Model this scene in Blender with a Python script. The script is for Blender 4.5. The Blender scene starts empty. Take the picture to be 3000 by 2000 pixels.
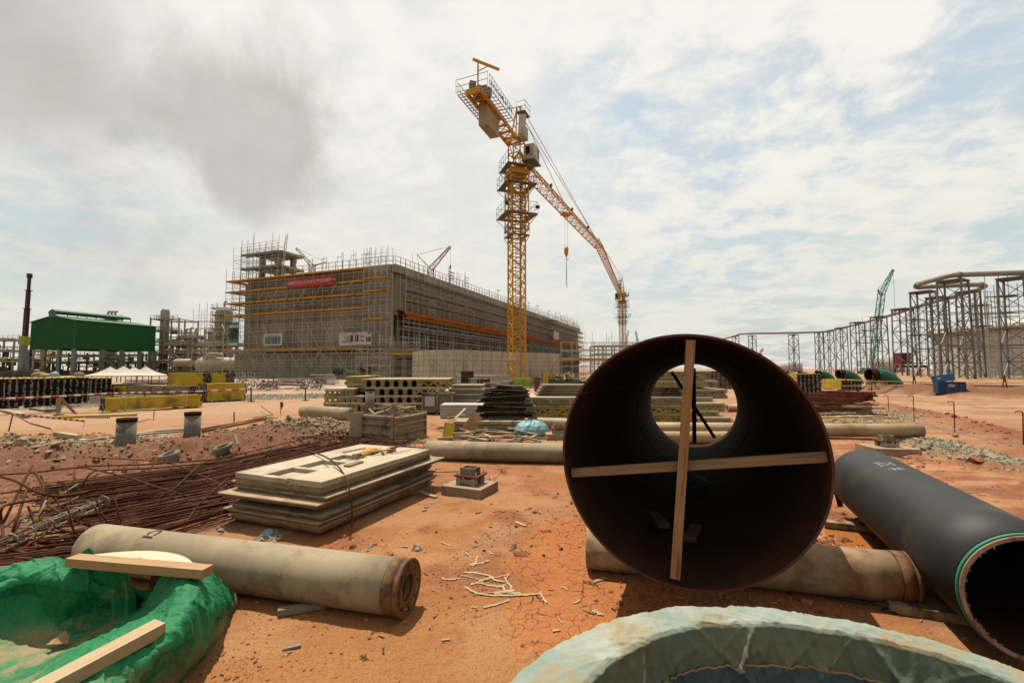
import bpy, math, random
import numpy as np
random.seed(7); RNG=np.random.default_rng(11)
S=bpy.context.scene; COL=S.collection
# ---------------- camera ----------------
F=1333.; PIT=math.radians(3.43); H=1.6
cd=bpy.data.cameras.new('camera'); cam=bpy.data.objects.new('camera',cd); COL.objects.link(cam); S.camera=cam
cd.sensor_width=36; cd.lens=16.0; cd.clip_start=.02; cd.clip_end=9000
cam.location=(0,0,H); cam.rotation_euler=(math.pi/2+PIT,0,0)
S.render.resolution_x=1024; S.render.resolution_y=682
S.view_settings.view_transform='Standard'; S.view_settings.look='None'; S.view_settings.exposure=0.6; S.view_settings.gamma=1
# ---------------- sun and sky ----------------
SUN=np.array([-.20,.34,1.]); SUN/=np.linalg.norm(SUN)
EL=math.asin(SUN[2])
sl=bpy.data.lights.new('sun','SUN'); sl.energy=5.0; sl.angle=math.radians(.55); sl.color=(1,.93,.81)
so=bpy.data.objects.new('sun',sl); COL.objects.link(so)
from mathutils import Vector, Matrix
so.rotation_euler=Vector(-SUN).to_track_quat('-Z','Y').to_euler(); so.location=(0,0,60)
W=bpy.data.worlds.new('World'); S.world=W; W.use_nodes=True
class NT:
    def __init__(s,t): s.t=t; s.n=t.nodes; s.l=t.links
    def N(s,ty,**k):
        n=s.n.new(ty)
        for a,b in k.items():
            if a.startswith('i_'): n.inputs[a[2:].replace('_',' ')].default_value=b
            else: setattr(n,a,b)
        return n
    def L(s,a,b): s.l.new(a,b)
    def val(s,sock,v):
        if hasattr(v,'is_linked') or hasattr(v,'links'): s.L(v,sock)
        else: sock.default_value=v
    def M(s,op,a,b=0.,c=0.,clamp=False):
        n=s.N('ShaderNodeMath',operation=op); n.use_clamp=clamp
        s.val(n.inputs[0],a); s.val(n.inputs[1],b)
        if op in('MULTIPLY_ADD',): s.val(n.inputs[2],c)
        return n.outputs[0]
    def V(s,op,a,b=(0,0,0)):
        n=s.N('ShaderNodeVectorMath',operation=op); s.val(n.inputs[0],a); s.val(n.inputs[1],b)
        return n.outputs['Value'] if op in('DOT_PRODUCT','LENGTH','DISTANCE') else n.outputs[0]
    def mix(s,f,a,b,bt='MIX'):
        n=s.N('ShaderNodeMix',data_type='RGBA',blend_type=bt); s.val(n.inputs[0],f); s.val(n.inputs[6],a); s.val(n.inputs[7],b); return n.outputs[2]
    def ss(s,x,a,b):
        n=s.N('ShaderNodeMapRange',interpolation_type='SMOOTHSTEP'); s.val(n.inputs[0],x); n.inputs[1].default_value=a; n.inputs[2].default_value=b; return n.outputs[0]
    def noise(s,vec,sc,det=5,rough=.55,dist=0.):
        n=s.N('ShaderNodeTexNoise'); s.L(vec,n.inputs['Vector']); n.inputs['Scale'].default_value=sc; n.inputs['Detail'].default_value=det; n.inputs['Roughness'].default_value=rough; n.inputs['Distortion'].default_value=dist; return n.outputs['Fac']
def pdir(px,py):
    u=(1000-py)/F; c,s=math.cos(PIT),math.sin(PIT); v=np.array([(px-1500)/F,c-u*s,s+u*c]); return v/np.linalg.norm(v)
def build_world():
    t=NT(W.node_tree); t.n.clear()
    out=t.N('ShaderNodeOutputWorld'); bg=t.N('ShaderNodeBackground'); t.L(bg.outputs[0],out.inputs[0])
    sky=t.N('ShaderNodeTexSky',sky_type='NISHITA'); sky.sun_disc=False; sky.sun_elevation=EL; sky.sun_rotation=math.atan2(SUN[0],SUN[1]); sky.air_density=1.6; sky.dust_density=2.5
    g=t.N('ShaderNodeTexCoord').outputs['Generated']
    sp=t.N('ShaderNodeSeparateXYZ'); t.L(g,sp.inputs[0]); z=t.M('MAXIMUM',sp.outputs[2],0.)
    zz=t.M('ADD',z,.16)
    pr=t.N('ShaderNodeCombineXYZ'); t.L(t.M('DIVIDE',sp.outputs[0],zz),pr.inputs[0]); t.L(t.M('DIVIDE',sp.outputs[1],zz),pr.inputs[1]); pr.inputs[2].default_value=3.1
    p=pr.outputs[0]
    n1=t.noise(p,1.5,10,.62,.5); n2=t.noise(p,7.0,8,.6,.3); nb=t.noise(g,4.2,10,.6,.3)
    def blob(px,py,rad,soft):
        d=t.V('DISTANCE',t.V('NORMALIZE',g),tuple(pdir(px,py))); d=t.M('ADD',d,t.M('MULTIPLY',t.M('SUBTRACT',nb,.5),.5))
        return t.ss(d,rad+soft,rad-soft)
    thin=None
    for a in [(2250,520,.30,.26),(2500,180,.34,.3),(2000,420,.16,.18),(100,640,.14,.12),(2250,560,.14,.12),(2150,700,.28,.2),(1900,300,.14,.15),(3000,560,.2,.2)]:
        b=blob(*a); thin=b if thin is None else t.M('MAXIMUM',thin,b)
    gap=t.ss(t.M('ADD',t.M('MULTIPLY',n1,.62),t.M('MULTIPLY',n2,.38)),.56,.42)
    gap=t.M('MULTIPLY',gap,t.M('ADD',t.M('MULTIPLY',thin,.72),.05))
    tex=t.ss(t.M('ADD',t.M('MULTIPLY',n1,.5),t.M('MULTIPLY',n2,.5)),.35,.62)
    cloud=t.mix(tex,(6.5,6.5,6.2,1),(7.7,7.55,7.0,1))
    hz=t.ss(z,.50,.0)
    cloud=t.mix(t.M('MULTIPLY',hz,.75),cloud,(6.2,6.15,5.5,1))
    c=t.mix(t.M('MULTIPLY',gap,.85),cloud,t.mix(.42,sky.outputs[0],(4.4,6.0,6.7,1)))
    dk=None
    for a in [(870,300,.085,.09),(740,330,.09,.10),(590,260,.08,.10),(720,450,.05,.08),(870,450,.05,.07),(480,340,.05,.09),(110,190,.12,.13),(0,20,.12,.14),(330,400,.04,.08)]:
        b=blob(*a); dk=b if dk is None else t.M('MAXIMUM',dk,b)
    c=t.mix(t.M('MULTIPLY',dk,t.M('ADD',.12,t.M('MULTIPLY',t.M('ADD',t.M('MULTIPLY',nb,.6),t.M('MULTIPLY',n2,.4)),1.35)),0,True) if 0 else t.M('MULTIPLY',dk,t.M('ADD',.12,t.M('MULTIPLY',t.M('ADD',t.M('MULTIPLY',nb,.6),t.M('MULTIPLY',n2,.4)),1.15))),c,(3.5,3.3,3.0,1))
    d2=t.M('MAXIMUM',blob(380,740,.07,.08),t.M('MULTIPLY',blob(250,520,.2,.15),.35))
    c=t.mix(t.M('MULTIPLY',d2,.45),c,(4.3,4.2,4.0,1))
    t.L(c,bg.inputs[0]); bg.inputs[1].default_value=.080
build_world()
# ---------------- pixel helpers (ground contact points of the photographed things) ----------------
def ray(px,py):
    u=(1000-py)/F; c,s=math.cos(PIT),math.sin(PIT); return np.array([(px-1500)/F,c-u*s,s+u*c])
def gp(px,py,z=0.):
    d=ray(px,py); t=(z-H)/d[2]; return np.array([d[0]*t,d[1]*t,z])
def at(px,py,Y):
    d=ray(px,py); t=Y/d[1]; return np.array([d[0]*t,Y,H+d[2]*t])
# ---------------- numpy noise ----------------
def _h(ix,iy,seed):
    n=(ix.astype(np.int64)*374761393+iy.astype(np.int64)*668265263+seed*982451653)&0x7fffffff
    n=((n^(n>>13))*1274126177)&0x7fffffff; return ((n^(n>>16))&0xffff)/65535.
def vn(x,y,seed=0):
    ix=np.floor(x);iy=np.floor(y);fx=x-ix;fy=y-iy;fx=fx*fx*(3-2*fx);fy=fy*fy*(3-2*fy)
    a=_h(ix,iy,seed);b=_h(ix+1,iy,seed);c=_h(ix,iy+1,seed);d=_h(ix+1,iy+1,seed)
    return (a+(b-a)*fx)*(1-fy)+(c+(d-c)*fx)*fy
def fbm(x,y,o=5,seed=0,g=.5):
    s=0;a=1;n=0
    for i in range(o): s=s+a*vn(x*2**i+17.3*i,y*2**i-9.1*i,seed+i);n+=a;a*=g
    return s/n
def sst(x,a,b):
    t=np.clip((x-a)/(b-a),0,1); return t*t*(3-2*t)
def segd(x,y,pts):
    D=np.full(np.shape(x),1e9)
    for (x0,y0),(x1,y1) in zip(pts[:-1],pts[1:]):
        dx,dy=x1-x0,y1-y0; t=np.clip(((x-x0)*dx+(y-y0)*dy)/(dx*dx+dy*dy+1e-9),0,1)
        D=np.minimum(D,np.hypot(x-x0-t*dx,y-y0-t*dy))
    return D
def gpl(l): return [tuple(gp(*a)[:2]) for a in l]
# ---------------- mesh builder ----------------
def vec(a): return np.asarray(a,float)
def frames(D,up=None):
    D=D/np.linalg.norm(D,axis=1,keepdims=True)
    U=np.tile(np.array([0,0,1.]) if up is None else vec(up),(len(D),1))
    m=abs((D*U).sum(1))>.98; U[m]=[0,1,.013]
    A=np.cross(D,U);A/=np.linalg.norm(A,axis=1,keepdims=True);B=np.cross(A,D);return A,B
class MB:
    def __init__(s): s.v=[];s.f=[];s.k=0
    def add(s,V,Fc,sm=False,mi=0):
        V=vec(V).reshape(-1,3); s.v.append(V); s.f.append((np.asarray(Fc,int)+s.k,sm,mi)); s.k+=len(V); return s
    def more(s,Fc,base,sm=False,mi=0): s.f.append((np.asarray(Fc,int)+base,sm,mi))
    def bars(s,P0,P1,w,h=None,up=None,mi=0):
        P0=vec(P0).reshape(-1,3);P1=vec(P1).reshape(-1,3)
        if len(P0)==0: return s
        h=w if h is None else h; A,B=frames(P1-P0,up); w=np.broadcast_to(vec(w).reshape(-1,1),(len(P0),1))/2; h=np.broadcast_to(vec(h).reshape(-1,1),(len(P0),1))/2
        c=[-A*w-B*h,A*w-B*h,A*w+B*h,-A*w+B*h]
        V=np.stack([P0+x for x in c]+[P1+x for x in c],1).reshape(-1,3)
        q=np.array([[0,1,5,4],[1,2,6,5],[2,3,7,6],[3,0,4,7],[3,2,1,0],[4,5,6,7]])
        return s.add(V,(q[None]+8*np.arange(len(P0))[:,None,None]).reshape(-1,4),False,mi)
    def bar(s,a,b,w,h=None,up=None,mi=0): return s.bars([a],[b],w,h,up,mi)
    def box(s,c,d,rz=0,mi=0):
        c=vec(c);d=vec(d); v=np.array([[x,y,z] for z in(-.5,.5) for x,y in((-.5,-.5),(.5,-.5),(.5,.5),(-.5,.5))])*d
        if rz: v=v@np.array([[math.cos(rz),math.sin(rz),0],[-math.sin(rz),math.cos(rz),0],[0,0,1]])
        return s.add(v+c,[[3,2,1,0],[4,5,6,7],[0,1,5,4],[1,2,6,5],[2,3,7,6],[3,0,4,7]],False,mi)
    def sweep(s,pts,r,n=10,caps=True,mi=0,closed=False):
        P=vec(pts); m=len(P); r=np.broadcast_to(vec(r),(m,))
        T=np.gradient(P,axis=0) if not closed else (np.roll(P,-1,0)-np.roll(P,1,0)); T/=np.linalg.norm(T,axis=1,keepdims=True)+1e-12
        u=np.array([0,0,1.]) if abs(T[0][2])<.9 else np.array([0,1.,0]); a=np.cross(T[0],u);a/=np.linalg.norm(a); A=[]
        for i in range(m):
            a=a-T[i]*(a@T[i]); a/=np.linalg.norm(a)+1e-12; A.append(a)
        A=np.array(A);B=np.cross(A,T); th=np.linspace(0,2*np.pi,n,endpoint=False)
        V=P[:,None]+r[:,None,None]*(np.cos(th)[None,:,None]*A[:,None]+np.sin(th)[None,:,None]*B[:,None])
        i=np.arange(m if closed else m-1)[:,None];j=np.arange(n)[None]; jn=(j+1)%n; i2=(i+1)%m
        q=np.stack([i*n+j,i2*n+j,i2*n+jn,i*n+jn],-1).reshape(-1,4)
        b=s.k; s.add(V.reshape(-1,3),q,True,mi)
        if caps and not closed: s.more([list(range(n))],b,False,mi); s.more([list(range(n))[::-1]],b+(m-1)*n,False,mi)
        return s
    def tube(s,a,b,r,n=10,r2=None,caps=True,mi=0):
        return s.sweep([a,b],[r,r if r2 is None else r2],n,caps,mi)
    def tubes(s,P0,P1,r,n=5,mi=0):
        for a,b in zip(P0,P1): s.sweep([a,b],r,n,False,mi)
        return s
    def hollow(s,a,b,ro,ri,n=48,seg=1,mi=0,mi_in=None,mi_end=None):
        a=vec(a);b=vec(b);mi_in=mi if mi_in is None else mi_in; mi_end=mi if mi_end is None else mi_end
        A,B=frames((b-a)[None]);A=A[0];B=B[0];th=np.linspace(0,2*np.pi,n,endpoint=False); C=np.cos(th)[:,None]*A+np.sin(th)[:,None]*B
        k=s.k; V=[];
        for r in(ro,ri):
            for i in range(seg+1): V.append(a+(b-a)*i/seg+C*r)
        j=np.arange(n);jn=(j+1)%n; q=[];qi=[]
        for i in range(seg):
            q.append(np.stack([i*n+j,i*n+jn,(i+1)*n+jn,(i+1)*n+j],-1)); o=(seg+1)*n
            qi.append(np.stack([o+i*n+jn,o+i*n+j,o+(i+1)*n+j,o+(i+1)*n+jn],-1))
        s.add(np.concatenate(V),np.concatenate(q),True,mi); s.more(np.concatenate(qi),k,True,mi_in)
        o=(seg+1)*n; e=np.stack([jn,j,o+j,o+jn],-1); s.more(e,k,False,mi_end); e2=np.stack([seg*n+j,seg*n+jn,o+seg*n+jn,o+seg*n+j],-1); s.more(e2,k,False,mi_end)
        return s
    def grid(s,V,sm=True,mi=0,wrap=False):
        V=vec(V);m,n=V.shape[:2];i=np.arange(m-1)[:,None];j=np.arange(n if wrap else n-1)[None];jn=(j+1)%n
        return s.add(V.reshape(-1,3),np.stack([i*n+j,i*n+jn,(i+1)*n+jn,(i+1)*n+j],-1).reshape(-1,4),sm,mi)
    def prism(s,poly,z0,z1,mi=0):
        n=len(poly);p=vec(poly);V=np.concatenate([np.c_[p,np.full(n,z0)],np.c_[p,np.full(n,z1)]]);b=s.k
        s.add(V,[[i,(i+1)%n,n+(i+1)%n,n+i] for i in range(n)],False,mi);s.more([list(range(n))[::-1]],b,False,mi);s.more([list(range(n,2*n))],b,False,mi);return s
    def mesh(s,name,mats,off=(0,0,0)):
        V=np.concatenate(s.v)-vec(off); me=bpy.data.meshes.new(name)
        me.vertices.add(len(V)); me.vertices.foreach_set('co',V.astype(np.float32).ravel())
        li=np.concatenate([f.ravel() for f,_,_ in s.f]); tot=np.concatenate([np.full(len(f),f.shape[1]) for f,_,_ in s.f]); st=np.concatenate([[0],np.cumsum(tot)[:-1]])
        me.loops.add(len(li)); me.loops.foreach_set('vertex_index',li.astype(np.int32)); me.polygons.add(len(tot)); me.polygons.foreach_set('loop_start',st.astype(np.int32))
        try: me.polygons.foreach_set('loop_total',tot.astype(np.int32))
        except Exception: pass
        me.polygons.foreach_set('use_smooth',np.concatenate([np.full(len(f),sm) for f,sm,_ in s.f])); me.polygons.foreach_set('material_index',np.concatenate([np.full(len(f),mi) for f,_,mi in s.f]).astype(np.int32))
        for m in (mats if isinstance(mats,(list,tuple)) else [mats]): me.materials.append(m)
        me.update(calc_edges=True); me.validate(); return me
def tag(o,label=None,cat=None,group=None,kind=None):
    for k,v in(('label',label),('category',cat),('group',group),('kind',kind)):
        if v: o[k]=v
    return o
def thing(name,label,cat,loc=(0,0,0),group=None):
    o=bpy.data.objects.new(name,None); COL.objects.link(o); o.location=tuple(loc); o.empty_display_size=.2; return tag(o,label,cat,group)
def wloc(o):
    v=np.zeros(3)
    while o: v+=vec(o.location); o=o.parent
    return v
def part(name,mb,m,parent,label=None,kind=None):
    o=bpy.data.objects.new(name,mb.mesh(name,m,wloc(parent))); COL.objects.link(o); o.parent=parent; return tag(o,label,None,None,kind)
def solo(name,mb,m,label,cat,group=None,kind=None):
    V=np.concatenate(mb.v); b=np.array([V[:,0].mean(),V[:,1].mean(),V[:,2].min()]); o=bpy.data.objects.new(name,mb.mesh(name,m,b)); o.location=tuple(b); COL.objects.link(o); return tag(o,label,cat,group,kind)
def dup(root,loc,rz=0,label=None):
    def cp(o,par):
        c=o.copy(); COL.objects.link(c); c.parent=par
        for ch in list(o.children): cp(ch,c)
        return c
    r=cp(root,None); r.location=tuple(loc); r.rotation_euler=(0,0,rz)
    if label: r['label']=label
    return r
# ---------------- materials ----------------
def lin(c):
    return tuple(.43*((x/255)/12.92 if x<=10 else ((x/255+.055)/1.055)**2.4) for x in c)+(1,)
MT={}
def mat(name,c1,c2=None,sc=4,rough=.8,bump=.3,bsc=None,metal=0,st=(1,1,1),stain=None,ssc=1.2,sth=(.5,.68),bd=.01,coat=0,spec=.28,gen='Object'):
    m=bpy.data.materials.new(name); m.use_nodes=True; t=NT(m.node_tree); b=t.n['Principled BSDF']
    tc=t.N('ShaderNodeTexCoord').outputs[gen]; mp=t.N('ShaderNodeMapping'); t.L(tc,mp.inputs[0]); mp.inputs['Scale'].default_value=st; v=mp.outputs[0]
    c2=c2 or tuple(min(255,x*1.18+5) for x in c1)
    n=t.noise(v,sc,7,.62); c=t.mix(t.ss(n,.32,.68),lin(c1),lin(c2))
    if stain:
        n3=t.noise(v,ssc,8,.65,.4); c=t.mix(t.ss(n3,*sth),c,lin(stain))
    t.L(c,b.inputs['Base Color']); b.inputs['Roughness'].default_value=rough; b.inputs['Metallic'].default_value=metal
    b.inputs['Coat Weight'].default_value=coat; b.inputs['Specular IOR Level'].default_value=spec
    if bump:
        n2=t.noise(v,bsc or sc*5,6,.65); bp=t.N('ShaderNodeBump'); bp.inputs['Strength'].default_value=bump; bp.inputs['Distance'].default_value=bd; t.L(n2,bp.inputs['Height']); t.L(bp.outputs[0],b.inputs['Normal'])
        t.L(t.M('ADD',t.M('MULTIPLY',t.M('SUBTRACT',n2,.5),.3),rough,clamp=True),b.inputs['Roughness'])
    MT[name]=m; return m
mat('pile_concrete',(168,150,118),(198,180,146),1.6,.8,.22,60,stain=(146,124,92),ssc=3.4,sth=(.46,.72),bd=.004)
mat('pile_grey',(128,120,106),(152,143,126),3,.85,.3,50,stain=(96,86,72),ssc=3,bd=.005)
mat('pile_warm',(184,150,110),(206,174,132),2.4,.8,.22,60,stain=(150,112,76),ssc=2.4,bd=.004)
mat('cream_pipe',(190,160,120),(208,180,140),1.5,.6,.1,20,stain=(165,120,80),ssc=.9,sth=(.52,.75))
mat('bldg_concrete',(176,166,146),(200,190,168),.35,.9,.3,3,st=(1,1,.25),stain=(146,134,114),ssc=.22,sth=(.45,.75),bd=.05)
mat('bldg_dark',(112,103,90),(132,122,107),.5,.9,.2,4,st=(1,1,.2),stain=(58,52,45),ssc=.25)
mat('bunker',(208,194,168),(224,211,186),.5,.9,.3,6,st=(1,1,.35),stain=(160,146,124),ssc=.5,sth=(.5,.75),bd=.02)
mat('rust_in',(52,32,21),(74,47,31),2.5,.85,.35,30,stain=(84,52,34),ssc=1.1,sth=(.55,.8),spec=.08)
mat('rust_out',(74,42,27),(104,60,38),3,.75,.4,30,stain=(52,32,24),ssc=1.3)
mat('rebar',(84,50,32),(126,78,48),6,.8,.6,90,stain=(74,42,24),ssc=3,spec=.1)
mat('rebar_grey',(150,132,106),(180,162,134),10,.85,.5,60,stain=(92,62,42),ssc=5)
mat('rust_fix',(96,44,26),(126,62,38),4,.75,.3); mat('band_ochre',(132,92,54),(160,116,70),5,.75,.35,30,stain=(92,60,36),ssc=5)
mat('wood',(188,146,98),(212,174,126),3,.75,.35,24,stain=(150,108,70),ssc=2.2,sth=(.52,.7))
mat('wood_pale',(196,172,136),(214,194,160),3,.8,.35,24,stain=(160,130,98),ssc=2)
mat('wood_grey',(152,134,108),(180,162,134),4,.85,.4,24,stain=(96,80,64),ssc=2)
mat('wood_scrap',(172,142,106),(208,182,144),6,.85,.4,24,stain=(98,76,56),ssc=3)
mat('ply_dark',(52,40,32),(88,70,54),6,.8,.3,24,stain=(120,98,76),ssc=3,sth=(.55,.7))
mat('panel_top',(206,188,158),(222,206,176),2.5,.75,.3,30,stain=(182,160,130),ssc=1.8,sth=(.5,.7))
mat('panel_side',(186,156,118),(212,184,146),4,.85,.5,30,stain=(158,134,104),ssc=2.6,sth=(.5,.7))
mat('crate_wood',(178,152,120),(200,176,142),3,.85,.3,30,stain=(112,88,68),ssc=2.5)
mat('crane_orange',(240,166,18),(246,176,30),2,.5,.05,20,stain=(222,134,24),ssc=.8,sth=(.55,.8))
mat('beam_yellow',(228,190,40),(240,206,60),2,.65,.15,20,stain=(150,130,62),ssc=1.6,sth=(.47,.68))
mat('beam_old',(158,144,108),(184,168,128),3,.8,.2,20,stain=(112,102,78),ssc=1.5)
mat('beam_dark',(84,62,40),(60,46,34),9,.85,.2,20)
mat('beam_end',(60,48,34),(190,180,160),14,.8,.1,20)
mat('girder_yellow',(188,160,48),(208,182,70),3,.65,.15,20,stain=(130,118,76),ssc=1.5)
mat('galv',(206,202,186),(222,218,204),3,.55,0,metal=.25)
mat('galv_dark',(126,120,108),(150,142,128),3,.6,0)
mat('deck_orange',(226,160,44),(240,176,60),1.5,.7,.1,8,stain=(150,96,50),ssc=1)
mat('deck_grey',(130,124,112),(156,150,138),2,.8,0)
mat('rail_yellow',(188,160,92),(206,180,112),2,.7,0)
mat('green_clad',(28,104,52),(33,112,58),.3,.5,0)
mat('steel_grey',(128,130,128),(148,149,146),1,.55,.05,8,stain=(78,76,74),ssc=.6)
mat('steel_blue',(74,82,90),(90,98,104),1,.5,0,stain=(66,70,74),ssc=.5)
mat('pipe_grey',(166,160,148),(180,174,162),.6,.5,0)
mat('refinery_dark',(72,66,58),(104,96,84),1,.8,0)
mat('refinery_steel',(168,160,146),(206,198,184),1.5,.55,0,metal=.2)
mat('refinery_yellow',(206,170,50),(222,188,70),1,.7,0)
mat('vessel_cream',(186,174,150),(206,194,170),.5,.6,0)
mat('white',(206,202,194),(222,218,210),1,.7,.05)
mat('tank_white',(228,218,206),(238,228,216),.15,.7,0)
mat('tent_white',(224,212,194),(234,224,208),.6,.7,0)
mat('red',(168,36,30),(182,46,38),3,.6,.05)
mat('red_channel',(126,48,44),(152,66,58),4,.65,.1)
mat('banner_red',(206,24,34),(216,32,40),2,.6,0)
mat('blue_bin',(20,66,112),(32,84,132),2,.45,.1,stain=(14,42,70),ssc=2)
mat('logo_blue',(40,62,130),None,2,.6,0); mat('ink',(28,24,24),(48,42,40),20,.8,0)
mat('sign_green',(20,128,72),None,3,.6,0); mat('sign_purple',(72,52,120),None,3,.6,0); mat('sign_teal',(20,128,112),None,3,.6,0)
mat('sign_grey',(110,110,100),(60,60,56),12,.7,0)
mat('crane_teal',(38,132,116),(56,148,130),2,.6,0); mat('elbow_green',(22,98,72),(32,116,84),1.4,.45,.05,stain=(60,120,92),ssc=1)
mat('lime',(150,170,50),None,2,.6,0); mat('boom_dark',(70,28,24),(88,38,32),2,.5,0)
mat('glass_dark',(30,34,36),None,2,.2,0); mat('cab_white',(196,190,176),None,2,.5,0)
mat('counterweight',(190,168,140),(204,184,158),1,.8,.1,8)
mat('net_orange',(190,76,22),(206,104,30),2.5,.85,.4,8,stain=(150,56,20),ssc=1.5)
mat('net_yellow',(186,128,26),(198,146,40),2,.85,.3,8)
mat('tarp_aqua',(128,186,190),(158,206,208),8,.5,.3,20); mat('cloth_orange',(214,150,40),(226,166,56),8,.7,.3); mat('paper',(196,166,124),(220,194,154),8,.85,.3)
mat('rag_grey',(150,140,118),(178,168,144),10,.9,.5); mat('card',(190,148,90),(204,164,106),6,.85,.2)
mat('flange_cream',(226,214,176),(234,224,190),2,.6,.05); mat('cup_purple',(96,70,130),(220,210,220),30,.5,0)
mat('stone_pale',(172,148,112),(204,182,146),6,.9,.4,stain=(120,104,80),ssc=3); mat('stone_grey',(158,148,122),(190,180,152),8,.9,.3,stain=(88,86,74),ssc=3)
mat('stone_red',(168,98,62),(206,134,90),8,.95,.4,stain=(120,58,38),ssc=4)
mat('leaf',(70,92,30),(110,128,50),8,.7,0); mat('skin',(120,80,60),None,3,.6,0); mat('overall',(104,28,48),(84,24,40),6,.8,0); mat('tape_white',(226,214,206),None,5,.5,0)
mat('concrete_pad',(176,146,116),(196,168,138),4,.85,.3,30,stain=(150,112,80),ssc=2); mat('hose_grey',(170,166,152),None,3,.6,0); mat('lamp_dark',(40,40,40),None,3,.5,0)
mat('bank_pipe',(190,150,110),None,3,.6,0); mat('pvc_green',(150,200,130),None,4,.5,0); mat('debris_metal',(150,140,120),(196,186,164),9,.7,.4,stain=(96,70,54),ssc=4)
def special_mats():
    # black pipe coating: fine spiral wrap lines
    m=mat('black_coat',(44,44,42),(54,53,50),3,.6,0,stain=(84,74,60),ssc=2.2,sth=(.48,.8)); t=NT(m.node_tree); b=t.n['Principled BSDF']
    tc=t.N('ShaderNodeTexCoord').outputs['Object']; w=t.N('ShaderNodeTexWave',wave_type='BANDS',bands_direction='X',wave_profile='SAW'); mp=t.N('ShaderNodeMapping'); mp.inputs['Rotation'].default_value=(0,0,-(math.pi/2-.40)); t.L(tc,mp.inputs[0]); t.L(mp.outputs[0],w.inputs[0]); w.inputs['Scale'].default_value=5.5; w.inputs['Distortion'].default_value=.6
    n=t.noise(tc,60,4); h=t.M('ADD',t.M('MULTIPLY',w.outputs['Fac'],.5),t.M('MULTIPLY',n,.3)); bp=t.N('ShaderNodeBump'); bp.inputs['Strength'].default_value=.6; bp.inputs['Distance'].default_value=.005; t.L(h,bp.inputs['Height']); t.L(bp.outputs[0],b.inputs['Normal'])
    # woven tarps; the two inner-wall fabric tones also carry painted shade
    for nm,c1,c2,st_,w1,sc in (('green_tarp',(12,132,76),(30,158,96),(176,150,108),.56,2.4),('teal_tarp',(146,172,160),(206,210,194),(186,168,126),.40,4.6),('tarp_inner_shade',(104,118,98),(142,146,116),(120,100,66),.46,3.4),('tarp_deep_shade',(70,90,96),(100,118,122),(112,92,66),.58,2.4)):
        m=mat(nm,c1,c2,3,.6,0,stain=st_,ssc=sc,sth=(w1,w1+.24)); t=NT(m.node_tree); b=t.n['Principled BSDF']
        tc=t.N('ShaderNodeTexCoord').outputs['Object']; n1=t.noise(tc,9,6,.6,.8); n2=t.noise(tc,34,4,.6,.4)
        wv=[]
        for d in 'XY':
            w=t.N('ShaderNodeTexWave',bands_direction=d); t.L(tc,w.inputs[0]); w.inputs['Scale'].default_value=160; wv.append(w.outputs['Fac'])
        h=t.M('ADD',t.M('ADD',n1,t.M('MULTIPLY',n2,.35)),t.M('MULTIPLY',t.M('ADD',wv[0],wv[1]),.02 if nm=='green_tarp' else .05))
        if nm=='green_tarp':
            sz=t.N('ShaderNodeSeparateXYZ'); t.L(tc,sz.inputs[0]); md=t.M('MULTIPLY',t.ss(sz.outputs[2],.16,.04),t.ss(t.noise(tc,4,7,.68),.40,.60)); src=b.inputs['Base Color'].links[0].from_socket; t.L(t.mix(t.M('MULTIPLY',md,.9),src,lin((196,164,124))),b.inputs['Base Color'])
        rn=t.N('ShaderNodeTexNoise',noise_type='RIDGED_MULTIFRACTAL'); mp=t.N('ShaderNodeMapping'); mp.inputs['Scale'].default_value=(1,2.2,1); mp.inputs['Rotation'].default_value=(0,0,.6); t.L(tc,mp.inputs[0]); t.L(mp.outputs[0],rn.inputs['Vector']); rn.inputs['Scale'].default_value=4.5; rn.inputs['Detail'].default_value=4; rn.inputs['Distortion'].default_value=.6
        h=t.M('ADD',t.M('MULTIPLY',h,.6),t.M('MULTIPLY',rn.outputs['Fac'],.6 if nm=='green_tarp' else .12))
        bp=t.N('ShaderNodeBump'); bp.inputs['Strength'].default_value=.7; bp.inputs['Distance'].default_value=.034 if nm=='green_tarp' else .016; t.L(h,bp.inputs['Height']); t.L(bp.outputs[0],b.inputs['Normal'])
    # wood with grain along the object's local X is approximated by stretched noise
    for nm,c1,c2,c3 in (('plank',(196,150,100),(214,174,126),(150,104,66)),('plank_pale',(206,176,132),(222,196,156),(170,136,98))):
        mat(nm,c1,c2,46,.75,.5,90,st=(.05,1,1),stain=c3,ssc=50,sth=(.5,.75),bd=.003)
    # dirt ground: colours come from the material map stored on the mesh, grain and cracks are procedural
    m=bpy.data.materials.new('earth'); m.use_nodes=True; t=NT(m.node_tree); b=t.n['Principled BSDF']; MT['earth']=m
    tc=t.N('ShaderNodeTexCoord').outputs['Object']
    ac=t.N('ShaderNodeAttribute',attribute_name='soil').outputs['Color']; am=t.N('ShaderNodeAttribute',attribute_name='mask'); sp=t.N('ShaderNodeSeparateColor'); t.L(am.outputs['Color'],sp.inputs[0]); crack,wet,grav=sp.outputs
    n1=t.noise(tc,14,8,.7); n2=t.noise(tc,90,4,.7); n3=t.noise(tc,2.2,6,.6,.5)
    c=t.mix(t.M('MULTIPLY',t.ss(n1,.45,.62),.5),ac,t.mix(.4,ac,lin((222,160,96))))
    n5=t.noise(tc,34,6,.75); c=t.mix(t.M('MULTIPLY',t.ss(n5,.50,.36),.6),c,t.mix(.7,ac,lin((84,44,26)))); c=t.mix(t.M('MULTIPLY',t.ss(n2,.46,.60),.6),c,t.mix(.6,ac,lin((92,50,30))))
    c=t.mix(t.M('MULTIPLY',t.ss(n3,.48,.66),.5),c,t.mix(.6,ac,lin((150,80,44))))
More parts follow.
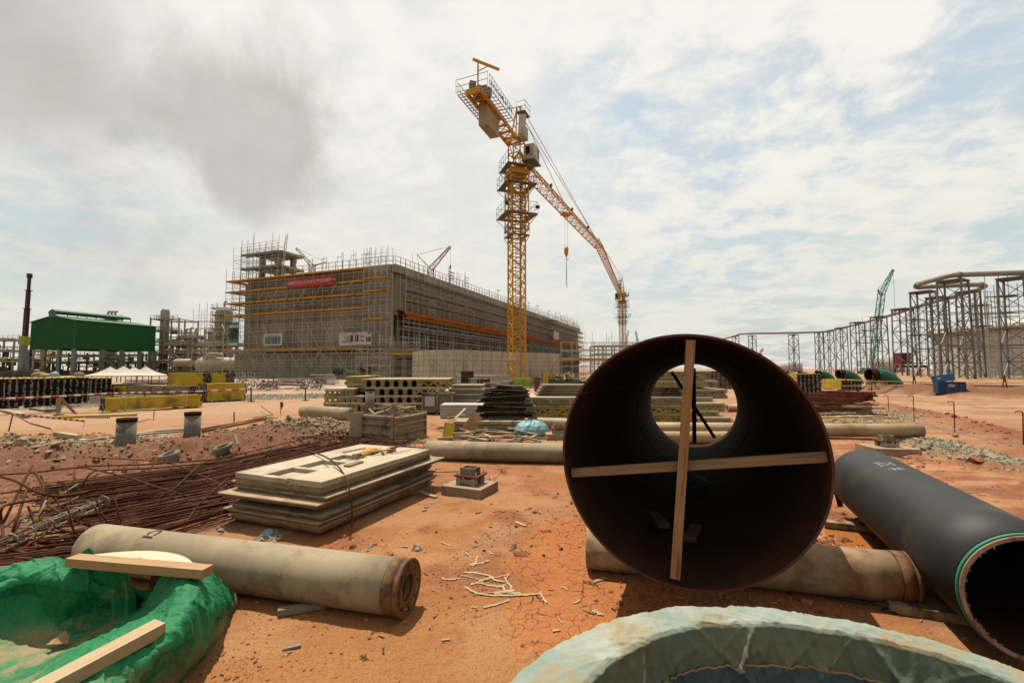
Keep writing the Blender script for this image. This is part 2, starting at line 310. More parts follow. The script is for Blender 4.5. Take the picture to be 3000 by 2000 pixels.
    vo=t.N('ShaderNodeTexVoronoi',feature='F1'); t.L(tc,vo.inputs[0]); vo.inputs['Scale'].default_value=22
    gr=t.N('ShaderNodeSeparateColor'); t.L(vo.outputs['Color'],gr.inputs[0])
    c=t.mix(t.M('MULTIPLY',grav,t.ss(vo.outputs['Distance'],.55,.2)),c,t.mix(gr.outputs[0],lin((118,112,94)),lin((186,176,148))))
    wn=t.N('ShaderNodeTexNoise'); t.L(tc,wn.inputs['Vector']); wn.inputs['Scale'].default_value=5; wn.inputs['Detail'].default_value=4
    wc=t.V('ADD',tc,t.V('SCALE',t.V('SUBTRACT',wn.outputs['Color'],(.5,.5,.5)),(0,0,0))); sc_=wc.node; sv=t.N('ShaderNodeVectorMath',operation='SCALE'); t.L(t.V('SUBTRACT',wn.outputs['Color'],(.5,.5,.5)),sv.inputs[0]); sv.inputs['Scale'].default_value=.20; wc=t.V('ADD',tc,sv.outputs[0])
    fl=t.V('MULTIPLY',wc,(1,1,0))
    v2=t.N('ShaderNodeTexVoronoi',feature='DISTANCE_TO_EDGE'); t.L(fl,v2.inputs[0]); v2.inputs['Scale'].default_value=10
    pn=t.ss(t.noise(tc,4.3,4),.38,.60)
    tw=t.M('MULTIPLY',t.noise(tc,6,3),.045); ck=t.M('MULTIPLY',t.M('MULTIPLY',t.ss(t.M('SUBTRACT',v2.outputs['Distance'],t.M('SUBTRACT',tw,.014)),.014,.0),crack),pn)
    n4=t.noise(tc,260,2,.6); n6=t.noise(tc,70,3,.8); c=t.mix(t.M('MULTIPLY',t.ss(n6,.52,.66),.5),c,t.mix(.5,ac,lin((240,190,128)))); c=t.mix(t.M('MULTIPLY',t.ss(n4,.55,.70),.5),c,t.mix(.35,ac,lin((240,196,140)))); c=t.mix(t.M('MULTIPLY',t.ss(n4,.45,.33),.4),c,t.mix(.5,ac,lin((90,50,30)))); c=t.mix(t.M('MULTIPLY',ck,.85),c,lin((64,26,14)))
    c=t.mix(t.M('MULTIPLY',wet,.7),c,lin((222,138,74)))
    t.L(c,b.inputs['Base Color'])
    h=t.M('ADD',t.M('MULTIPLY',n1,.9),t.M('MULTIPLY',n2,.8)); h=t.M('ADD',h,t.M('MULTIPLY',t.M('MULTIPLY',grav,vo.outputs['Distance']),-1.6)); h=t.M('MULTIPLY',h,t.M('SUBTRACT',1,t.M('MULTIPLY',crack,.75)))
    h=t.M('SUBTRACT',h,t.M('MULTIPLY',ck,1.2)); h=t.M('MULTIPLY',h,t.M('SUBTRACT',1,wet))
    bp=t.N('ShaderNodeBump'); bp.inputs['Strength'].default_value=.9; bp.inputs['Distance'].default_value=.014; t.L(h,bp.inputs['Height']); t.L(bp.outputs[0],b.inputs['Normal'])
    t.L(t.M('SUBTRACT',.95,t.M('MULTIPLY',wet,.80)),b.inputs['Roughness']); b.inputs['Specular IOR Level'].default_value=.35
special_mats()
def mirr(m,sp=.5): MT[m].node_tree.nodes['Principled BSDF'].inputs['Specular IOR Level'].default_value=sp
# ---------------- terrain ----------------
MOUNDS=[(-9.8,8.6,1.5,.8,.26),(-8.3,8.2,.9,.6,.14),(-6.6,8.7,.9,.5,.16),(-5.2,10.6,1.2,.8,.34),(-4.4,11.2,.9,.6,.22),(-6.2,9.7,1.4,.7,.16),(-5.6,8.3,1.0,.45,.22),(-4.6,9.3,1.2,.5,.20),(-7.9,7.6,.9,.4,.14),(-8.6,7.2,1.2,.7,.08),(-5.2,7.6,.9,.6,.05)]
PUD=[(gp(2480,1302),1.0,.16),(gp(2740,1368),.75,.24),(gp(2600,1420),.4,.12),(gp(2860,1412),.6,.13),(gp(2420,1560),.4,.5),(gp(2330,1330),.5,.2),(gp(2480,1560),.25,.5)]
BERM=gpl([(2560,1150),(2660,1152),(2800,1160),(3000,1166),(3300,1172)])
RUT=gpl([(2540,1185),(2640,1200),(2780,1232),(3000,1300),(3200,1360)])
TRK=gpl([(2560,1330),(2700,1346),(2850,1360),(3100,1400)]); TRK2=gpl([(2650,1388),(2800,1398),(3100,1430)])
STR1=gpl([(2700,1292),(2780,1318),(2900,1345),(3100,1385)])
CRK=gpl([(1690,1560),(1640,1640),(1740,1720),(1640,1800),(1850,1750),(1700,1850)])
def pud(x,y):
    m=np.zeros(np.shape(x))
    for (c,a,b) in PUD:
        d=np.hypot((x-c[0])/a,(y-c[1])/b)+.5*(fbm(x*2.2,y*2.2,3,40)-.5); m=np.maximum(m,sst(d,1.12,.88))
    return m
def hz(x,y,fine=True):
    x=vec(x);y=vec(y);r=np.hypot(x,y)
    z=.05*(fbm(x*.35,y*.35,3,1)-.5)*sst(r,3.5,8)
    for (a,b,sa,sb,h) in MOUNDS: z=z+h*np.exp(-((x-a)/sa)**2-((y-b)/sb)**2)
    z=z+.62*np.exp(-(segd(x,y,BERM)/.85)**4)*(1+.9*(fbm(x*1.3,y*1.3,4,3)-.5))
    z=z+.13*np.exp(-(segd(x,y,RUT)/.6)**2)*(1+2.2*(fbm(x*1.6,y*1.6,4,5)-.5))
    d=segd(x,y,TRK); z=z+.05*np.exp(-((d-.28)/.1)**2)-.03*np.exp(-(d/.2)**2); d=segd(x,y,TRK2); z=z+.04*np.exp(-((d-.2)/.1)**2)
    z=z+.07*np.exp(-(segd(x,y,STR1)/.35)**2)
    if fine:
        rub=np.zeros(np.shape(x))
        for (a,b,sa,sb,h) in MOUNDS: rub=rub+np.exp(-((x-a)/(sa*1.3))**2-((y-b)/(sb*1.5))**2)
        rub=np.clip(rub,0,1.1)
        z=z+rub*.15*(np.abs(fbm(x*3.3,y*3.3,5,21,.62)-.5)*3.2-.35)
        z=z+(.014*(fbm(x*5,y*5,4,30)-.5)+.010*(fbm(x*19,y*19,4,37,.65)-.5)*sst(r,14,6)*(.3+1.4*sst(fbm(x*1.4,y*1.4,5,120,.6),.47,.6)))*(1-.85*sst(segd(x,y,CRK),.4,.2))
        z=z+.05*(fbm(x*1.0,y*2.6,5,33,.6)-.5)*sst(x,2.2,4)*sst(r,3,5)*sst(r,30,18)
        p=pud(x,y); z=z*(1-p)+p*(-.012)
    return z
def gz(x,y): return float(hz(np.array([x]),np.array([y]))[0])
def G(px,py):
    p=gp(px,py); return np.array([p[0],p[1],gz(p[0],p[1])])
def terrain():
    f=455.; yr=np.concatenate([np.linspace(420,4,760),4*np.exp(-np.linspace(.01,5.2,60))]); R=H*f/yr; R=R[R>.35]; R=np.concatenate([[.02,.35*.7],R])
    fr=np.linspace(-math.radians(54),math.radians(54),760); bk=np.linspace(math.radians(54),math.radians(306),62)[1:-1]; A=np.concatenate([fr,bk]); n=len(A)
    RR,AA=np.meshgrid(R,A,indexing='ij'); X=RR*np.sin(AA);Y=RR*np.cos(AA); Z=hz(X,Y)*sst(RR,600,200)
    mb=MB(); mb.grid(np.stack([X,Y,Z],-1),True,0,True)
    o=bpy.data.objects.new('ground',mb.mesh('ground',MT['earth'])); COL.objects.link(o); o['kind']='structure'; o['label']='orange red laterite earth of the building site'
    x=X.ravel();y=Y.ravel();r=np.hypot(x,y)
    def lc(c): return np.array(lin(c)[:3])
    col=np.zeros((len(x),3))+lc((204,128,64))
    def put(m,c):
        nonlocal col; m=np.clip(m,0,1)[:,None]; col=col*(1-m)+lc(c)*m
    ln=fbm(x*.5,y*.5,4,60)
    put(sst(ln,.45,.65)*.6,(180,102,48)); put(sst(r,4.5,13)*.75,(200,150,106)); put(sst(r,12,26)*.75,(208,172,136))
    sand=sst(fbm(x*1.2+.3*y,y*1.2,4,66)+.25*sst(y-2.9+.6*x,.3,-.3),.5,.7)*sst(y,3.4,2.7); put(sand*.6,(206,144,80))
    put(sst(fbm(x*.9,y*.9,4,71),.52,.68)*sst(r,4,6)*.5,(164,96,58))
    put(sst(fbm(x*1.4,y*1.4,5,120,.6),.50,.62)*sst(y,3.0,3.8)*sst(r,14,9)*.65*sst(segd(x,y,CRK),.3,.7),(150,84,50)); put(sst(fbm(x*1.1,y*1.1,5,130,.6),.50,.64)*sst(r,2.2,3)*.5,(224,172,120)); put(sst(fbm(x*.5,y*1.6,4,140),.5,.66)*sst(r,6,9)*sst(x,1,4)*.6,(168,92,52))
    mm=np.zeros(len(x))
    for (a,b,sa,sb,h) in MOUNDS: mm=np.maximum(mm,np.exp(-((x-a)/(sa*1.6))**2-((y-b)/(sb*2.0))**2))
    wq=1.6*(fbm(x*.9,y*.9,4,77)-.5); lowl=sst(x/np.maximum(y,.1)+.25*wq,-.2,-.5)*sst(y+wq,11.8,9.6)*sst(y+wq,4.0,5.8); mm=np.maximum(mm,lowl*.8)
    put(sst(mm+.25*(ln-.5),.2,.6)*.9,(118,68,43)); put(np.exp(-(segd(x,y,gpl([(120,1520),(420,1470),(620,1430),(900,1340)]))/.55)**4)*.6,(84,48,32))  # dark strip along the rebars: rust-stained soil plus painted shade between bars
    road=sst(-(x*.25)+0, 0,1)*0
    # haul road on the left and pale hard standing behind it
    ra=segd(x,y,gpl([(-600,1258),(0,1240),(500,1208),(900,1183),(1100,1175)])); put(sst(ra+.6*(ln-.5),3.0,1.2)*.9,(212,168,130))
    g1=sst(segd(x,y,gpl([(-500,1195),(100,1188),(500,1172),(720,1163),(900,1160)]))+3*(fbm(x*.3,y*.3,3,90)-.5),3.4,1.8)*sst(y,14.2,15.5)
    put(sst(y,24,30)*sst(x,2,-3)*.8,(208,184,158))
    rr=segd(x,y,RUT); put(np.exp(-(rr/.7)**2)*.8,(140,70,40)); be=segd(x,y,BERM); put(sst(be,1.9,1.1)*.95,(126,70,46))
    put(sst(fbm(x*.7+5,y*2.6,5,150,.6),.48,.6)*sst(x,1.8,3.2)*sst(r,2.5,4)*sst(r,22,12)*.75,(150,80,44)); put(sst(fbm(x*.5+9,y*1.8,4,160),.52,.62)*sst(x,3,5)*sst(r,24,14)*.6,(220,158,104))
    for T in(TRK,TRK2): put(np.exp(-(segd(x,y,T)/.42)**2)*.6*sst(fbm(x*4,y*4,4,15),.35,.6),(136,66,38))
    g2=sst(segd(x,y,gpl([(2440,1190),(2560,1215),(2480,1240),(2250,1240)]))+1.6*(ln-.5),1.5,.5); put(g2*.7,(164,140,92))
    g3=np.exp(-(segd(x,y,STR1)/.4)**2); put(g3*.7,(170,140,98))
    g4=np.exp(-((x+9.6)/1.7)**2-((y-9.0)/.9)**2)*1.2+np.exp(-((x+4.9)/1.1)**2-((y-10.9)/.6)**2); put(g4*.7,(168,148,112))
    p=pud(x,y); ck=sst(segd(x,y,CRK)+.5*(fbm(x*3,y*3,3,81)-.5),.52,.30); put(ck*.75,(206,116,46))
    me=o.data
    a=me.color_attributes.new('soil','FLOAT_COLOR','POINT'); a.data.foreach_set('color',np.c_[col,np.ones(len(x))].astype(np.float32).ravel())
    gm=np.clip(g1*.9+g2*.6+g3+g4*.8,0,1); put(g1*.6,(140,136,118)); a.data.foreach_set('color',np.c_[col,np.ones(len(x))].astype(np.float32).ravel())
    a=me.color_attributes.new('mask','FLOAT_COLOR','POINT'); a.data.foreach_set('color',np.stack([ck,p,gm,np.ones(len(x))],1).astype(np.float32).ravel())
terrain()
# ---------------- stones ----------------
def ico():
    p=(1+5**.5)/2; v=np.array([(-1,p,0),(1,p,0),(-1,-p,0),(1,-p,0),(0,-1,p),(0,1,p),(0,-1,-p),(0,1,-p),(p,0,-1),(p,0,1),(-p,0,-1),(-p,0,1)])/1.9
    f=np.array([(0,11,5),(0,5,1),(0,1,7),(0,7,10),(0,10,11),(1,5,9),(5,11,4),(11,10,2),(10,7,6),(7,1,8),(3,9,4),(3,4,2),(3,2,6),(3,6,8),(3,8,9),(4,9,5),(2,4,11),(6,2,10),(8,6,7),(9,8,1)]); return v,f
def stones(name,x,y,size,m,label):
    v,f=ico(); n=len(x); V=v[None]*(1+RNG.uniform(-.32,.32,(n,12,1)))*RNG.uniform(.6,1.3,(n,1,3))*size[:,None,None]
    V[:,:,2]*=.7; V+=np.stack([x,y,hz(x,y)+size*.12],1)[:,None]
    mb=MB(); mb.add(V.reshape(-1,3),(f[None]+12*np.arange(n)[:,None,None]).reshape(-1,3)); return solo(name,mb,m,label,'stones',None,'stuff')
def scat(n,f,lim):
    x0,x1,y0,y1=lim; x=RNG.uniform(x0,x1,n*6);y=RNG.uniform(y0,y1,n*6); k=RNG.random(n*6)<f(x,y); return x[k][:n],y[k][:n]
def stone_fields():
    # small clods over the near ground, denser on the left and under the panel stack
    x,y=scat(14000,lambda x,y: np.clip(.03+.9*sst(fbm(x*1.4,y*1.4,5,120,.6),.48,.6)*sst(y,2.6,3.4),0,1)*sst(segd(x,y,CRK),.25,.5)*np.clip(2.6/y,0,1)**1.2*(np.abs(x)<y*1.15),(-5,4.5,1.6,7)); s=RNG.gamma(1.2,.0024,len(x))+.0015; stones('clods',x,y,np.minimum(s,.015),MT['stone_red'],'small red earth clods strewn over the near ground')
    x,y=scat(650,lambda x,y: (np.abs(x)<y*1.15)*.5*np.clip(2.6/y,0,1),(-5,4.5,1.6,9)); stones('pebbles',x,y,RNG.gamma(1.6,.003,len(x))+.002,MT['stone_pale'],'pale pebbles strewn over the near ground')
    x,y=scat(6000,lambda x,y: np.exp(-((x+9.8)/2.0)**2-((y-9)/1.0)**2),(-14,-6,6.5,11.5)); stones('rubble',x,y,RNG.gamma(1.6,.011,len(x))+.006,MT['stone_pale'],'pale crushed rock heap at the left edge beyond the rebars')
    x,y=scat(4500,lambda x,y: np.exp(-((x+4.8)/1.3)**2-((y-10.8)/.7)**2),(-8,-2,8.5,13)); stones('rubble',x,y,RNG.gamma(1.6,.009,len(x))+.005,MT['stone_pale'],'yellowish gravel mound beside the lying grey pile')
    x,y=scat(6500,lambda x,y: sst(x/np.maximum(y,.1),-.28,-.5)*np.clip(fbm(x*1.5,y*1.5,3,7)*1.4-.2,0,1),(-12,-2,5.2,11.5)); stones('clods',x,y,RNG.gamma(1.3,.0085,len(x))+.004,MT['stone_red'],'dark red clods covering the mounds around the concrete stubs')
    x,y=scat(4500,lambda x,y: np.exp(-(segd(x,y,STR1)/.5)**2),(6,13,6,12)); k_=RNG.random(len(x))<.55; x,y=x[k_],y[k_]; stones('gravel_strip',x,y,RNG.gamma(1.6,.011,len(x))+.006,MT['stone_grey'],'strip of grey green crushed stone beside the muddy track')
    x,y=scat(4000,lambda x,y: sst(segd(x,y,gpl([(2440,1190),(2560,1215),(2480,1240),(2250,1240)])),1.7,.4),(5,17,10,20)); stones('gravel_strip',x,y,RNG.gamma(1.6,.011,len(x))+.006,MT['stone_pale'],'yellowish loose gravel behind the long cream pipe')
    x,y=scat(9000,lambda x,y: sst(segd(x,y,gpl([(-300,1192),(100,1188),(500,1172),(720,1163),(900,1160)])),3.4,1)*(y>15),(-32,-6,15,30)); stones('gravel_bed',x,y,RNG.gamma(1.6,.012,len(x))+.01,MT['stone_grey'],'bed of grey gravel under the yellow beam stacks')
    x,y=scat(1500,lambda x,y: np.clip(np.exp(-(segd(x,y,RUT)/.5)**2)+.5*np.exp(-(segd(x,y,TRK)/.4)**2),0,1),(5,22,6,18)); stones('clods',x,y,RNG.gamma(1.4,.012,len(x))+.006,MT['rust_fix'] if 0 else MT['stone_red'],'brown clods along the wheel ruts on the right')
    x,y=scat(900,lambda x,y: np.exp(-(segd(x,y,gpl([(1940,1770),(2150,1765),(2350,1790)]))/.25)**2)*.6+.8*np.exp(-(segd(x,y,gpl([(2390,1560),(2440,1600)]))/.25)**2),(.5,3.2,2.2,4.6)); stones('clods',x,y,RNG.gamma(1.6,.006,len(x))+.004,MT['stone_red'],'clods in the shade below the big rusty pipe')
stone_fields()
def chips():
    for nm,m,lab,n,lim,f in (('wood_chips','wood_scrap','thin splinters and wood chips strewn over the whole yard',420,(-9,9,2.2,15),None),('paper_bits','paper','pale paper bits strewn over the yard',160,(-7,7,2.4,13),None),('dark_bits','ply_dark','small dark scraps strewn over the yard',260,(-9,9,2.2,15),None)):
        x,y=scat(n,lambda x,y: (np.abs(x)<y*1.15)*np.clip(.25+sst(fbm(x*.9,y*.9,4,170),.5,.62),0,1)*np.clip(4/y,.15,1),lim); th=RNG.uniform(0,3.14,len(x)); L=(RNG.gamma(2,.012,len(x))+.008)*np.clip(y/5,.45,1); w=L*RNG.uniform(.15,.5,len(x)); z=hz(x,y)+.006; P=np.stack([x,y,z],1); d=np.stack([np.cos(th)*L,np.sin(th)*L,RNG.normal(0,.004,len(x))],1); g=MB(); g.bars(P-d,P+d,w,.006); solo(nm,g,MT[m],lab,'debris',None,'stuff')
    x,y=scat(3500,lambda x,y: (np.abs(x)<y*1.1)*sst(fbm(x*1.4,y*1.4,5,120,.6),.48,.6),(-4,9,4,13)); stones('clods',x,y,RNG.gamma(1.3,.006,len(x))+.003,MT['stone_red'],'reddish clods over the darker patches of the middle ground')
chips()
x,y=scat(2600,lambda x,y: np.exp(-((x+1.55)/.35)**2-((y-2.15)/.35)**2)*np.clip(fbm(x*6,y*6,3,7)*1.6-.3,0,1),(-2.4,-.8,1.5,3)); stones('clods',x,y,RNG.gamma(1.4,.003,len(x))+.002,MT['stone_red'],'red gravel spilling out beside the green tarpaulin')
# ================= LARGE STRUCTURES =================
def cat3(*a): return np.concatenate([vec(x).reshape(-1,3) for x in a])
def lattice(mb,a,b,w,h,nb,ch=.06,br=.035,up=(0,0,1),cross=False,tri=False,mi=0,w2=None,h2=None):
    """four chord (or three chord) truss from a to b with zigzag bracing on each face"""
    a=vec(a);b=vec(b);d=(b-a)/np.linalg.norm(b-a);A=np.cross(d,up);A/=np.linalg.norm(A);B=np.cross(A,d)
    w2=w if w2 is None else w2;h2=h if h2 is None else h2
    if tri: cs=[(-.5,-.5),(.5,-.5),(0,.5)]
    else: cs=[(-.5,-.5),(.5,-.5),(.5,.5),(-.5,.5)]
    t=np.linspace(0,1,nb+1)[:,None]; P=[a+(b-a)*t+A*c[0]*(w+(w2-w)*t)+B*c[1]*(h+(h2-h)*t) for c in cs]
    for p in P: mb.bars([p[0]],[p[-1]],ch,mi=mi)
    n=len(cs)
    for i in range(n):
        p,q=P[i],P[(i+1)%n]; k=np.arange(nb); e=(k+i)%2==0
        s0=np.where(e[:,None],p[:-1],q[:-1]);s1=np.where(e[:,None],q[1:],p[1:]); mb.bars(s0,s1,br,mi=mi); mb.bars(p,q,br,mi=mi)
        if cross: mb.bars(np.where(e[:,None],q[:-1],p[:-1]),np.where(e[:,None],p[1:],q[1:]),br,mi=mi)
    return P
BC=np.array([-18.9,71.,0]); E1=np.array([-.929,.370,0]); E2=np.array([.3698,.929,0]); NZ=np.array([0,0,1.])
def bp_(u,v,z): return BC+E1*u+E2*v+NZ*z      # u along the left face, v along the right face
def bbox(mb,u0,u1,v0,v1,z0,z1,mi=0):
    P=[bp_(u,v,z) for z in(z0,z1) for u,v in((u0,v0),(u1,v0),(u1,v1),(u0,v1))]
    return mb.add(P,[[0,1,2,3],[7,6,5,4],[4,5,1,0],[5,6,2,1],[6,7,3,2],[7,4,0,3]],False,mi)
def text_mb(txt,size,mb,o,ex,ey,mi=0,bend=None,wide=1.):
    cu=bpy.data.curves.new('t','FONT'); cu.body=txt; cu.size=size; cu.align_x='CENTER'; cu.align_y='CENTER'; cu.resolution_u=2; cu.offset=size*.012; to=bpy.data.objects.new('t',cu); COL.objects.link(to)
    me=to.to_mesh(); V=np.array([v.co[:] for v in me.vertices]).reshape(-1,3); Fc=[list(p.vertices) for p in me.polygons]; to.to_mesh_clear(); bpy.data.objects.remove(to); bpy.data.curves.remove(cu)
    if not len(V): return mb
    if bend: P=np.array([bend(x*wide,y) for x,y,_ in V])
    else: P=vec(o)+V[:,:1]*wide*vec(ex)+V[:,1:2]*vec(ey)
    b=mb.k; mb.v.append(P); mb.k+=len(P)
    from collections import defaultdict
    g=defaultdict(list)
    for f in Fc: g[len(f)].append(f)
    for f in g.values(): mb.more(f,b,False,mi)
    return mb
def building():
    t=thing('concrete_hall','long unfinished grey concrete hall wrapped in scaffolding behind the tower crane','building',BC)
    L=34.;R=126.
    w=MB(); bbox(w,0.9,L+.8,.1,14,-.5,4.35); part('lower_wall',w,MT['bldg_concrete'],t)
    w=MB(); bbox(w,.4,L-.9,.5,1.1,4.6,17.2); part('wall',w,MT['bldg_concrete'],t)
    w=MB(); bbox(w,L-1.5,L-.9,1.11,R,4.6,17.2); bbox(w,.2,L-1.6,R-.6,R,0,17.2); part('rear_wall',w,MT['bldg_concrete'],t)
    w=MB(); bbox(w,-.2,L-2.4,.6,R,17.25,17.9); part('roof',w,MT['bldg_concrete'],t)
    w=MB(); bbox(w,-.45,.3,.3,R+.4,16.9,18.15); bbox(w,.35,L-2.3,-.1,.45,16.95,18.1); part('cornice',w,MT['bldg_concrete'],t)
    w=MB(); bbox(w,.15,.75,1.15,R-.7,10.9,16.85); part('upper_wall',w,MT['bldg_concrete'],t)
    w=MB(); bbox(w,-.1,.8,1.2,R-.8,10.2,10.85); part('edge_beam',w,MT['bldg_concrete'],t)
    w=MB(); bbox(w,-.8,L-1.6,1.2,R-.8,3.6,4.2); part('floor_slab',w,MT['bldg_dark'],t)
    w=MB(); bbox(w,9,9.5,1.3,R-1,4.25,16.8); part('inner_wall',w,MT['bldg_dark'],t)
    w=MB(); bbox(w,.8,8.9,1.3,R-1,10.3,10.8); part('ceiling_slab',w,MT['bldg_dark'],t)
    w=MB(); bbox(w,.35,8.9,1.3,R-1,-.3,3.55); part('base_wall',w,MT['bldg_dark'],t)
    for i in range(21):
        c=MB(); v=3+i*6.; bbox(c,.9,1.6,v,v+.7,4.25,10.25); part('column',c,MT['bldg_concrete'],t)
    c=MB(); bbox(c,9.5,11.5,.06,.09,.6,1.6); part('vent_opening',c,MT['glass_dark'],t)
    # flood lamps along the roof edge
    for v in(42,57,64,72,84,92,101,112):
        l=MB(); b=bp_(.1,v,18.2); l.tube(b,b+NZ*2.6,.05,6); f=part('lamp_pole',l,MT['galv_dark'],t); l=MB(); l.bars([b+NZ*2.6+E1*.1],[b+NZ*2.3-E1*.5],.4,.16); part('lamp_head',l,MT['lamp_dark'],f)
def scaffold(name,label,P0,ex,ny,length,z0,z1,bay=2.,lift=2.1,off=(.35,1.35),decks=(),deckm='deck_orange',group=None,brace=2,top=None,th=.05,rails=True,m='galv',guard=3,hl=None):
    """bay along ex, ny points away from the wall"""
    P0=vec(P0);ex=vec(ex);ny=vec(ny);t=thing(name,label,'scaffold',P0+NZ*z0,group)
    n=max(1,int(round(length/bay)));s=np.linspace(0,length,n+1);fr=MB();hr=MB();zz=np.arange(z0,z1+.01,lift)
    for o in off:
        b=P0+ex*s[:,None]+ny*o; tp=z1+1.1+.0*s; 
        if top is not None: tp=tp+np.where(RNG.random(n+1)<.35,RNG.uniform(.6,2.0,n+1),0)
        fr.bars(b+NZ*z0,b+NZ*tp[:,None],th)
        for z in zz[1:]: hr.bar(b[0]+NZ*z,b[-1]+NZ*z,th*.9)
        if o==off[-1] and rails:
            for z in zz[1:]:
                for k in ((.5,1.0) if guard>=2 else (1.0,)): hr.bar(b[0]+NZ*(z+k),b[-1]+NZ*(z+k),th*.85)
    for z in zz[1:]:
        a=P0+ex*s[:,None]+NZ*(z-.06); hr.bars(a+ny*off[0],a+ny*off[-1],th*.9)
    o=off[-1]+.05
    if brace and n>=brace:
        k=0
        for i in range(0,n-brace+1,brace):
            for j in range(0,len(zz)-1):
                a,b=(s[i],s[i+brace]) if (j+k)%2==0 else (s[i+brace],s[i])
                if RNG.random()<.6: hr.bar(P0+ex*a+ny*o+NZ*zz[j],P0+ex*b+ny*o+NZ*min(zz[j+1],z1),th*.8)
            k+=1
    part('standards',fr,MT[m],t); part('ledgers',hr,MT[m],t)
    for z,dm in decks:
        d=MB(); c=P0+ny*(off[0]+off[-1])/2+NZ*z; d.bars([c],[c+ex*length],off[-1]-off[0]+.25,.06); d.bars([P0+ny*(off[-1]+.08)+NZ*(z+.12)],[P0+ny*(off[-1]+.08)+ex*length+NZ*(z+.12)],.04,.2); part('deck',d,MT[dm],t)
    return t
def building_extras():
    o=MT['deck_orange']
    scaffold('facade_scaffold','tube scaffold with orange plank decks over the banner face of the hall',bp_(4.2,.1,0),E1,-E2,31.2,0,17.6,2.05,2.05,(.5,1.7),[(17.4,'deck_orange'),(15.4,'deck_orange'),(13.3,'deck_orange'),(11.1,'deck_orange'),(4.75,'deck_orange')],top=1)
    # long raking struts on the banner face
    s=MB()
    for k in range(8):
        u=6+k*3.2; s.tube(bp_(u+3.4,-2.0,11.0),bp_(u,-1.9,15.4),.035,5)
    for k in range(9):
        u=5.5+k*3.3; s.tube(bp_(u,-2.2,0),bp_(u+3.6,-2.0,4.6),.035,5); s.tube(bp_(u+3.6,-2.25,.1),bp_(u,-2.05,4.7),.035,5); s.tube(bp_(u,-2.2,4.6),bp_(u+3.6,-2.0,9.6),.035,5)
    solo('raking_struts',s,MT['galv'],'long diagonal tubes braced against the banner face scaffold','scaffold struts')
    scaffold('corner_scaffold','tall narrow scaffold tower at the near corner of the hall',bp_(-.6,-.2,0),E1,-E2,4.6,0,19.4,1.15,2.05,(.5,1.7),[(15.6,'deck_orange'),(13.6,'deck_orange'),(9.2,'deck_orange')],brace=1)
    scaffold('side_scaffold','dense grey scaffold over the long shaded side of the hall',bp_(-.45,1.2,0)+NZ*0,E2,-E1,125.,10.7,17.4,1.75,1.7,(.3,1.3),[(14.2,'deck_grey'),(16.1,'deck_grey'),(12.4,'deck_grey')],top=1,brace=3)
    scaffold('bay_scaffold','grey support scaffold filling the dark open bay of the hall',bp_(-.7,1.4,0)+NZ*0,E2,-E1,124.,4.2,9.4,1.5,1.25,(-.6,.6),[(8.2,'deck_grey')],brace=3,rails=True)
    n=MB(); V=[]
    for i in range(260):
        v=1+i*.48; sag=.35*math.sin(v*1.3)+.3*vn(v*.9,0,4)+.15*vn(v*4.,1,6); V.append([bp_(.2,v,10.75),bp_(-.7,v,10.9+.12*sag),bp_(-1.6-.3*sag,v,10.7-.3*sag),bp_(-1.75-.2*sag,v,10.25-.25*sag),bp_(-1.0,v,10.05-.2*sag),bp_(-.25,v,10.0)])
    n.grid(V); k=solo('safety_net',n,MT['net_orange'],'orange debris safety net slung along the side of the hall above the dark bay','safety net')
    n=MB(); V=[]
    for i in range(130):
        v=2+i*.92; V.append([bp_(-1.7,v,10.2-.25*vn(v,3,5)),bp_(-1.3,v,9.75-.2*vn(v*2,3,5)),bp_(-.5,v,9.55),bp_(-.1,v,9.7)])
    n.grid(V); solo('safety_net',n,MT['net_yellow'],'yellow netting hanging just below the orange debris net','safety net')
    # guard rails on the roof edge
    for (nm,p,q,lab) in (('roof_guardrail',bp_(-.4,.3,18.15),bp_(-.4,R_,18.15),'pale timber guardrail on the roof edge along the side of the hall'),('roof_guardrail',bp_(-.2,0,18.1),bp_(24.5,0,18.1),'pale timber guardrail on the roof edge above the red banner')):
        g=MB(); n=int(np.linalg.norm(q-p)/1.3); s=np.linspace(0,1,n)[:,None]; P=p+(q-p)*s; g.bars(P,P+NZ*1.35,.09,.05)
        for z in(.55,1.3): g.bar(p+NZ*z,q+NZ*z,.06)
        solo(nm,g,MT['rail_yellow'],lab,'guardrail')
    # masts of tube above the roof
    g=MB()
    for v in list(RNG.uniform(14,24,8))+list(RNG.uniform(46,58,7))+list(RNG.uniform(92,124,14)):
        b=bp_(-.6+RNG.uniform(-.5,.5),v,17.9); g.bar(b,b+NZ*RNG.uniform(2.2,4),.06); 
        for z in(1.2,1.8,2.4): g.bar(b+NZ*z,b+NZ*z+E2*1.7,.05)
    for u in(3,3.8,6,8.8,12,15,19,22):
        b=bp_(u,-1.4,17.9); g.bar(b,b+NZ*RNG.uniform(2.0,3),.06); g.bar(b+E1*1,b+E1*1+NZ*2,.05); g.bar(b+NZ*1.9,b+NZ*1.8+E1,.05)
    solo('scaffold_posts',g,MT['galv_dark'],'loose scaffold tubes standing up above the roof line of the hall','scaffold posts')
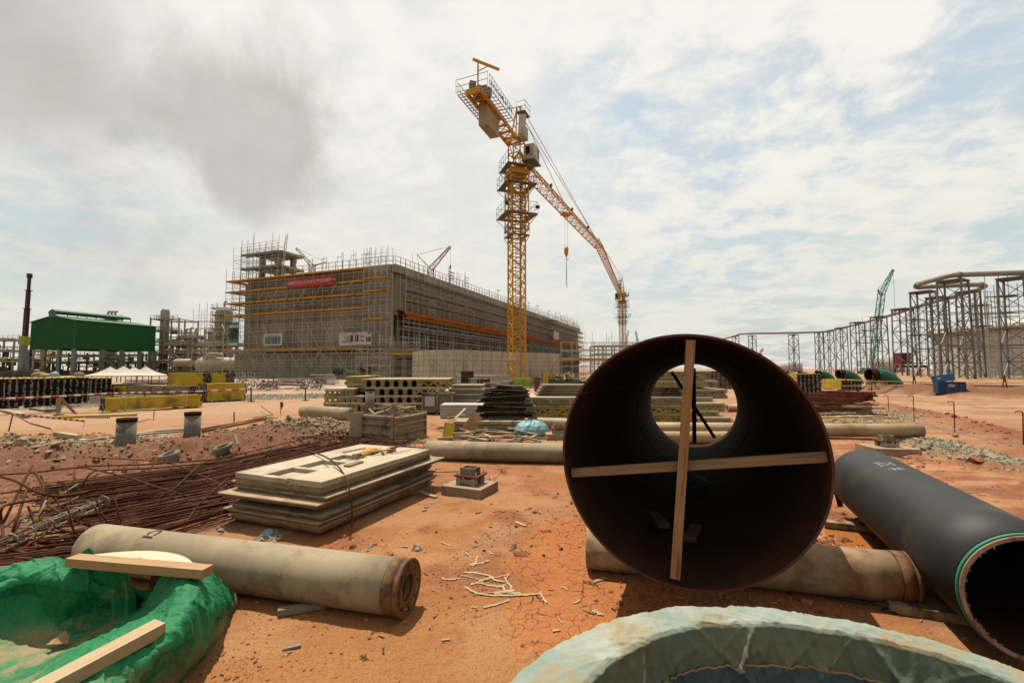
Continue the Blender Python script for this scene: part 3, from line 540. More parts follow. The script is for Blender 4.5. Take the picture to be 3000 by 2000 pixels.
    # yellow landing platforms on the roof edge
    for v,l in((50,'yellow loading platform jutting from the roof edge left of the crane mast'),(82,'grey and yellow loading platform jutting from the roof edge right of the crane mast')):
        g=MB(); g.bars([bp_(-.2,v,17.4)],[bp_(-3.4,v,17.0)],4.2,.25); g.bars([bp_(-3.3,v-2,17.2),bp_(-3.3,v+2,17.2)],[bp_(-3.2,v-2,18.6),bp_(-3.2,v+2,18.6)],.1); g.bar(bp_(-3.2,v-2,18.5),bp_(-3.2,v+2,18.5),.08); g.bars([bp_(-3,v-1.8,17.)],[bp_(0,v-1.8,15.2)],.1); g.bars([bp_(-3,v+1.8,17.)],[bp_(0,v+1.8,15.2)],.1)
        solo('loading_platform',g,MT['girder_yellow'],l,'loading platform')
    # stair head tower with two bare slabs on columns
    t=thing('stair_tower','open concrete stair tower with two bare slabs rising over the left end of the hall','tower',bp_(27,3,17.9))
    for z in(19.8,22.4):
        g=MB(); bbox(g,24.2,31.6,.4,5.6,z,z+.42); part('slab',g,MT['bldg_concrete'],t)
    for u,v in((26,1.2),(29.8,1.2),(26,4.6),(29.8,4.6)):
        g=MB(); bbox(g,u,u+.75,v,v+.75,17.95,19.78); bbox(g,u,u+.75,v,v+.75,20.24,22.38); part('column',g,MT['bldg_concrete'],t)
    scaffold('tower_scaffold','scaffold cage around the bare slabs of the stair tower',bp_(23.4,.3,0),E1,-E2,9.2,17.9,23.2,1.5,1.05,(.1,1.2),[(22.2,'deck_grey'),(19.6,'deck_grey')],top=1)
    scaffold('tower_scaffold','scaffold cage on the outer left side of the hall and stair tower',bp_(33.2,-.5,0),E2,E1,6.5,0,23.0,1.5,1.55,(.1,2.0),[(17.4,'deck_orange'),(15.4,'deck_orange'),(13.3,'deck_orange'),(11.1,'deck_orange')],top=1)
    g=MB(); g.bars([bp_(23.2,-.4,18),bp_(22.8,-.4,18)],[bp_(22.3,-.4,25.2),bp_(21.9,-.4,25.2)],.08)
    for k in range(14): a=k/14; g.bar(bp_(23.2-.9*a,-.4,18+7.2*a),bp_(22.8-.9*a,-.4,18+7.2*a),.05)
    solo('leaning_ladder',g,MT['galv'],'long ladder leaning up beside the stair tower','ladder')
    # low scaffold left of the hall
    scaffold('low_scaffold','tall see through scaffold standing left of the hall beside the green poster',bp_(36.2,-1,0),E1,-E2,6.3,0,11.6,1.5,1.3,(.1,1.6),brace=2,top=1)
    # stair scaffold in front of the corner
    t=scaffold('stair_scaffold','scaffold with zigzag timber stairs in front of the near corner of the hall',at(1053,1100,62)*[1,1,0],(1,.02,0),(0,-1,0),9.2,0,5.0,1.55,1.05,(0,1.5),[(4.6,'deck_grey')],brace=2,guard=1)
    s=MB(); a=at(1068,1018,61.5);b=at(1108,1060,61.5);c=at(1072,1102,61.5)
    for d in(0,.9): s.bars([a+[0,d,0]],[b+[0,d,0]],.08,.25); s.bars([b+[0,d,0]],[c+[0,d,0]],.08,.2)
    for k in range(10): s.box(a+(b-a)*k/10+[0,.45,0],(.25,.8,.04)); s.box(b+(c-b)*k/10+[0,.45,0],(.25,.8,.04))
    part('stairs',s,MT['wood_pale'],t)
    t=scaffold('side_platform_scaffold','low scaffold with yellow girders between the corner of the hall and the curved wall',at(1150,1100,60)*[1,1,0],(1,.1,0),(0,-1,0),3.4,0,4.0,1.6,1.3,(0,1.4),brace=2,guard=1)
    g=MB(); p=at(1148,1036,58.5); g.bars([p],[p+[3.0,.2,0]],1.6,.35); part('girder',g,MT['girder_yellow'],t); g=MB(); g.bars([p+[-1.,.4,.5]],[p+[3.4,.6,.5]],1.8,.5); part('formwork_box',g,MT['wood_grey'],t)
    # banner and boards
    def board(name,label,c0,c1,z0,z1,m,cat,v=-2.0):
        t=thing(name,label,cat,bp_((c0+c1)/2,v,z0)); w=MB(); bbox(w,c0,c1,v,v+.05,z0,z1); part('panel',w,MT[m],t); return t
    def uof(px,v=-2.0):
        r=(px-1500)/F/1.0; P=bp_(0,v,0); return (P[0]-r*P[1]*1.0)/(r*E1[1]-E1[0])   # plan position from the photographed column
    def zof(px,py,v=-2.0):
        u=uof(px,v); return at(px,py,bp_(u,v,0)[1])[2]
    X_=-E1
    u0,u1=uof(834),uof(979); t=board('safety_banner','long red banner with white Chinese lettering hung high on the hall scaffold',u1,u0,zof(905,837),zof(905,814),'banner_red','banner')
    zc=(zof(905,837)+zof(905,814))/2; um=(u0+u1)/2; L=u0-u1; hh=zof(905,814)-zof(905,837)
    g=MB(); text_mb('全面落实企业安全生产主体责任',L*.064,g,bp_(um+.02*L,-2.02,zc),X_,NZ); part('lettering',g,MT['white'],t)
    g=MB(); th=np.linspace(0,2*np.pi,25)[:-1]; c=bp_(u0-L*.078,-2.015,zc); g.add([c+X_*math.cos(a)*L*.04+NZ*math.sin(a)*hh*.28 for a in th],[list(range(24))]); part('logo',g,MT['logo_blue'],t)
    g=MB(); text_mb('WISON',L*.042,g,bp_(u0-L*.078,-2.03,zc),X_,NZ); part('logo_lettering',g,MT['white'],t)
    g=MB(); c=bp_(u1+L*.055,-2.015,zc); k=[]
    for i in range(16): r=hh*(.34 if i%2 else .2); k.append(c+X_*math.cos(i*math.pi/8)*r+NZ*math.sin(i*math.pi/8)*r)
    g.add(k,[list(range(16))]); part('logo',g,MT['rust_fix'],t); g=MB(); text_mb('万华化',L*.03,g,bp_(u1+L*.055,-2.03,zc),X_,NZ); part('logo_lettering',g,MT['white'],t)
    # five column board
    u0,u1=uof(771),uof(825); z0,z1=zof(798,1012),zof(798,977); t=board('safety_board','white board with five rounded green and purple columns on the hall scaffold',u1,u0,z0,z1,'white','board')
    L=u0-u1;hh=z1-z0
    for i,(m,ch) in enumerate([('sign_green','S'),('sign_purple','M'),('sign_green','A'),('sign_purple','R'),('sign_teal','T')]):
        g=MB(); uc=u0-L*(.15+.172*i); bbox(g,uc-L*.07,uc+L*.07,-2.03,-2.005,z0+hh*.14,z0+hh*.74); s=part('column_panel',g,MT[m],t); g=MB(); text_mb(ch,hh*.16,g,bp_(uc,-2.045,z0+hh*.66),X_,NZ); part('letter',g,MT['white'],s)
        g=MB(); 
        for k in range(4): bbox(g,uc-L*.045,uc+L*.045,-2.045,-2.035,z0+hh*(.25+.08*k),z0+hh*(.265+.08*k))
        part('small_lines',g,MT['white'],s)
    g=MB(); bbox(g,u1+L*.2,u0-L*.2,-2.03,-2.01,z0+hh*.82,z0+hh*.87); part('title',g,MT['sign_teal'],t)
    # notice banner
    u0,u1=uof(992),uof(1087); z0,z1=zof(1040,1012),zof(1040,973); t=board('notice_banner','wide white notice banner with small photos and red text beside the stairs',u1,u0,z0,z1,'white','banner')
    L=u0-u1;hh=z1-z0
    for a,b,c,d,m in((.36,.45,.28,.8,'sign_grey'),(.51,.61,.28,.8,'glass_dark'),(.85,.98,.28,.62,'glass_dark'),(.12,.33,.28,.36,'red'),(.64,.78,.30,.40,'red'),(.42,.48,.88,.95,'red'),(.89,.97,.86,.97,'red'),(.05,.09,.88,.94,'ink'),(.52,.56,.86,.95,'sign_grey'),(.17,.33,.62,.66,'sign_grey'),(.17,.33,.5,.53,'sign_grey'),(.66,.8,.62,.66,'sign_grey'),(.66,.8,.72,.75,'red')):
        g=MB(); bbox(g,u0-L*b,u0-L*a,-2.03,-2.005,z0+hh*c,z0+hh*d); part('print',g,MT[m],t)
    u0,u1=uof(1016,-.4),uof(1048,-.4); z0,z1=zof(1030,1091,-.4),zof(1030,1083,-.4)
    t=thing('notice_strip','small pastel striped notice strip low on the hall wall','sign',bp_((u0+u1)/2,-.4,z0)); g=MB(); bbox(g,u1,u0,-.4,-.36,z0,z1); part('panel',g,MT['white'],t)
    for i,m in enumerate(['sign_teal','lime','deck_orange','tarp_aqua','sign_purple']): g=MB(); a=u0-(u0-u1)*(.08+.18*i); bbox(g,a-(u0-u1)*.1,a,-.425,-.405,z0+.08,z1-.06); part('print',g,MT[m],t)
    # green hanging poster with a horn picture, left of the hall
    t=thing('hanging_poster','tall green poster with a pale swirl picture hung left of the hall','poster',bp_(35.8,-2.6,6))
    u0,u1=uof(670,-2.6),uof(695,-2.6); L=u0-u1
    def zz(py): return zof(683,py,-2.6)
    for a,b,m in((944,952,'sign_green'),(952,960,'white'),(960,995,'glass_dark'),(995,1004,'sign_teal'),(1004,1011,'white')):
        g=MB(); bbox(g,u1,u0,-2.6,-2.57,zz(b),zz(a)); part('panel',g,MT[m],t)
    g=MB(); c=bp_((u0+u1)/2-.05*L,-2.63,zz(972)); r=L*.34
    for k in range(3): g.sweep([c+X_*math.cos(a)*r*(1-.28*k)*.8+NZ*math.sin(a)*r*(1-.22*k) for a in np.linspace(0,2*math.pi,20)[:-1]],.05,5,closed=True)
    g.sweep([c+X_*-.3*r+NZ*-.8*r,c+X_*-.6*r-NZ*1.4*r,c-X_*.35*r-NZ*1.9*r],.09,5); part('picture',g,MT['sign_grey'],t)
    # banner sheet further along the hall
    g=MB(); g.grid([[bp_(-1.9,v,z+.1*math.sin(v)) for v in(83,85,87,89)] for z in(11.3,12.6,13.9)]); solo('white_sheet',g,MT['white'],'plain white sheet tied to the far end of the side scaffold','sheet')
R_=126.
building(); building_extras()
# curved concrete wall in front of the hall
def bunker():
    t=thing('curved_wall','pale curved concrete wall of cast panels with rows of tie holes in front of the hall','wall',(0,50,0))
    pts=[(1206,60),(1212,54),(1240,50),(1278,48.),(1330,48.6),(1385,49.6),(1440,51.5),(1500,54),(1570,57),(1640,60)]
    Pf=[at(a,1100,d)*[1,1,0] for a,d in pts]
    xs=np.interp(np.linspace(0,9,19),range(10),[p[0] for p in Pf]);ys=np.interp(np.linspace(0,9,19),range(10),[p[1] for p in Pf])
    holes=MB(); jo=MB()
    for i in range(18):
        a=np.array([xs[i],ys[i],0]);b=np.array([xs[i+1],ys[i+1],0]); d=(b-a)/np.linalg.norm(b-a);n=np.array([d[1],-d[0],0]); g=MB()
        hgt=3.62-.002*i
        q=[a,b,b-n*.6,a-n*.6]; g.prism([p[:2] for p in q],-.3,hgt,0); part('wall_panel',g,MT['bunker'],t)
        L=np.linalg.norm(b-a)
        for z in(.75,2.0,3.0):
            for k in range(int(L/.55)):
                c=a+d*(.3+k*.55)+NZ*z; holes.tube(c+n*.012,c+n*.02,.055,6)
        jo.bar(a+n*.01,a+n*.01+NZ*3.55,.025,.02); jo.bar(a+n*.012+NZ*1.35,b+n*.012+NZ*1.35,.02); jo.bar(a+n*.012+NZ*2.5,b+n*.012+NZ*2.5,.02)
    part('tie_holes',holes,MT['glass_dark'],t); part('joints',jo,MT['bldg_dark'],t)
bunker()
scaffold('fence_scaffold','dark framed scaffold with raking props right of the curved wall',at(1643,1100,56)*[1,1,0],(1,.05,0),(0,-1,0),9.,0,3.8,1.3,.95,(0,1.3),brace=2,m='galv',guard=1,decks=[(2.6,'deck_orange')])
g=MB(); p=at(1690,1100,55.5)*[1,1,0]; g.bars([p],[p+NZ*3.6],.5,.3)
for a in(1606,1646,1678): q=at(a,1090,55)*[1,1,0]; g.tube(q+NZ*.1,q+[.9,0,3.0],.05,6)
solo('steel_props',g,MT['galv_dark'],'dark post and raking steel props at the right end of the curved wall','props')
# ---------------- tower cranes ----------------
def tower_crane(name,label,px,D,jdir,jl,group,detail=True,yaw=19.3):
    base=at(px,1100,D)*[1,1,0]; t=thing(name,label,'tower crane',base,group); O=base; zs=21.3; s=1.27; o=MT['crane_orange']
    ca,sa=math.cos(math.radians(yaw)),math.sin(math.radians(yaw)); X=np.array([ca,sa,0]);Y=np.array([-sa,ca,0])
    m=MB(); cs=[X*a*s/2+Y*b*s/2 for a,b in((-1,-1),(1,-1),(1,1),(-1,1))]; nb=15; zz=np.linspace(0,zs-.7,nb+1)
    for c in cs: m.bars([O+c],[O+c+NZ*(zs-.7)],.15)
    for i in range(4):
        a,b=cs[i],cs[(i+1)%4]
        for k in range(nb):
            z0,z1=zz[k],zz[k+1]; zm=(z0+z1)/2; m.bars([O+a+NZ*z0,O+b+NZ*z0],[O+b+NZ*z0,O+a+NZ*zm*1.0],.07); m.bar(O+a+NZ*zm,O+b+NZ*z1,.07); m.bar(O+a+NZ*zm,O+b+NZ*zm,.05)
    part('mast',m,o,t)
    l=MB(); b=O+X*.1; l.bars([b-X*.2,b+X*.2],[b-X*.2+NZ*20,b+X*.2+NZ*20],.035); z=np.arange(.3,20,.32)[:,None]; l.bars(b-X*.2+NZ*z,b+X*.2+NZ*z,.03); part('ladder',l,MT['galv'],t)
    w=MB()   # climbing cage
    cc=[X*a*(s/2+.24)+Y*b*(s/2+.24) for a,b in((-1,-1),(1,-1),(1,1),(-1,1))]
    for i in range(4):
        a,b=cc[i],cc[(i+1)%4]; w.bar(O+a+NZ*14.6,O+a+NZ*20.2,.11)
        for z in(14.7,16.3,17.9,19.6): w.bar(O+a+NZ*z,O+b+NZ*z,.08)
        w.bar(O+a+NZ*14.7,O+b+NZ*16.3,.06); w.bar(O+b+NZ*16.3,O+a+NZ*17.9,.06); w.bar(O+a+NZ*17.9,O+b+NZ*19.6,.06)
    part('climbing_cage',w,o,t)
    def platform(z,r,m2=MT['galv_dark']):
        p=MB(); q=[X*a*r+Y*b*r for a,b in((-1,-1),(1,-1),(1,1),(-1,1))]
        for i in range(4):
            a,b=q[i],q[(i+1)%4]; a2,b2=a*.62,b*.62
            p.add([O+a+NZ*z,O+b+NZ*z,O+b2+NZ*z,O+a2+NZ*z,O+a+NZ*(z-.07),O+b+NZ*(z-.07),O+b2+NZ*(z-.07),O+a2+NZ*(z-.07)],[[0,1,2,3],[7,6,5,4],[0,4,5,1],[3,2,6,7]])
            for k in np.linspace(0,1,5): c=a+(b-a)*k; p.bar(O+c+NZ*z,O+c+NZ*(z+1.05),.03)
            for h in(.5,1.05): p.bar(O+a+NZ*(z+h),O+b+NZ*(z+h),.03)
            p.bar(O+a2+NZ*(z-.9),O+a+NZ*(z-.05),.05)
        return part('platform',p,m2,t)
    P1=platform(19.0,1.5); P2=platform(16.1,1.55); 
    platform(14.2,.95)
    f=MB()
    for c in(cc[0]*1.75,cc[1]*1.75,cc[2]*1.75): f=MB(); f.box(O+c+NZ*16.7,(.34,.2,.28),.4); part('flood_lamp',f,MT['lamp_dark'],t)
    h=MB(); h.box(O+NZ*20.3,(1.75,1.75,.5),math.radians(yaw)); h.tube(O+NZ*20.5,O+NZ*20.85,.8,20); part('slewing_ring',h,o,t); platform(20.75,1.35)
    d=vec(jdir);d=d/np.linalg.norm(d);r=np.array([d[1],-d[0],0])
    u=MB(); lattice(u,O+NZ*20.8,O+NZ*23.4,1.2,1.2,2,.12,.07,up=tuple(r)); part('slewing_tower',u,o,t)
    ap=O+d*.5+NZ*27.2; u=MB(); 
    for sx in(-.5,.5):
        u.bars([O+r*sx+d*.9+NZ*23.2,O+r*sx-d*.5+NZ*23.2],[ap+r*sx*.35,ap+r*sx*.35],.11)
        for k in(.25,.5,.75): u.bar(O+r*sx*(1-.65*k)+d*(.9-.4*k)+NZ*(23.2+4.0*k),O+r*sx*(1-.65*k)+d*(-.5+1*k)+NZ*(23.2+4.0*k),.06)
    for k in(0.1,.35,.6,.85): u.bar(O-r*.5*(1-.65*k)+d*(.9-.4*k)+NZ*(23.2+4.0*k),O+r*.5*(1-.65*k)+d*(.9-.4*k)+NZ*(23.2+4.0*k),.06)
    tp=part('tower_top',u,o,t)
    pf=MB(); c=ap+r*.5-NZ*.9; pf.bars([c-d*.7],[c+d*.7],.9,.06)
    for a,b in((-.7,-.45),(.7,-.45),(.7,.45),(-.7,.45)): q=c+d*a+r*b; pf.bar(q,q+NZ*1,.03)
    for h in(.5,1.): pf.bars([c-d*.7+r*.45+NZ*h,c-d*.7-r*.45+NZ*h],[c+d*.7+r*.45+NZ*h,c-d*.7+r*.45+NZ*h],.03)
    part('top_platform',pf,MT['galv_dark'],t)
    e=MB(); e.bars([O+r*.55-d*.1+NZ*24.0],[O+r*.62+d*.0+NZ*25.9],.7,.55); part('electric_cabinet',e,MT['cab_white'],t)
    # jib: three chord truss, recedes
    j=MB(); J0=O+d*.7+NZ*(zs+.35); J1=O+d*jl+NZ*(zs+.9)
    lattice(j,J0+NZ*.45,J1+NZ*.45,1.25,1.25,int(jl/1.1),.10,.045,tri=True); part('jib',j,o,t)
    ps=MB()
    for sx in(-.25,.25): ps.tube(ap+r*sx,J0+(J1-J0)*.93+NZ*1.05,.035,5)
    ps.tube(ap,J0+(J1-J0)*.42+NZ*1.05,.035,5)
    part('jib_tie_rod',ps,MT['crane_orange'],t)
    for k in(.25,.5,.75): 
        e=MB(); c=J0+(J1-J0)*k+NZ*.95+r*.3; e.box(c,(.3,.5,.25)); part('marker_lamp',e,MT['galv_dark'],t)
    # cab
    C=O+r*1.35+d*.5+NZ*22.1; b=MB(); b.bars([C-d*.75],[C+d*.75],1.05,1.55); cab=part('cab',b,MT['cab_white'],t)
    b=MB(); b.bars([C+d*.752-NZ*.0],[C+d*.775],.85,1.1); b.bars([C-d*.8+NZ*.15-r*.1],[C-d*.77+NZ*.15-r*.1],.4,.75); b.bars([C+d*.2+r*.53+NZ*.15],[C+d*.6+r*.53+NZ*.15],.02,.8); part('window',b,MT['glass_dark'],cab)
    b=MB(); b.bars([C-d*1.-NZ*.82],[C+d*.9-NZ*.82],1.3,.08); part('cab_floor',b,MT['galv_dark'],cab)
    # counter jib
    cl=8.9; K0=O-d*.6+NZ*23.0; K1=O-d*cl+NZ*23.35; k=MB()
    for sx in(-.62,.62): k.bars([K0+r*sx],[K1+r*sx],.16,.34)
    n=9; q=np.linspace(0,1,n)[:,None]; A=K0+(K1-K0)*q; k.bars(A-r*.62,A+r*.62,.12,.2); k.bars(A[:-1]-r*.62,A[1:]+r*.62,.07); k.bars(A[:-1]+r*.62,A[1:]-r*.62,.05)
    k.bars([K1-d*.0+NZ*.0-r*.62],[K1+r*.62],.14,.42)
    cj=part('counter_jib',k,o,t)
    k=MB()
    for sx,e0,e1 in((.62,.42,1.0),(-.62,.5,1.0),(.62,.0,.12)):
        sg=np.sign(sx); a=K0+(K1-K0)*e0+r*sx; b=K0+(K1-K0)*e1+r*sx; ow=r*sg*.78; k.bar(a+ow,b+ow,.06); m_=12
        for f_ in np.linspace(0,1,m_): c=a+(b-a)*f_; k.bar(c,c+ow,.05); k.bar(c+ow,c+ow+NZ*1.05,.03)
        for h_ in(.5,1.05): k.bar(a+ow+NZ*h_,b+ow+NZ*h_,.035)
        for f_ in(.25,.6): k.bar(a+ow*f_,b+ow*f_,.03)
    for sx in(1.4,-1.4): k.bar(K1+r*sx-d*.3,K1+r*sx-d*.3+NZ*1.05,.03)
    for h_ in(.03,.5,1.05): k.bar(K1+r*1.4-d*.3+NZ*h_,K1-r*1.4-d*.3+NZ*h_,.035)
    part('walkway',k,MT['galv'],t)
    k=MB(); c0=K0+(K1-K0)*.70-NZ*.35
    for i in range(5):
        c=K0+(K1-K0)*(.55+i*.054); k.bars([c+NZ*.12],[c-NZ*1.75],.82,.44,up=tuple(d))
    part('counterweight',k,MT['counterweight'],t)
    k=MB(); w0=K0+(K1-K0)*.84; k.box(w0+NZ*.5+r*.1,(1.2,1.3,.7),.4); k.tube(w0-r*.55+NZ*.75,w0+r*.55+NZ*.75,.42,14); w0=K0+(K1-K0)*.95; k.box(w0+NZ*.6-r*.3,(.5,.5,.9),.3); part('hoist_winch',k,MT['lamp_dark'] if 0 else MT['galv_dark'],t)
    k=MB(); pl=K1+d*.4+r*.2; k.bar(pl,pl+NZ*2.75,.12); k.bars([pl+NZ*2.75-r*.35-d*.25],[pl+NZ*2.35+r*1.3+d*1.2],.14,.18); k.bar(pl+NZ*1.8,pl+NZ*2.5+r*.7+d*.6,.06); part('davit',k,o,t)
    k=MB()
    for sx in(-.4,.4): k.tube(ap+r*sx*.4,K0+(K1-K0)*.62+r*sx*1.4+NZ*.15,.03,5)
    part('counter_tie_rod',k,o,t)
    if detail:
        k=MB(); text_mb('ZOOMLION',.78,k,K0+(K1-K0)*.72+r*1.40+NZ*.55,d*1.0,NZ*.8,wide=1.05); part('lettering',k,MT['sign_grey'],t)
        # hook
        hp=J0+(J1-J0)*.45; tr=MB(); tr.box(hp-NZ*.25,(1.2,.9,.25),.4); part('trolley',tr,o,t)
        z=zs-4.2; k=MB()
        for sx in(-.18,.18): k.bar(hp+r*sx-NZ*.3,np.array([hp[0],hp[1],z])+r*sx,.025)
        part('hoist_rope',k,MT['galv_dark'],t); h0=np.array([hp[0],hp[1],z]); k=MB(); k.sweep([h0+NZ*.3,h0,h0-NZ*.6,h0-NZ*1.0],[.16,.3,.26,.1],10); k.sweep([h0-NZ*1.0,h0-NZ*1.3,h0-NZ*1.45+[.15,0,0],h0-NZ*1.3+[.3,0,0]],.06,6); part('hook_block',k,o,t)
        k=MB(); k.bars([h0-NZ*1.4,h0-NZ*1.4],[h0-NZ*5.2+[.06,0,0],h0-NZ*4.8-[.06,0,0]],.05); part('sling',k,MT['rail_yellow'],t)
        k=MB(); k.box(O+X*-.75-Y*.8+NZ*2.6,(.75,.05,.4)); part('number_plate',k,MT['white'],t)
        k=MB(); k.box(O+NZ*.25,(2.6,2.6,.5),.33); part('footing',k,MT['pile_grey'],t)
    return t
tower_crane('tower_crane','near tall orange tower crane in front of the hall, counterweight end towards the viewer',1514,42.7,(.392,.92,0),36.5,'orange tower cranes')
tower_crane('tower_crane','far orange tower crane rising above the rim of the big rusty pipe',1826,128,(-.30,-.954,0),56,'orange tower cranes',False,35)
# ---------------- far mobile cranes ----------------
def lattice_crane(label,foot,knee,tip,m,w=1.2,frame=None,hook=None,group='lattice boom mobile cranes'):
    foot,knee,tip=map(vec,(foot,knee,tip)); t=thing('crawler_crane',label,'crane',foot,group)
    g=MB(); g.box(foot+NZ*1.0,(6,3,1.6)); g.box(foot+NZ*.4+[0,-2,0],(6,.9,.9)); g.box(foot+NZ*.4+[0,2,0],(6,.9,.9)); part('body',g,MT[m],t)
    g=MB(); lattice(g,foot+NZ*1.5,knee,w,w,int(np.linalg.norm(knee-foot)/1.8),.16,.09); part('main_boom',g,MT[m],t)
    g=MB(); lattice(g,knee,tip,w*.9,w*.9,int(np.linalg.norm(tip-knee)/1.6),.14,.08,w2=.5,h2=.5); part('jib',g,MT[m],t)
    if frame is not None:
        fr=vec(frame); g=MB(); g.bars([knee+[0,.6,0],knee-[0,.6,0]],[fr,fr],.22); part('back_mast',g,MT[m],t); g=MB(); g.bars([fr],[tip],.09); g.bars([fr],[foot+NZ*2],.07); part('pendant',g,MT['galv_dark'],t)
    if hook: g=MB(); g.bar(tip,tip-NZ*hook,.07); g.box(tip-NZ*hook,(.5,.5,1.2)); part('hook_rope',g,MT['galv_dark'],t)
    return t
D=150; lattice_crane('red and white crane poking above the roof edge of the hall',at(1268,1095,D)*[1,1,0],at(1262,788,D),at(1320,722,D),'red',1.7,at(1222,746,D),7)
D=165; lattice_crane('pale crane boom rising over the roof just right of the red banner',at(930,1095,D)*[1,1,0],at(915,780,D),at(868,727,D),'vessel_cream',1.3,at(955,768,D),5)
D=150; lattice_crane('teal green lattice crane standing between the pipe rack towers',at(2556,1095,D)*[1,1,0],at(2582,862,D),at(2616,790,D),'crane_teal',1.4,at(2571,848,D),14)
D=260; lattice_crane('tiny distant crane boom left of the big pipe rim',at(1870,1085,D)*[1,1,0],at(1870,1010,D),at(1862,970,D),'galv_dark',1.2)
D=300; lattice_crane('tiny distant crane boom leaning left above the steel frame',at(1835,1085,D)*[1,1,0],at(1833,1010,D),at(1841,968,D),'galv_dark',1.2)
D=230; lattice_crane('tiny distant red crane boom behind the pipe rack',at(2222,1085,D)*[1,1,0],at(2226,1035,D),at(2235,1021,D),'red',1.2)
# telescopic crane at the far left
t=thing('telescopic_crane','tall dark telescopic crane boom with a lime green collar at the far left','crane',at(62,1100,60)*[1,1,0],None)
a=at(62,1100,60);b=at(70,1010,60);c=at(74,985,60);d=at(87,808,60)
g=MB(); g.bars([a],[b],.55,.6); part('boom_base',g,MT['steel_grey'],t); g=MB(); g.bars([b],[c],.78,.78); part('collar',g,MT['lime'],t)
g=MB(); g.bars([c,c+(d-c)*.45,c+(d-c)*.75],[c+(d-c)*.45,c+(d-c)*.75,d],np.array([.42,.34,.26])); g.bars([c+(d-c)*.45,c+(d-c)*.75],[c+(d-c)*.46,c+(d-c)*.76],.6); g.box(d,(.4,.4,.6)); part('boom',g,MT['boom_dark'],t)
g=MB(); q=a*[1,1,0]; g.box(q+[-1,0,.9],(7,2.2,.7)); g.box(q+[-3.8,0,1.4],(1.4,2.1,1.0)); part('carrier',g,MT['refinery_dark'],t)
for k in(-2,-.6,.8,2.4,3.8): g=MB(); g.tube(q+[k,-1.2,.5],q+[k,-.9,.5],.5,14); part('wheel',g,MT['lamp_dark'],t)
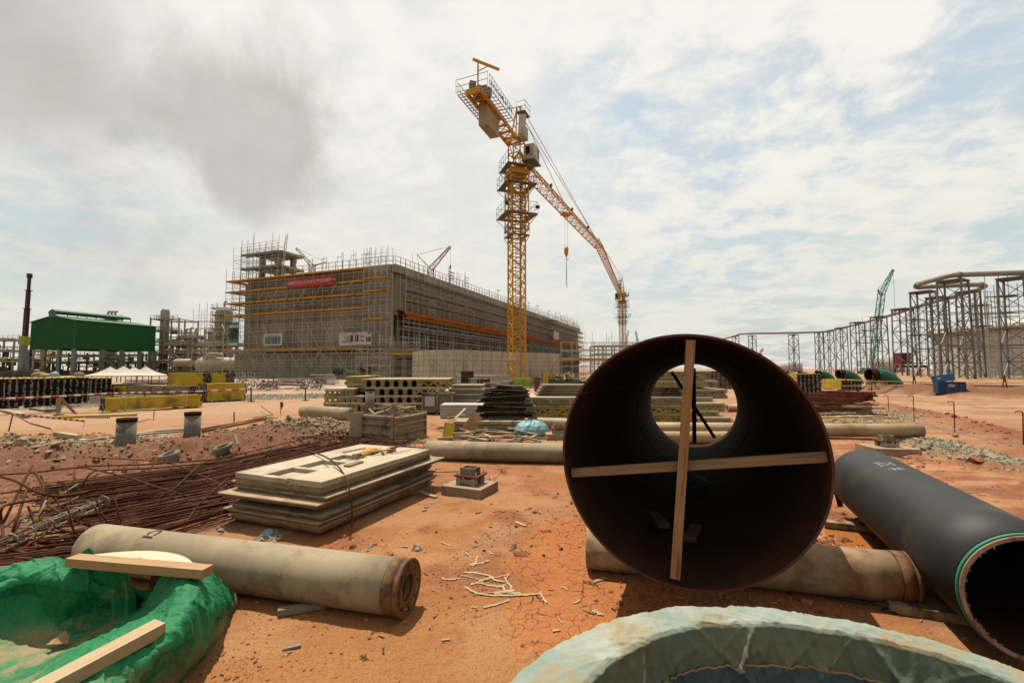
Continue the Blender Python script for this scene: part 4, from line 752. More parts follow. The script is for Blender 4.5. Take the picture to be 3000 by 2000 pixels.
# ================= LEFT BACKGROUND =================
def shed():
    C=np.array([-103.,107.,0]); a=np.array([-.95,.312,0]); b=np.array([.31,.951,0]); Wd=17.;L=18.
    P=lambda u,v,z: C+a*u+b*v+NZ*z
    t=thing('green_shed','dark green clad shed with roof vent raised on grey steel columns','shed',C)
    w=MB(); z0=6.3;ze=13.0;zr=14.3
    for v,f in((0,1),(L,-1)):
        w.add([P(0,v,z0),P(Wd,v,z0),P(Wd,v,ze),P(Wd/2,v,zr),P(0,v,ze)],[[0,1,2,3,4]][::1])
    w.add([P(0,0,z0),P(0,L,z0),P(0,L,ze),P(0,0,ze)],[[0,1,2,3]]); w.add([P(Wd,0,z0),P(Wd,L,z0),P(Wd,L,ze),P(Wd,0,ze)],[[0,1,2,3]]); part('wall',w,MT['green_clad'],t)
    for (u,v,q) in ((0,.05,.07),(.02,0,.07)):
        pass
    w=MB(); w.bars([P(-.03,-.03,z0)],[P(-.03,-.03,ze)],.18)
    for k in range(1,60): v=L*k/60; w.bar(P(-.03,v,z0),P(-.03,v,ze),.05)
    for k in range(1,56): u=Wd*k/56; w.bar(P(u,-.03,z0),P(u,-.03,ze+(zr-ze)*(1-abs(u-Wd/2)/(Wd/2))),.05)
    part('cladding_ribs',w,MT['green_clad'],t)
    r=MB()
    for s in(-1,1):
        e=-.3 if s<0 else Wd+.3; r.add([P(e,-.3,ze-.05),P(e,L+.3,ze-.05),P(Wd/2,L+.3,zr+.05),P(Wd/2,-.3,zr+.05),P(e,-.3,ze+.12),P(e,L+.3,ze+.12),P(Wd/2,L+.3,zr+.22),P(Wd/2,-.3,zr+.22)],[[0,1,2,3],[4,5,6,7],[0,1,5,4],[0,3,7,4],[1,2,6,5]])
    rf=part('roof',r,MT['green_clad'],t)
    r=MB(); u0,u1=Wd/2-1.4,Wd/2+1.4; zv=zr+1.2
    r.add([P(u0,-.2,zr-.3),P(u1,-.2,zr-.3),P(u1,-.2,zv),P(Wd/2,-.2,zv+.45),P(u0,-.2,zv)],[[0,1,2,3,4]])
    for e in(u0,u1): r.add([P(e,-.3,zv),P(e,L-2,zv),P(Wd/2,L-2,zv+.5),P(Wd/2,-.3,zv+.5),P(e,-.3,zv-.55),P(e,L-2,zv-.55)],[[0,1,2,3],[0,1,5,4]])
    for k in range(9): r.bar(P(u0,2*k,zr-.2),P(u0,2*k,zv),.12)
    part('roof_vent',r,MT['green_clad'],rf)
    for v in(0,5.6,10.0,14.2,L):
        for u in((0,Wd) if v in(0,L) else (0,)):
            c=MB(); c.bar(P(u+.2,v+.1,0),P(u+.2,v+.1,z0),.75,.6); part('column',c,MT['steel_grey'],t)
    for u in(5.6,11.4): c=MB(); c.bar(P(u,.1,0),P(u,.1,z0),.7,.6); part('column',c,MT['steel_grey'],t)
    c=MB(); c.bar(P(.2,0,4.6),P(.2,L,4.6),.3); c.bar(P(.2,0,2.1),P(.2,L,2.1),.25); c.bar(P(.1,5.6,.4),P(.1,10,4.4),.3); c.bar(P(.15,10,.4),P(.15,5.6,4.4),.3); c.bar(P(.1,5.6,4.8),P(.1,10,6.2),.25); c.bar(P(.15,10,4.8),P(.15,5.6,6.2),.25)
    c.bar(P(0,.2,4.4),P(Wd,.2,4.4),.3); part('bracing',c,MT['steel_grey'],t)
    c=MB()
    for v in np.arange(.5,L,1.6): c.bar(P(.1,v,5.0),P(.1,v,5.0)+NZ*.9,.06)
    for z in(5.4,5.9): c.bar(P(.1,0,z),P(.1,L,z),.07)
    for u in np.arange(1,12,1.3): c.bar(P(u,-1,4.6),P(u,-1,5.6),.07)
    for z in(4.6,5.1,5.6): c.bar(P(.5,-1,z),P(12,-1,z),.08)
    for k in range(9): c.bar(P(6.5+k*.45,-1.3,4.2-k*.42),P(6.5+k*.45,-.3,4.2-k*.42),.1)
    c.bar(P(6.3,-1.3,4.5),P(10.5,-1.3,.5),.1); c.bar(P(6.3,-1.3,5.3),P(10.5,-1.3,1.3),.06); part('yellow_railing',c,MT['refinery_yellow'],t)
shed()
def refinery():
    rg=random.Random(5)
    def frame(name,label,px0,px1,D,zt,lv,dep,m='refinery_steel',pipes=6,yel=True,dark=True,bay=5.):
        P0=at(px0,1100,D)*[1,1,0];P1=at(px1,1100,D)*[1,1,0]; t=thing(name,label,'steel frame',(P0+P1)/2)
        ex=(P1-P0);L=np.linalg.norm(ex);ex/=L;n=max(2,int(L/bay)); s=np.linspace(0,L,n+1); f=MB()
        for y in(0,dep):
            for a in s: f.bar(P0+ex*a+[0,y,0],P0+ex*a+[0,y,zt],.32)
            for z in lv: f.bar(P0+[0,y,z],P1+[0,y,z],.3)
        for z in lv:
            for a in s: f.bar(P0+ex*a+NZ*z,P0+ex*a+[0,dep,z],.25)
        for i in range(0,n):
            if rg.random()<.45:
                z0=0 if rg.random()<.5 else lv[0]; z1=lv[0] if z0==0 else (lv[1] if len(lv)>1 else zt); f.bar(P0+ex*s[i]+NZ*z0,P0+ex*s[i+1]+NZ*z1,.18); f.bar(P0+ex*s[i+1]+NZ*z0,P0+ex*s[i]+NZ*z1,.18)
        part('frame',f,MT[m],t)
        for k in range(pipes):
            p=MB(); z=rg.choice(lv)+rg.uniform(.3,1.0); y=rg.uniform(.4,dep-.4); a=rg.uniform(0,.25)*L;b=L*rg.uniform(.6,1); r=rg.uniform(.14,.38); q0=P0+ex*a+[0,y,z];q1=P0+ex*b+[0,y,z]
            pts=[q0,q0+(q1-q0)*.5,q1-ex*.6,q1+[0,0,-.2] if rg.random()<.5 else q1,q1+[0,0,-2.2] if rg.random()<.5 else q1+ex*.5]; p.sweep(pts,r,8); part('pipe',p,MT[rg.choice(['refinery_steel','vessel_cream','refinery_steel','refinery_dark'])],t)
        if yel:
            y=MB()
            for z in lv:
                for h in(.55,1.1): y.bar(P0+[0,-.3,z+h],P1+[0,-.3,z+h],.08)
                for a in np.arange(0,L,1.3): y.bar(P0+ex*a+[0,-.3,z],P0+ex*a+[0,-.3,z+1.1],.07)
            a=L*rg.uniform(.3,.7)
            for i in range(2): y.bar(P0+ex*a+[0,-1,i*.7],P0+ex*(a+3.5)+[0,-1,lv[0]+i*.7],.12)
            part('yellow_railing',y,MT['refinery_yellow'],t)
        if dark:
            d=MB()
            for k in range(int(L*.9)):
                a=rg.uniform(0,L);z=rg.uniform(0,lv[-1]*.8);d.box(P0+ex*a+[0,rg.uniform(.8,dep),z+.5],(rg.uniform(.3,1.6),rg.uniform(.3,1),rg.uniform(.4,1.8)))
            for k in range(int(L*1.6)): a=rg.uniform(0,L); y=rg.uniform(.3,dep); d.bar(P0+ex*a+[0,y,0],P0+ex*a+[0,y,rg.uniform(1,zt*.8)],rg.uniform(.08,.25))
            for k in range(int(L*.8)): a=rg.uniform(0,L*.8); y=rg.uniform(.3,dep); z=rg.uniform(.5,zt*.85); d.bar(P0+ex*a+[0,y,z],P0+ex*(a+rg.uniform(2,9))+[0,y,z],rg.uniform(.1,.25))
            part('equipment',d,MT['refinery_dark'],t)
        return t
    frame('pipe_rack','long refinery pipe rack with yellow railings left of the green shed',-260,95,118,9.5,(3.5,6.3,9.2),7)
    frame('pipe_rack','low dark refinery frame packed with pipes under and behind the green shed',90,470,132,6.2,(3.2,5.6),8,'refinery_dark',8)
    frame('pipe_rack','refinery pipe rack with cream pipes between the green shed and the hall',440,720,126,8.6,(3.3,6.,8.2),8,pipes=12)
    frame('process_frame','tall braced refinery frame right behind the green shed',434,518,130,16.2,(6.,9.2,12.4,15.8),8,pipes=5,bay=4.)
    frame('process_frame','mid height refinery frame with pipes beside the tall braced frame',515,575,133,11,(5.,8.,10.5),6,pipes=6,bay=3)
    frame('process_frame','refinery frame close behind the left end of the hall',595,650,128,12.5,(4.,8.,12.),6,pipes=5,bay=3)
    # stub stack behind
    def column(name,label,px,D,r,zt,rings,caps=0,m='refinery_steel',z0=0):
        c=at(px,1100,D)*[1,1,0]; t=thing(name,label,'column',c); g=MB(); g.sweep([c+NZ*z0,c+NZ*(zt-r*.8),c+NZ*(zt-r*.25),c+NZ*zt],[r,r,r*.75,r*.2],18); part('shell',g,MT[m],t)
        for z in rings:
            g=MB(); g.hollow(c+NZ*z,c+NZ*(z+.12),r+.95,r+.05,16); th=np.linspace(0,2*np.pi,13)[:-1]; q=c+np.c_[np.cos(th),np.sin(th),0*th]*(r+.9)
            g.bars(q+NZ*z,q+NZ*(z+1.1),.07); g.sweep(q+NZ*(z+1.1),.05,4,closed=True); part('platform',g,MT['galv_dark'],t)
        for k in range(caps):
            g=MB(); o=c+[(k-(caps-1)/2)*1.1,0,zt-.4]; g.sweep([o,o+NZ*1.6,o+NZ*2.0+[.35,0,0],o+NZ*1.8+[.7,0,0]],.28,8); part('vent_pipe',g,MT['vessel_cream'],t)
        return t
    column('stack','ringed metal stack top with three bent vents behind the green shed roof',318,138,1.7,17.5,(13.6,15.2,16.8),3)
    column('chimney','grey chimney standing in the tall braced refinery frame',476,134,1.15,19.5,(12.8,16.),0)
    column('process_column','tall pale process column with many platforms left of the hall',650,133,2.3,19.8,(8.5,11,13,15,17,19),1,'vessel_cream')
    column('process_column','shorter pale column beside the tall one left of the hall',622,136,1.5,13.5,(8,10,12),0,'vessel_cream')
    for px,D,r in((553,127,.9),(568,130,.8),(540,131,.6)): column('small_vessel','small upright vessel in the refinery, %s of three'%{553:'middle one',568:'rightmost',540:'leftmost'}[px],px,D,r,11.5,(8.,10.),1,'vessel_cream')
    for px0,px1,py,D,r,l in((592,700,1070,118,2.1,'large cream horizontal vessel at the left foot of the hall'),(517,556,1063,120,1.1,'small cream horizontal vessel with a yellow walkway')):
        a=at(px0,py,D);b=at(px1,py,D);t=thing('horizontal_vessel',l,'vessel',(a+b)/2*[1,1,0]); g=MB(); d=(b-a)/np.linalg.norm(b-a); g.sweep([a-d*.9*r*.6,a-d*.4*r,a,b,b+d*.4*r],[r*.25,r*.75,r,r,r*.7],18); part('shell',g,MT['vessel_cream'],t)
        for f in(.2,.8): g=MB(); g.box((a+(b-a)*f)*[1,1,0]+NZ*(a[2]-r)/2,(.8,r*1.6,max(.5,a[2]-r*.9))); part('saddle',g,MT['pile_grey'],t)
        g=MB(); 
        for h in(0,.5,1.): g.bar(a+[0,-r-.4,h-.6],b+[0,-r-.4,h-.6],.1)
        part('yellow_railing',g,MT['refinery_yellow'],t)
    g=MB()
    for k in range(5): q=at(600+k*7,1055-(k%2)*3,117); g.sweep([q,q+NZ*1.0,q+NZ*1.4+[.5,0,0],q+[2.0,0,1.4]],.35,8)
    solo('cream_pipework',g,MT['vessel_cream'],'bent cream pipes above the large horizontal vessel','pipes')
    g=MB(); g.bars([at(-400,1098,112)],[at(696,1098,108)],.5,2.2); solo('site_fence',g,MT['refinery_dark'],'low dark boundary fence along the foot of the refinery','fence')
    g=MB(); g.bars([at(434,1095,100)],[at(700,1096,96)],.3,1.5); solo('covered_walkway',g,MT['refinery_dark'],'low dark wall between the tents and the hall','wall')
refinery()
def tents():
    for i,(px,D,l) in enumerate(((322,50,'leftmost white peaked tent beyond the beam stacks'),(361,47,'second white peaked tent, standing foremost in the row'),(392,52,'third white peaked tent, mostly hidden behind its neighbours'),(427,49,'rightmost white peaked tent beyond the beam stacks'))):
        c=at(px,1100,D)*[1,1,0]; s=1.65; t=thing('tent',l,'tent',c,'white peaked tents'); g=MB(); z=1.6-19/1333*D; zp=z+.95
        q=[c+[a*s,b*s,z] for a,b in((-1,-1),(1,-1),(1,1),(-1,1))]; mid=[]
        V=q+[c+NZ*zp]; 
        for k in range(4):
            a,b=q[k],q[(k+1)%4]; rows=[]
            for f in np.linspace(0,1,7): rows.append([ (a+(b-a)*w)*(1-f)+(c+NZ*zp)*f+NZ*(-.22*math.sin(math.pi*f)) for w in(0,.5,1)])
            g.grid(rows,False); g.add([a,b,b-NZ*.1,a-NZ*.1],[[0,1,2,3]])
        part('canopy',g,MT['tent_white'],t)
        for k in range(4): g=MB(); g.bar(q[k]*[1,1,0],q[k],.07); part('leg',g,MT['galv'],t)
tents()
# ================= BEAM BUNDLES =================
def beam_bundle(label,pos,ang,L,nc,nr,pitch=(.205,.083),flat=True,old=False,straps=False,ys=1,jit=.05,group='bundles of yellow formwork beams',gapc=0.):
    """H section timber beams; long axis local +x, columns along local y, stacked in z; visible ends at x=0"""
    t=thing('beam_bundle',label,'beam bundle',(0,0,0),group); m=MB(); en=MB(); bw,bh=pitch
    for c in range(nc):
        for r in range(nr):
            o=RNG.uniform(-jit,jit); y=ys*c*(bw+gapc)+RNG.uniform(-.008,.008); z=.08+r*bh; l=L+RNG.uniform(-.04,.04)
            if flat:
                m.bars([[o,y-bw*.41,z+bh/2]],[[o+l,y-bw*.41,z+bh/2]],bw*.18,bh*.92); m.bars([[o,y+bw*.41,z+bh/2]],[[o+l,y+bw*.41,z+bh/2]],bw*.18,bh*.92); m.bars([[o+.01,y,z+bh/2]],[[o+l-.01,y,z+bh/2]],bw*.64,bh*.35)
                for e0,e1 in((o-.012,o+.03),(o+l-.03,o+l+.012)): m.bars([[e0,y-bw*.41,z+bh/2],[e0,y+bw*.41,z+bh/2],[e0+.004,y,z+bh/2]],[[e1,y-bw*.41,z+bh/2],[e1,y+bw*.41,z+bh/2],[e1-.004,y,z+bh/2]],np.array([bw*.2,bw*.2,bw*.64]),np.array([bh*.96,bh*.96,bh*.4]),mi=1)
                if RNG.random()<.75: en.box([o-.018,y-bw*.41,z+bh/2],(.012,bw*.2,bh*.5)); en.box([o-.018,y+bw*.41,z+bh/2],(.012,bw*.2,bh*.5))
            else:
                for k in(-.4,.4): m.bars([[o,y,z+bh/2+k*bh]],[[o+l,y,z+bh/2+k*bh]],bw*.9,bh*.2)
                m.bars([[o+.01,y,z+bh/2]],[[o+l-.01,y,z+bh/2]],bw*.35,bh*.6)
    w=nc*(bw+gapc)
    part('beams',m,[MT['beam_old' if old else 'beam_yellow'],MT['beam_dark']],t)
    if en.k: part('end_caps',en,MT['white'],t)
    for x in(.12,.88): g=MB(); g.box([L*x,ys*(w/2-bw/2),.035],(.1,w+.2,.07)); part('bearer',g,MT['wood_grey'],t)
    if straps:
        for x in(.2,.82): g=MB(); (y0,y1),z0,z1=((-bw*.55,w-bw*.45) if ys>0 else (bw*.45-w,bw*.55)),.07,.09+nr*bh; q=[[L*x,y0,z0],[L*x,y1,z0],[L*x,y1,z1],[L*x,y0,z1]]; g.bars(q,q[1:]+q[:1],.02,.02); part('strap',g,MT['tape_white'],t)
    t.location=(pos[0],pos[1],gz(pos[0],pos[1])-.02); t.rotation_euler=(0,0,ang); return t
def beams():
    # row of end-on stacks at the left; ends face the camera, beams run away
    for px,py,nc,nr,l in((-60,1197,5,14,'end-on stack of dark yellow beams cut by the left photo edge'),(42,1192,5,14,'second end-on beam stack from the left edge, leaning slightly'),(122,1186,5,14,'third end-on beam stack from the left edge'),(198,1180,5,14,'fourth end-on beam stack, behind the no entry sign'),(272,1169,5,13,'tall end-on beam stack at the right end of the long row'),(330,1160,3,8,'short end-on beam stack past the right end of the long row')):
        p=gp(px,py); w=nc*.205; rr_=(px-1500)/F; a=math.atan2(1,rr_-.10); beam_bundle(l,(p[0]+w*.8,p[1]+.0),a,3.2,nc,nr)
    def place(label,px,py,deg,L,nc,nr,ys=1,**k):
        p=gp(px,py); return beam_bundle(label,(p[0],p[1]),math.radians(deg),L,nc,nr,ys=ys,**k)
    place('strapped low bundle of yellow beams lying along the edge of the haul road',302,1209,52,3.1,5,5,pitch=(.12,.095),straps=True)
    place('bright yellow beam stack with dark ends standing alone near the barrier',602,1178,52,1.75,5,9,pitch=(.20,.092))
    place('long bright yellow beam bundle behind the lone stack',598,1158,176,2.3,4,13,ys=-1,pitch=(.2,.1))
    place('dark ended beam bundle touching the right side of the long one',664,1157,176,1.0,4,13,ys=-1,pitch=(.2,.1))
    place('weathered grey yellow beam bundle left of the lone stack',560,1171,174,3.6,3,7,ys=-1,pitch=(.2,.095),old=True)
    place('low untidy layer of yellow beams behind the strapped bundle',470,1184,172,3.0,5,3,ys=-1,pitch=(.2,.1),jit=.4,old=True)
    place('small skewed heap of bright yellow beams in the middle of the yard',450,1165,172,2.2,4,6,ys=-1,pitch=(.2,.09),jit=.5)
    # loose beams and planks by the road
    for k,(c0,c1,z,w,h,m,l) in enumerate((((165,1216),(400,1209),.1,.2,.09,'beam_yellow','single long yellow beam on the gravel in front of the strapped bundle'),((10,1200),(66,1212),.05,.22,.05,'wood_pale','pale plank at the left edge of the gravel'),((24,1198),(84,1213),.12,.2,.05,'wood_pale','second pale plank lying over its neighbour on the gravel'),((95,1195),(150,1203),.05,.2,.08,'wood_grey','grey timber below the third beam stack'),((140,1203),(172,1197),.06,.18,.1,'wood_grey','short timber block beside the barrier trestle'),((490,1193),(550,1174),.1,.25,.05,'deck_orange','orange plank slanting on the gravel beside the strapped bundle'),((500,1176),(520,1169),.2,.3,.06,'deck_orange','short orange plank on a pile of offcuts'),((510,1178),(545,1180),.1,.2,.08,'ply_dark','dark offcut under the orange planks'),((165,1273),(230,1283),.06,.12,.1,'wood_pale','timber baulk on the pale road left of the first stub'),((190,1268),(258,1278),.12,.1,.05,'wood_pale','thin pale board across the timber baulk'))):
        a=gp(c0[0],c0[1],z);b=gp(c1[0],c1[1],z); a[2]+=gz(a[0],a[1])-z+h/2+.02*k%.06; b[2]=a[2]; g=MB(); g.bars([a],[b],w,h); solo('plank' if 'beam' not in l else 'timber_beam',g,MT[m],l,'plank' if 'beam' not in l else 'beam')
    # right hand stacks
    place('tall end-on beam stack just right of the big rusty pipe',2402,1163,74,2.6,6,15)
    place('smaller end-on beam stack behind the red channels',2520,1150,80,2.6,6,8)
beams()
def oddments_left():
    # clutter on top of the long row and behind it
    rg=random.Random(3)
    for px,py,D,s,m,l in((115,1102,21,(.55,.4,.22),'rag_grey','grey sheet bundle lying on the long row of beam stacks'),(135,1103,21,(.5,.4,.14),'cloth_orange','orange cloth on the long row of beam stacks'),(146,1104,21.5,(.3,.3,.1),'red','red rag on the long row of beam stacks'),(160,1102,21,(.32,.3,.22),'tarp_aqua','greenish sack on the long row of beam stacks'),(232,1102,22,(.42,.3,.2),'wood_grey','small crate on the long row of beam stacks')):
        c=at(px,py,D); c[2]=1.24+s[2]/2; g=MB(); th=np.linspace(0,2*np.pi,11)[:-1]
        rows=[[c+[math.cos(a)*s[0]*r*(1+.2*vn(a*3,r*5,1)),math.sin(a)*s[1]*r,z*s[2]] for a in th] for r,z in((.5,-.5),(.52,0),(.36,.4),(.02,.5+.1*rg.random()))]; g.grid(rows,True,0,True); solo('sack' if 'sack' in l else ('crate' if 'crate' in l else 'cloth'),g,MT[m],l,'sack' if 'sack' in l else ('crate' if 'crate' in l else 'cloth'))
    # piles of sheets and bars far left-mid
    def pile(label,px,py,D,w,h,m,n,name='board_stack',cat='boards'):
        c=at(px,py,D)*[1,1,0]; t=thing(name,label,cat,c); 
        for k in range(n):
            g=MB(); z=.06+h*k/n; x=RNG.uniform(-.15,.15)*w; q=w*RNG.uniform(.75,1)/2; g.bars([c+[x-q,RNG.uniform(-.2,.2),z]],[c+[x+q,RNG.uniform(-.2,.2),z+RNG.uniform(-.03,.03)]],.9,h/n*.6); part('board',g,MT[m],t)
    pile('low pile of weathered boards left of the white tents',360,1125,30,3.2,.7,'wood_grey',7); pile('pile of grey sheets right of the white tents',440,1118,34,3,.8,'ply_dark',6)
    pile('stack of grey panels at the foot of the hall, left of the posts',842,1132,44,3.0,.7,'galv_dark',6); pile('flat stack of pale panels against the hall, right of the vent',955,1128,46,2.2,1.1,'white',6)
    g=MB(); c=at(940,1126,47)*[1,1,0]; g.box(c+[0,0,.6],(.9,.8,1.2)); g.box(c+[0,-.42,.6],(.7,.05,1)); solo('red_cage',g,MT['red_channel'],'stack of red frames against the hall beside the pale panels','frames')
    # wrapped fitting bundles with greenish clamps
    for px,py,w,h,l in((725,1143,1.5,1.3,'big wire cage of tangled grey green fittings at the left foot of the hall'),(788,1140,1.3,.6,'low pallet of brown fittings beside the wire cage'),(905,1138,1.9,.9,'long mesh basket of grey green fittings right of the grey panels')):
        c=at(px,py,34)*[1,1,0]; t=thing('mesh_basket',l,'basket',c,'baskets of fittings'); g=MB()
        for z in np.linspace(.12,h,5): q=[c+[a*w/2,b*.5,z] for a,b in((-1,-1),(1,-1),(1,1),(-1,1))]; g.bars(q,q[1:]+q[:1],.03)
        for x in np.linspace(-w/2,w/2,8): g.bar(c+[x,-.5,.1],c+[x,-.5,h],.03)
        part('basket',g,MT['galv'],t); g=MB()
        for k in range(90): a=c+[RNG.uniform(-w/2,w/2),RNG.uniform(-.45,.45),RNG.uniform(.1,h*1.1)]; g.bar(a,a+RNG.uniform(-.22,.22,3),.05)
        part('fittings',g,MT['tarp_aqua'] if 0 else (MT['sign_grey'] if 'green' in l else MT['rust_fix']),t)
oddments_left()
# ---------------- barriers on the left ----------------
def barrier():
    pts=[(-40,1170),(172,1161),(330,1152),(425,1150),(570,1147),(736,1139),(895,1137)]
    base=[(-40,1232),(172,1216),(330,1202),(425,1190),(570,1190),(736,1176),(895,1173)]
    T=[];B=[]
    for (a,b),(c,d) in zip(pts,base): g_=gp(c,d); B.append(g_); T.append(at(a,b,g_[1]))
    for i in range(6):
        t=thing('barrier_rail','red and white barrier rail between trestles, %s span from the left'%['first','second','third','fourth','fifth','sixth'][i],'barrier',B[i],'red and white barrier rails')
        n=8
        for k in range(n): g=MB(); g.tube(T[i]+(T[i+1]-T[i])*k/n,T[i]+(T[i+1]-T[i])*(k+1)/n,.035,8); part('red_band' if k%2 else 'white_band',g,MT['red' if k%2 else 'white'],t)
    for i in range(1,7):
        b,tp=B[i],T[i]; g=MB()
        if i in(1,): g.bars([b+[-.02,0,0],b+[.12,.5,0]],[tp,tp],.14,.04)
        else: g.bars([b],[tp+NZ*.06],.05)
        g.bars([b+[-.15,0,.02]],[b+[.15,0,.02]],.1,.04)
        solo('barrier_post',g,MT['concrete_pad' if i==1 else 'red_channel'],'barrier post number holding the rail, %s from the left'%['','first','second','third','fourth','fifth','sixth'][i] if 0 else '%s barrier post counted from the left along the haul road'%['','first','second','third','fourth','fifth','last'][i],'post','posts of the red and white barrier')
    # sign
    c=gp(277,1200); a=at(262,1182,c[1]-.05);b=at(293,1160,c[1]-.05); t=thing('warning_sign','small white sign with red lettering hung on the barrier rail','sign',[(a[0]+b[0])/2,a[1],a[2]])
    m=(a+b)/2; w=b[0]-a[0];h=b[2]-a[2]; g=MB(); g.box(m,(w,.02,h)); part('panel',g,MT['white'],t)
    g=MB()
    for k,s in enumerate(('DANGER','KEEP OUT','NO ENTRY')): text_mb(s,h*.24,g,m+[0,-.014,h*(.26-.27*k)],(1,0,0),NZ)
    part('lettering',g,MT['red'],t)
    # thin tapes
    def tape(name,label,P,m,w=.05,sag=.0,n=24,stripe=None,group=None):
        P=vec(P); s=np.linspace(0,len(P)-1,n*(len(P)-1)+1); Q=np.stack([np.interp(s,range(len(P)),P[:,k]) for k in range(3)],1); f=s%1; Q[:,2]-=sag*4*f*(1-f)
        t=thing(name,label,'tape',Q[0],group); 
        for o,mm in((0,m),(1,stripe or m)):
            g=MB()
            for k in range(o,len(Q)-1,2 if stripe else 1): g.bars([Q[k]],[Q[k+1]],.006,w)
            part('tape_strip' if o==0 else 'stripe',g,MT[mm],t)
            if not stripe: break
    r=gp(26,1260); top=at(38,1212,r[1]); g=MB(); g.tube(r-NZ*.02,top,.014,6); solo('rebar_stake',g,MT['rebar'],'leaning rusty stake holding red and white tape at the left edge','stake')
    a=gp(322,1223); tape('warning_tape','red and white tape stretched from the leaning stake along the road edge',[top,top+[1.6,.3,-.22],gp(250,1222,.10),gp(322,1223,.05)],'tape_white',.05,stripe='red')
    tape('warning_tape','red and white tape drooping from the stake onto the pale road',[top,gp(90,1240,.3),gp(150,1256,.1),gp(160,1272,.03)],'tape_white',.04,stripe='red')
    tape('warning_tape','white rope line from the left edge to the strapped beam bundle',[gp(-80,1225,.35),gp(38,1212,.62) if 0 else top,gp(330,1207,.35),gp(452,1202,.42)],'tape_white',.02)
    q=gp(450,1240); g=MB(); u=at(452,1200,q[1]); g.sweep([u,u-NZ*.3,q+[-.15,0,.12],q+[-.45,-.2,.02]],.012,6); solo('hooked_bar',g,MT['rebar'],'thin bent bar with yellow tape on the road left of the second stub','bar'); 
    q=gp(822,1213);u=at(822,1176,q[1]); g=MB(); g.tube(q,u,.012,6); solo('rebar_stake',g,MT['rebar'],'thin stake with a small red flag on the road right of the second stub','stake'); g=MB(); g.grid([[u+[0,0,0],u+[.09,.0,-.02]],[u-NZ*.1,u+[.1,.02,-.13]],[u-NZ*.12,u+[.05,0,-.3]]]); solo('red_flag',g,MT['red'],'small red flag tied to a thin stake','flag')
    q=gp(686,1234);u=at(686,1206,q[1]); g=MB(); g.tube(q,u,.02,6); solo('rebar_stake',g,MT['rebar'],'short brown stake standing right of the second concrete stub','stake')
    g=MB(); P=[gp(300,1305,.03),gp(380,1272,.05),gp(460,1262,.05),gp(560,1256,.05)]; g.sweep(P,.028,8); solo('grey_pipe',g,MT['hose_grey'],'long thin grey pipe on the ground running behind the stubs','pipe')
    g=MB(); P=[gp(215,1295,.03),gp(300,1283,.04),gp(430,1270,.05),gp(540,1263,.05)]; g.sweep(P,.025,8); solo('grey_pipe',g,MT['hose_grey'],'second thin grey pipe lying in front of the first behind the stubs','pipe')
barrier()
# ================= MIDDLE GROUND =================
def zig(mb,a,b,h,n,w=.06,t=.05,thick=.08):
    """lattice girder standing on the line a-b: two chords and a zigzag web"""
    a=vec(a);b=vec(b); mb.bars([a+NZ*t/2,a+NZ*(h-t/2)],[b+NZ*t/2,b+NZ*(h-t/2)],thick,t)
    q=np.linspace(0,1,2*n+1)[:,None]; P=a+(b-a)*q; P[:,2]+=np.where(np.arange(2*n+1)%2==0,t,h-t); mb.bars(P[:-1],P[1:],thick*.8,w)
def table_form(label,c,w,dep,ang,nb,hg=.30,m_side='girder_yellow',lat=(0.,1.),m_top='panel_side',group='stacked slab formwork tables'):
    """formwork table: plywood deck, cross beams seen end on, lattice girders along the front"""
    t=thing('formwork_table',label,'formwork table',(0,0,0),group)
    g=MB(); g.box((0,0,hg+.035),(w,dep,.05)); part('deck',g,MT[m_top],t)
    g=MB()
    for k in range(nb):
        x=-w/2+.12+(w-.24)*k/(nb-1); f=(x+w/2)/w
        if lat[0]<=f<=lat[1] and lat!=(0,1): continue
        g.bars([[x,-dep/2,hg-.02]],[[x,dep/2,hg-.02]],.20,.05); g.bars([[x,-dep/2+.02,hg*.5]],[[x,dep/2,hg*.5]],.14,hg*.75); g.bars([[x,-dep/2,.03]],[[x,dep/2,.03]],.22,.06)
    if g.k: part('cross_beams',g,MT['beam_old'],t)
    a=-w/2+w*lat[0];b=-w/2+w*lat[1]; n=max(3,int((b-a)/.28))
    for y in(-dep/2+.05,dep/2-.05): g=MB(); zig(g,(a,y,0),(b,y,0),hg,n); part('lattice_girder',g,MT[m_side],t)
    t.location=tuple(c); t.rotation_euler=(0,0,ang); return t
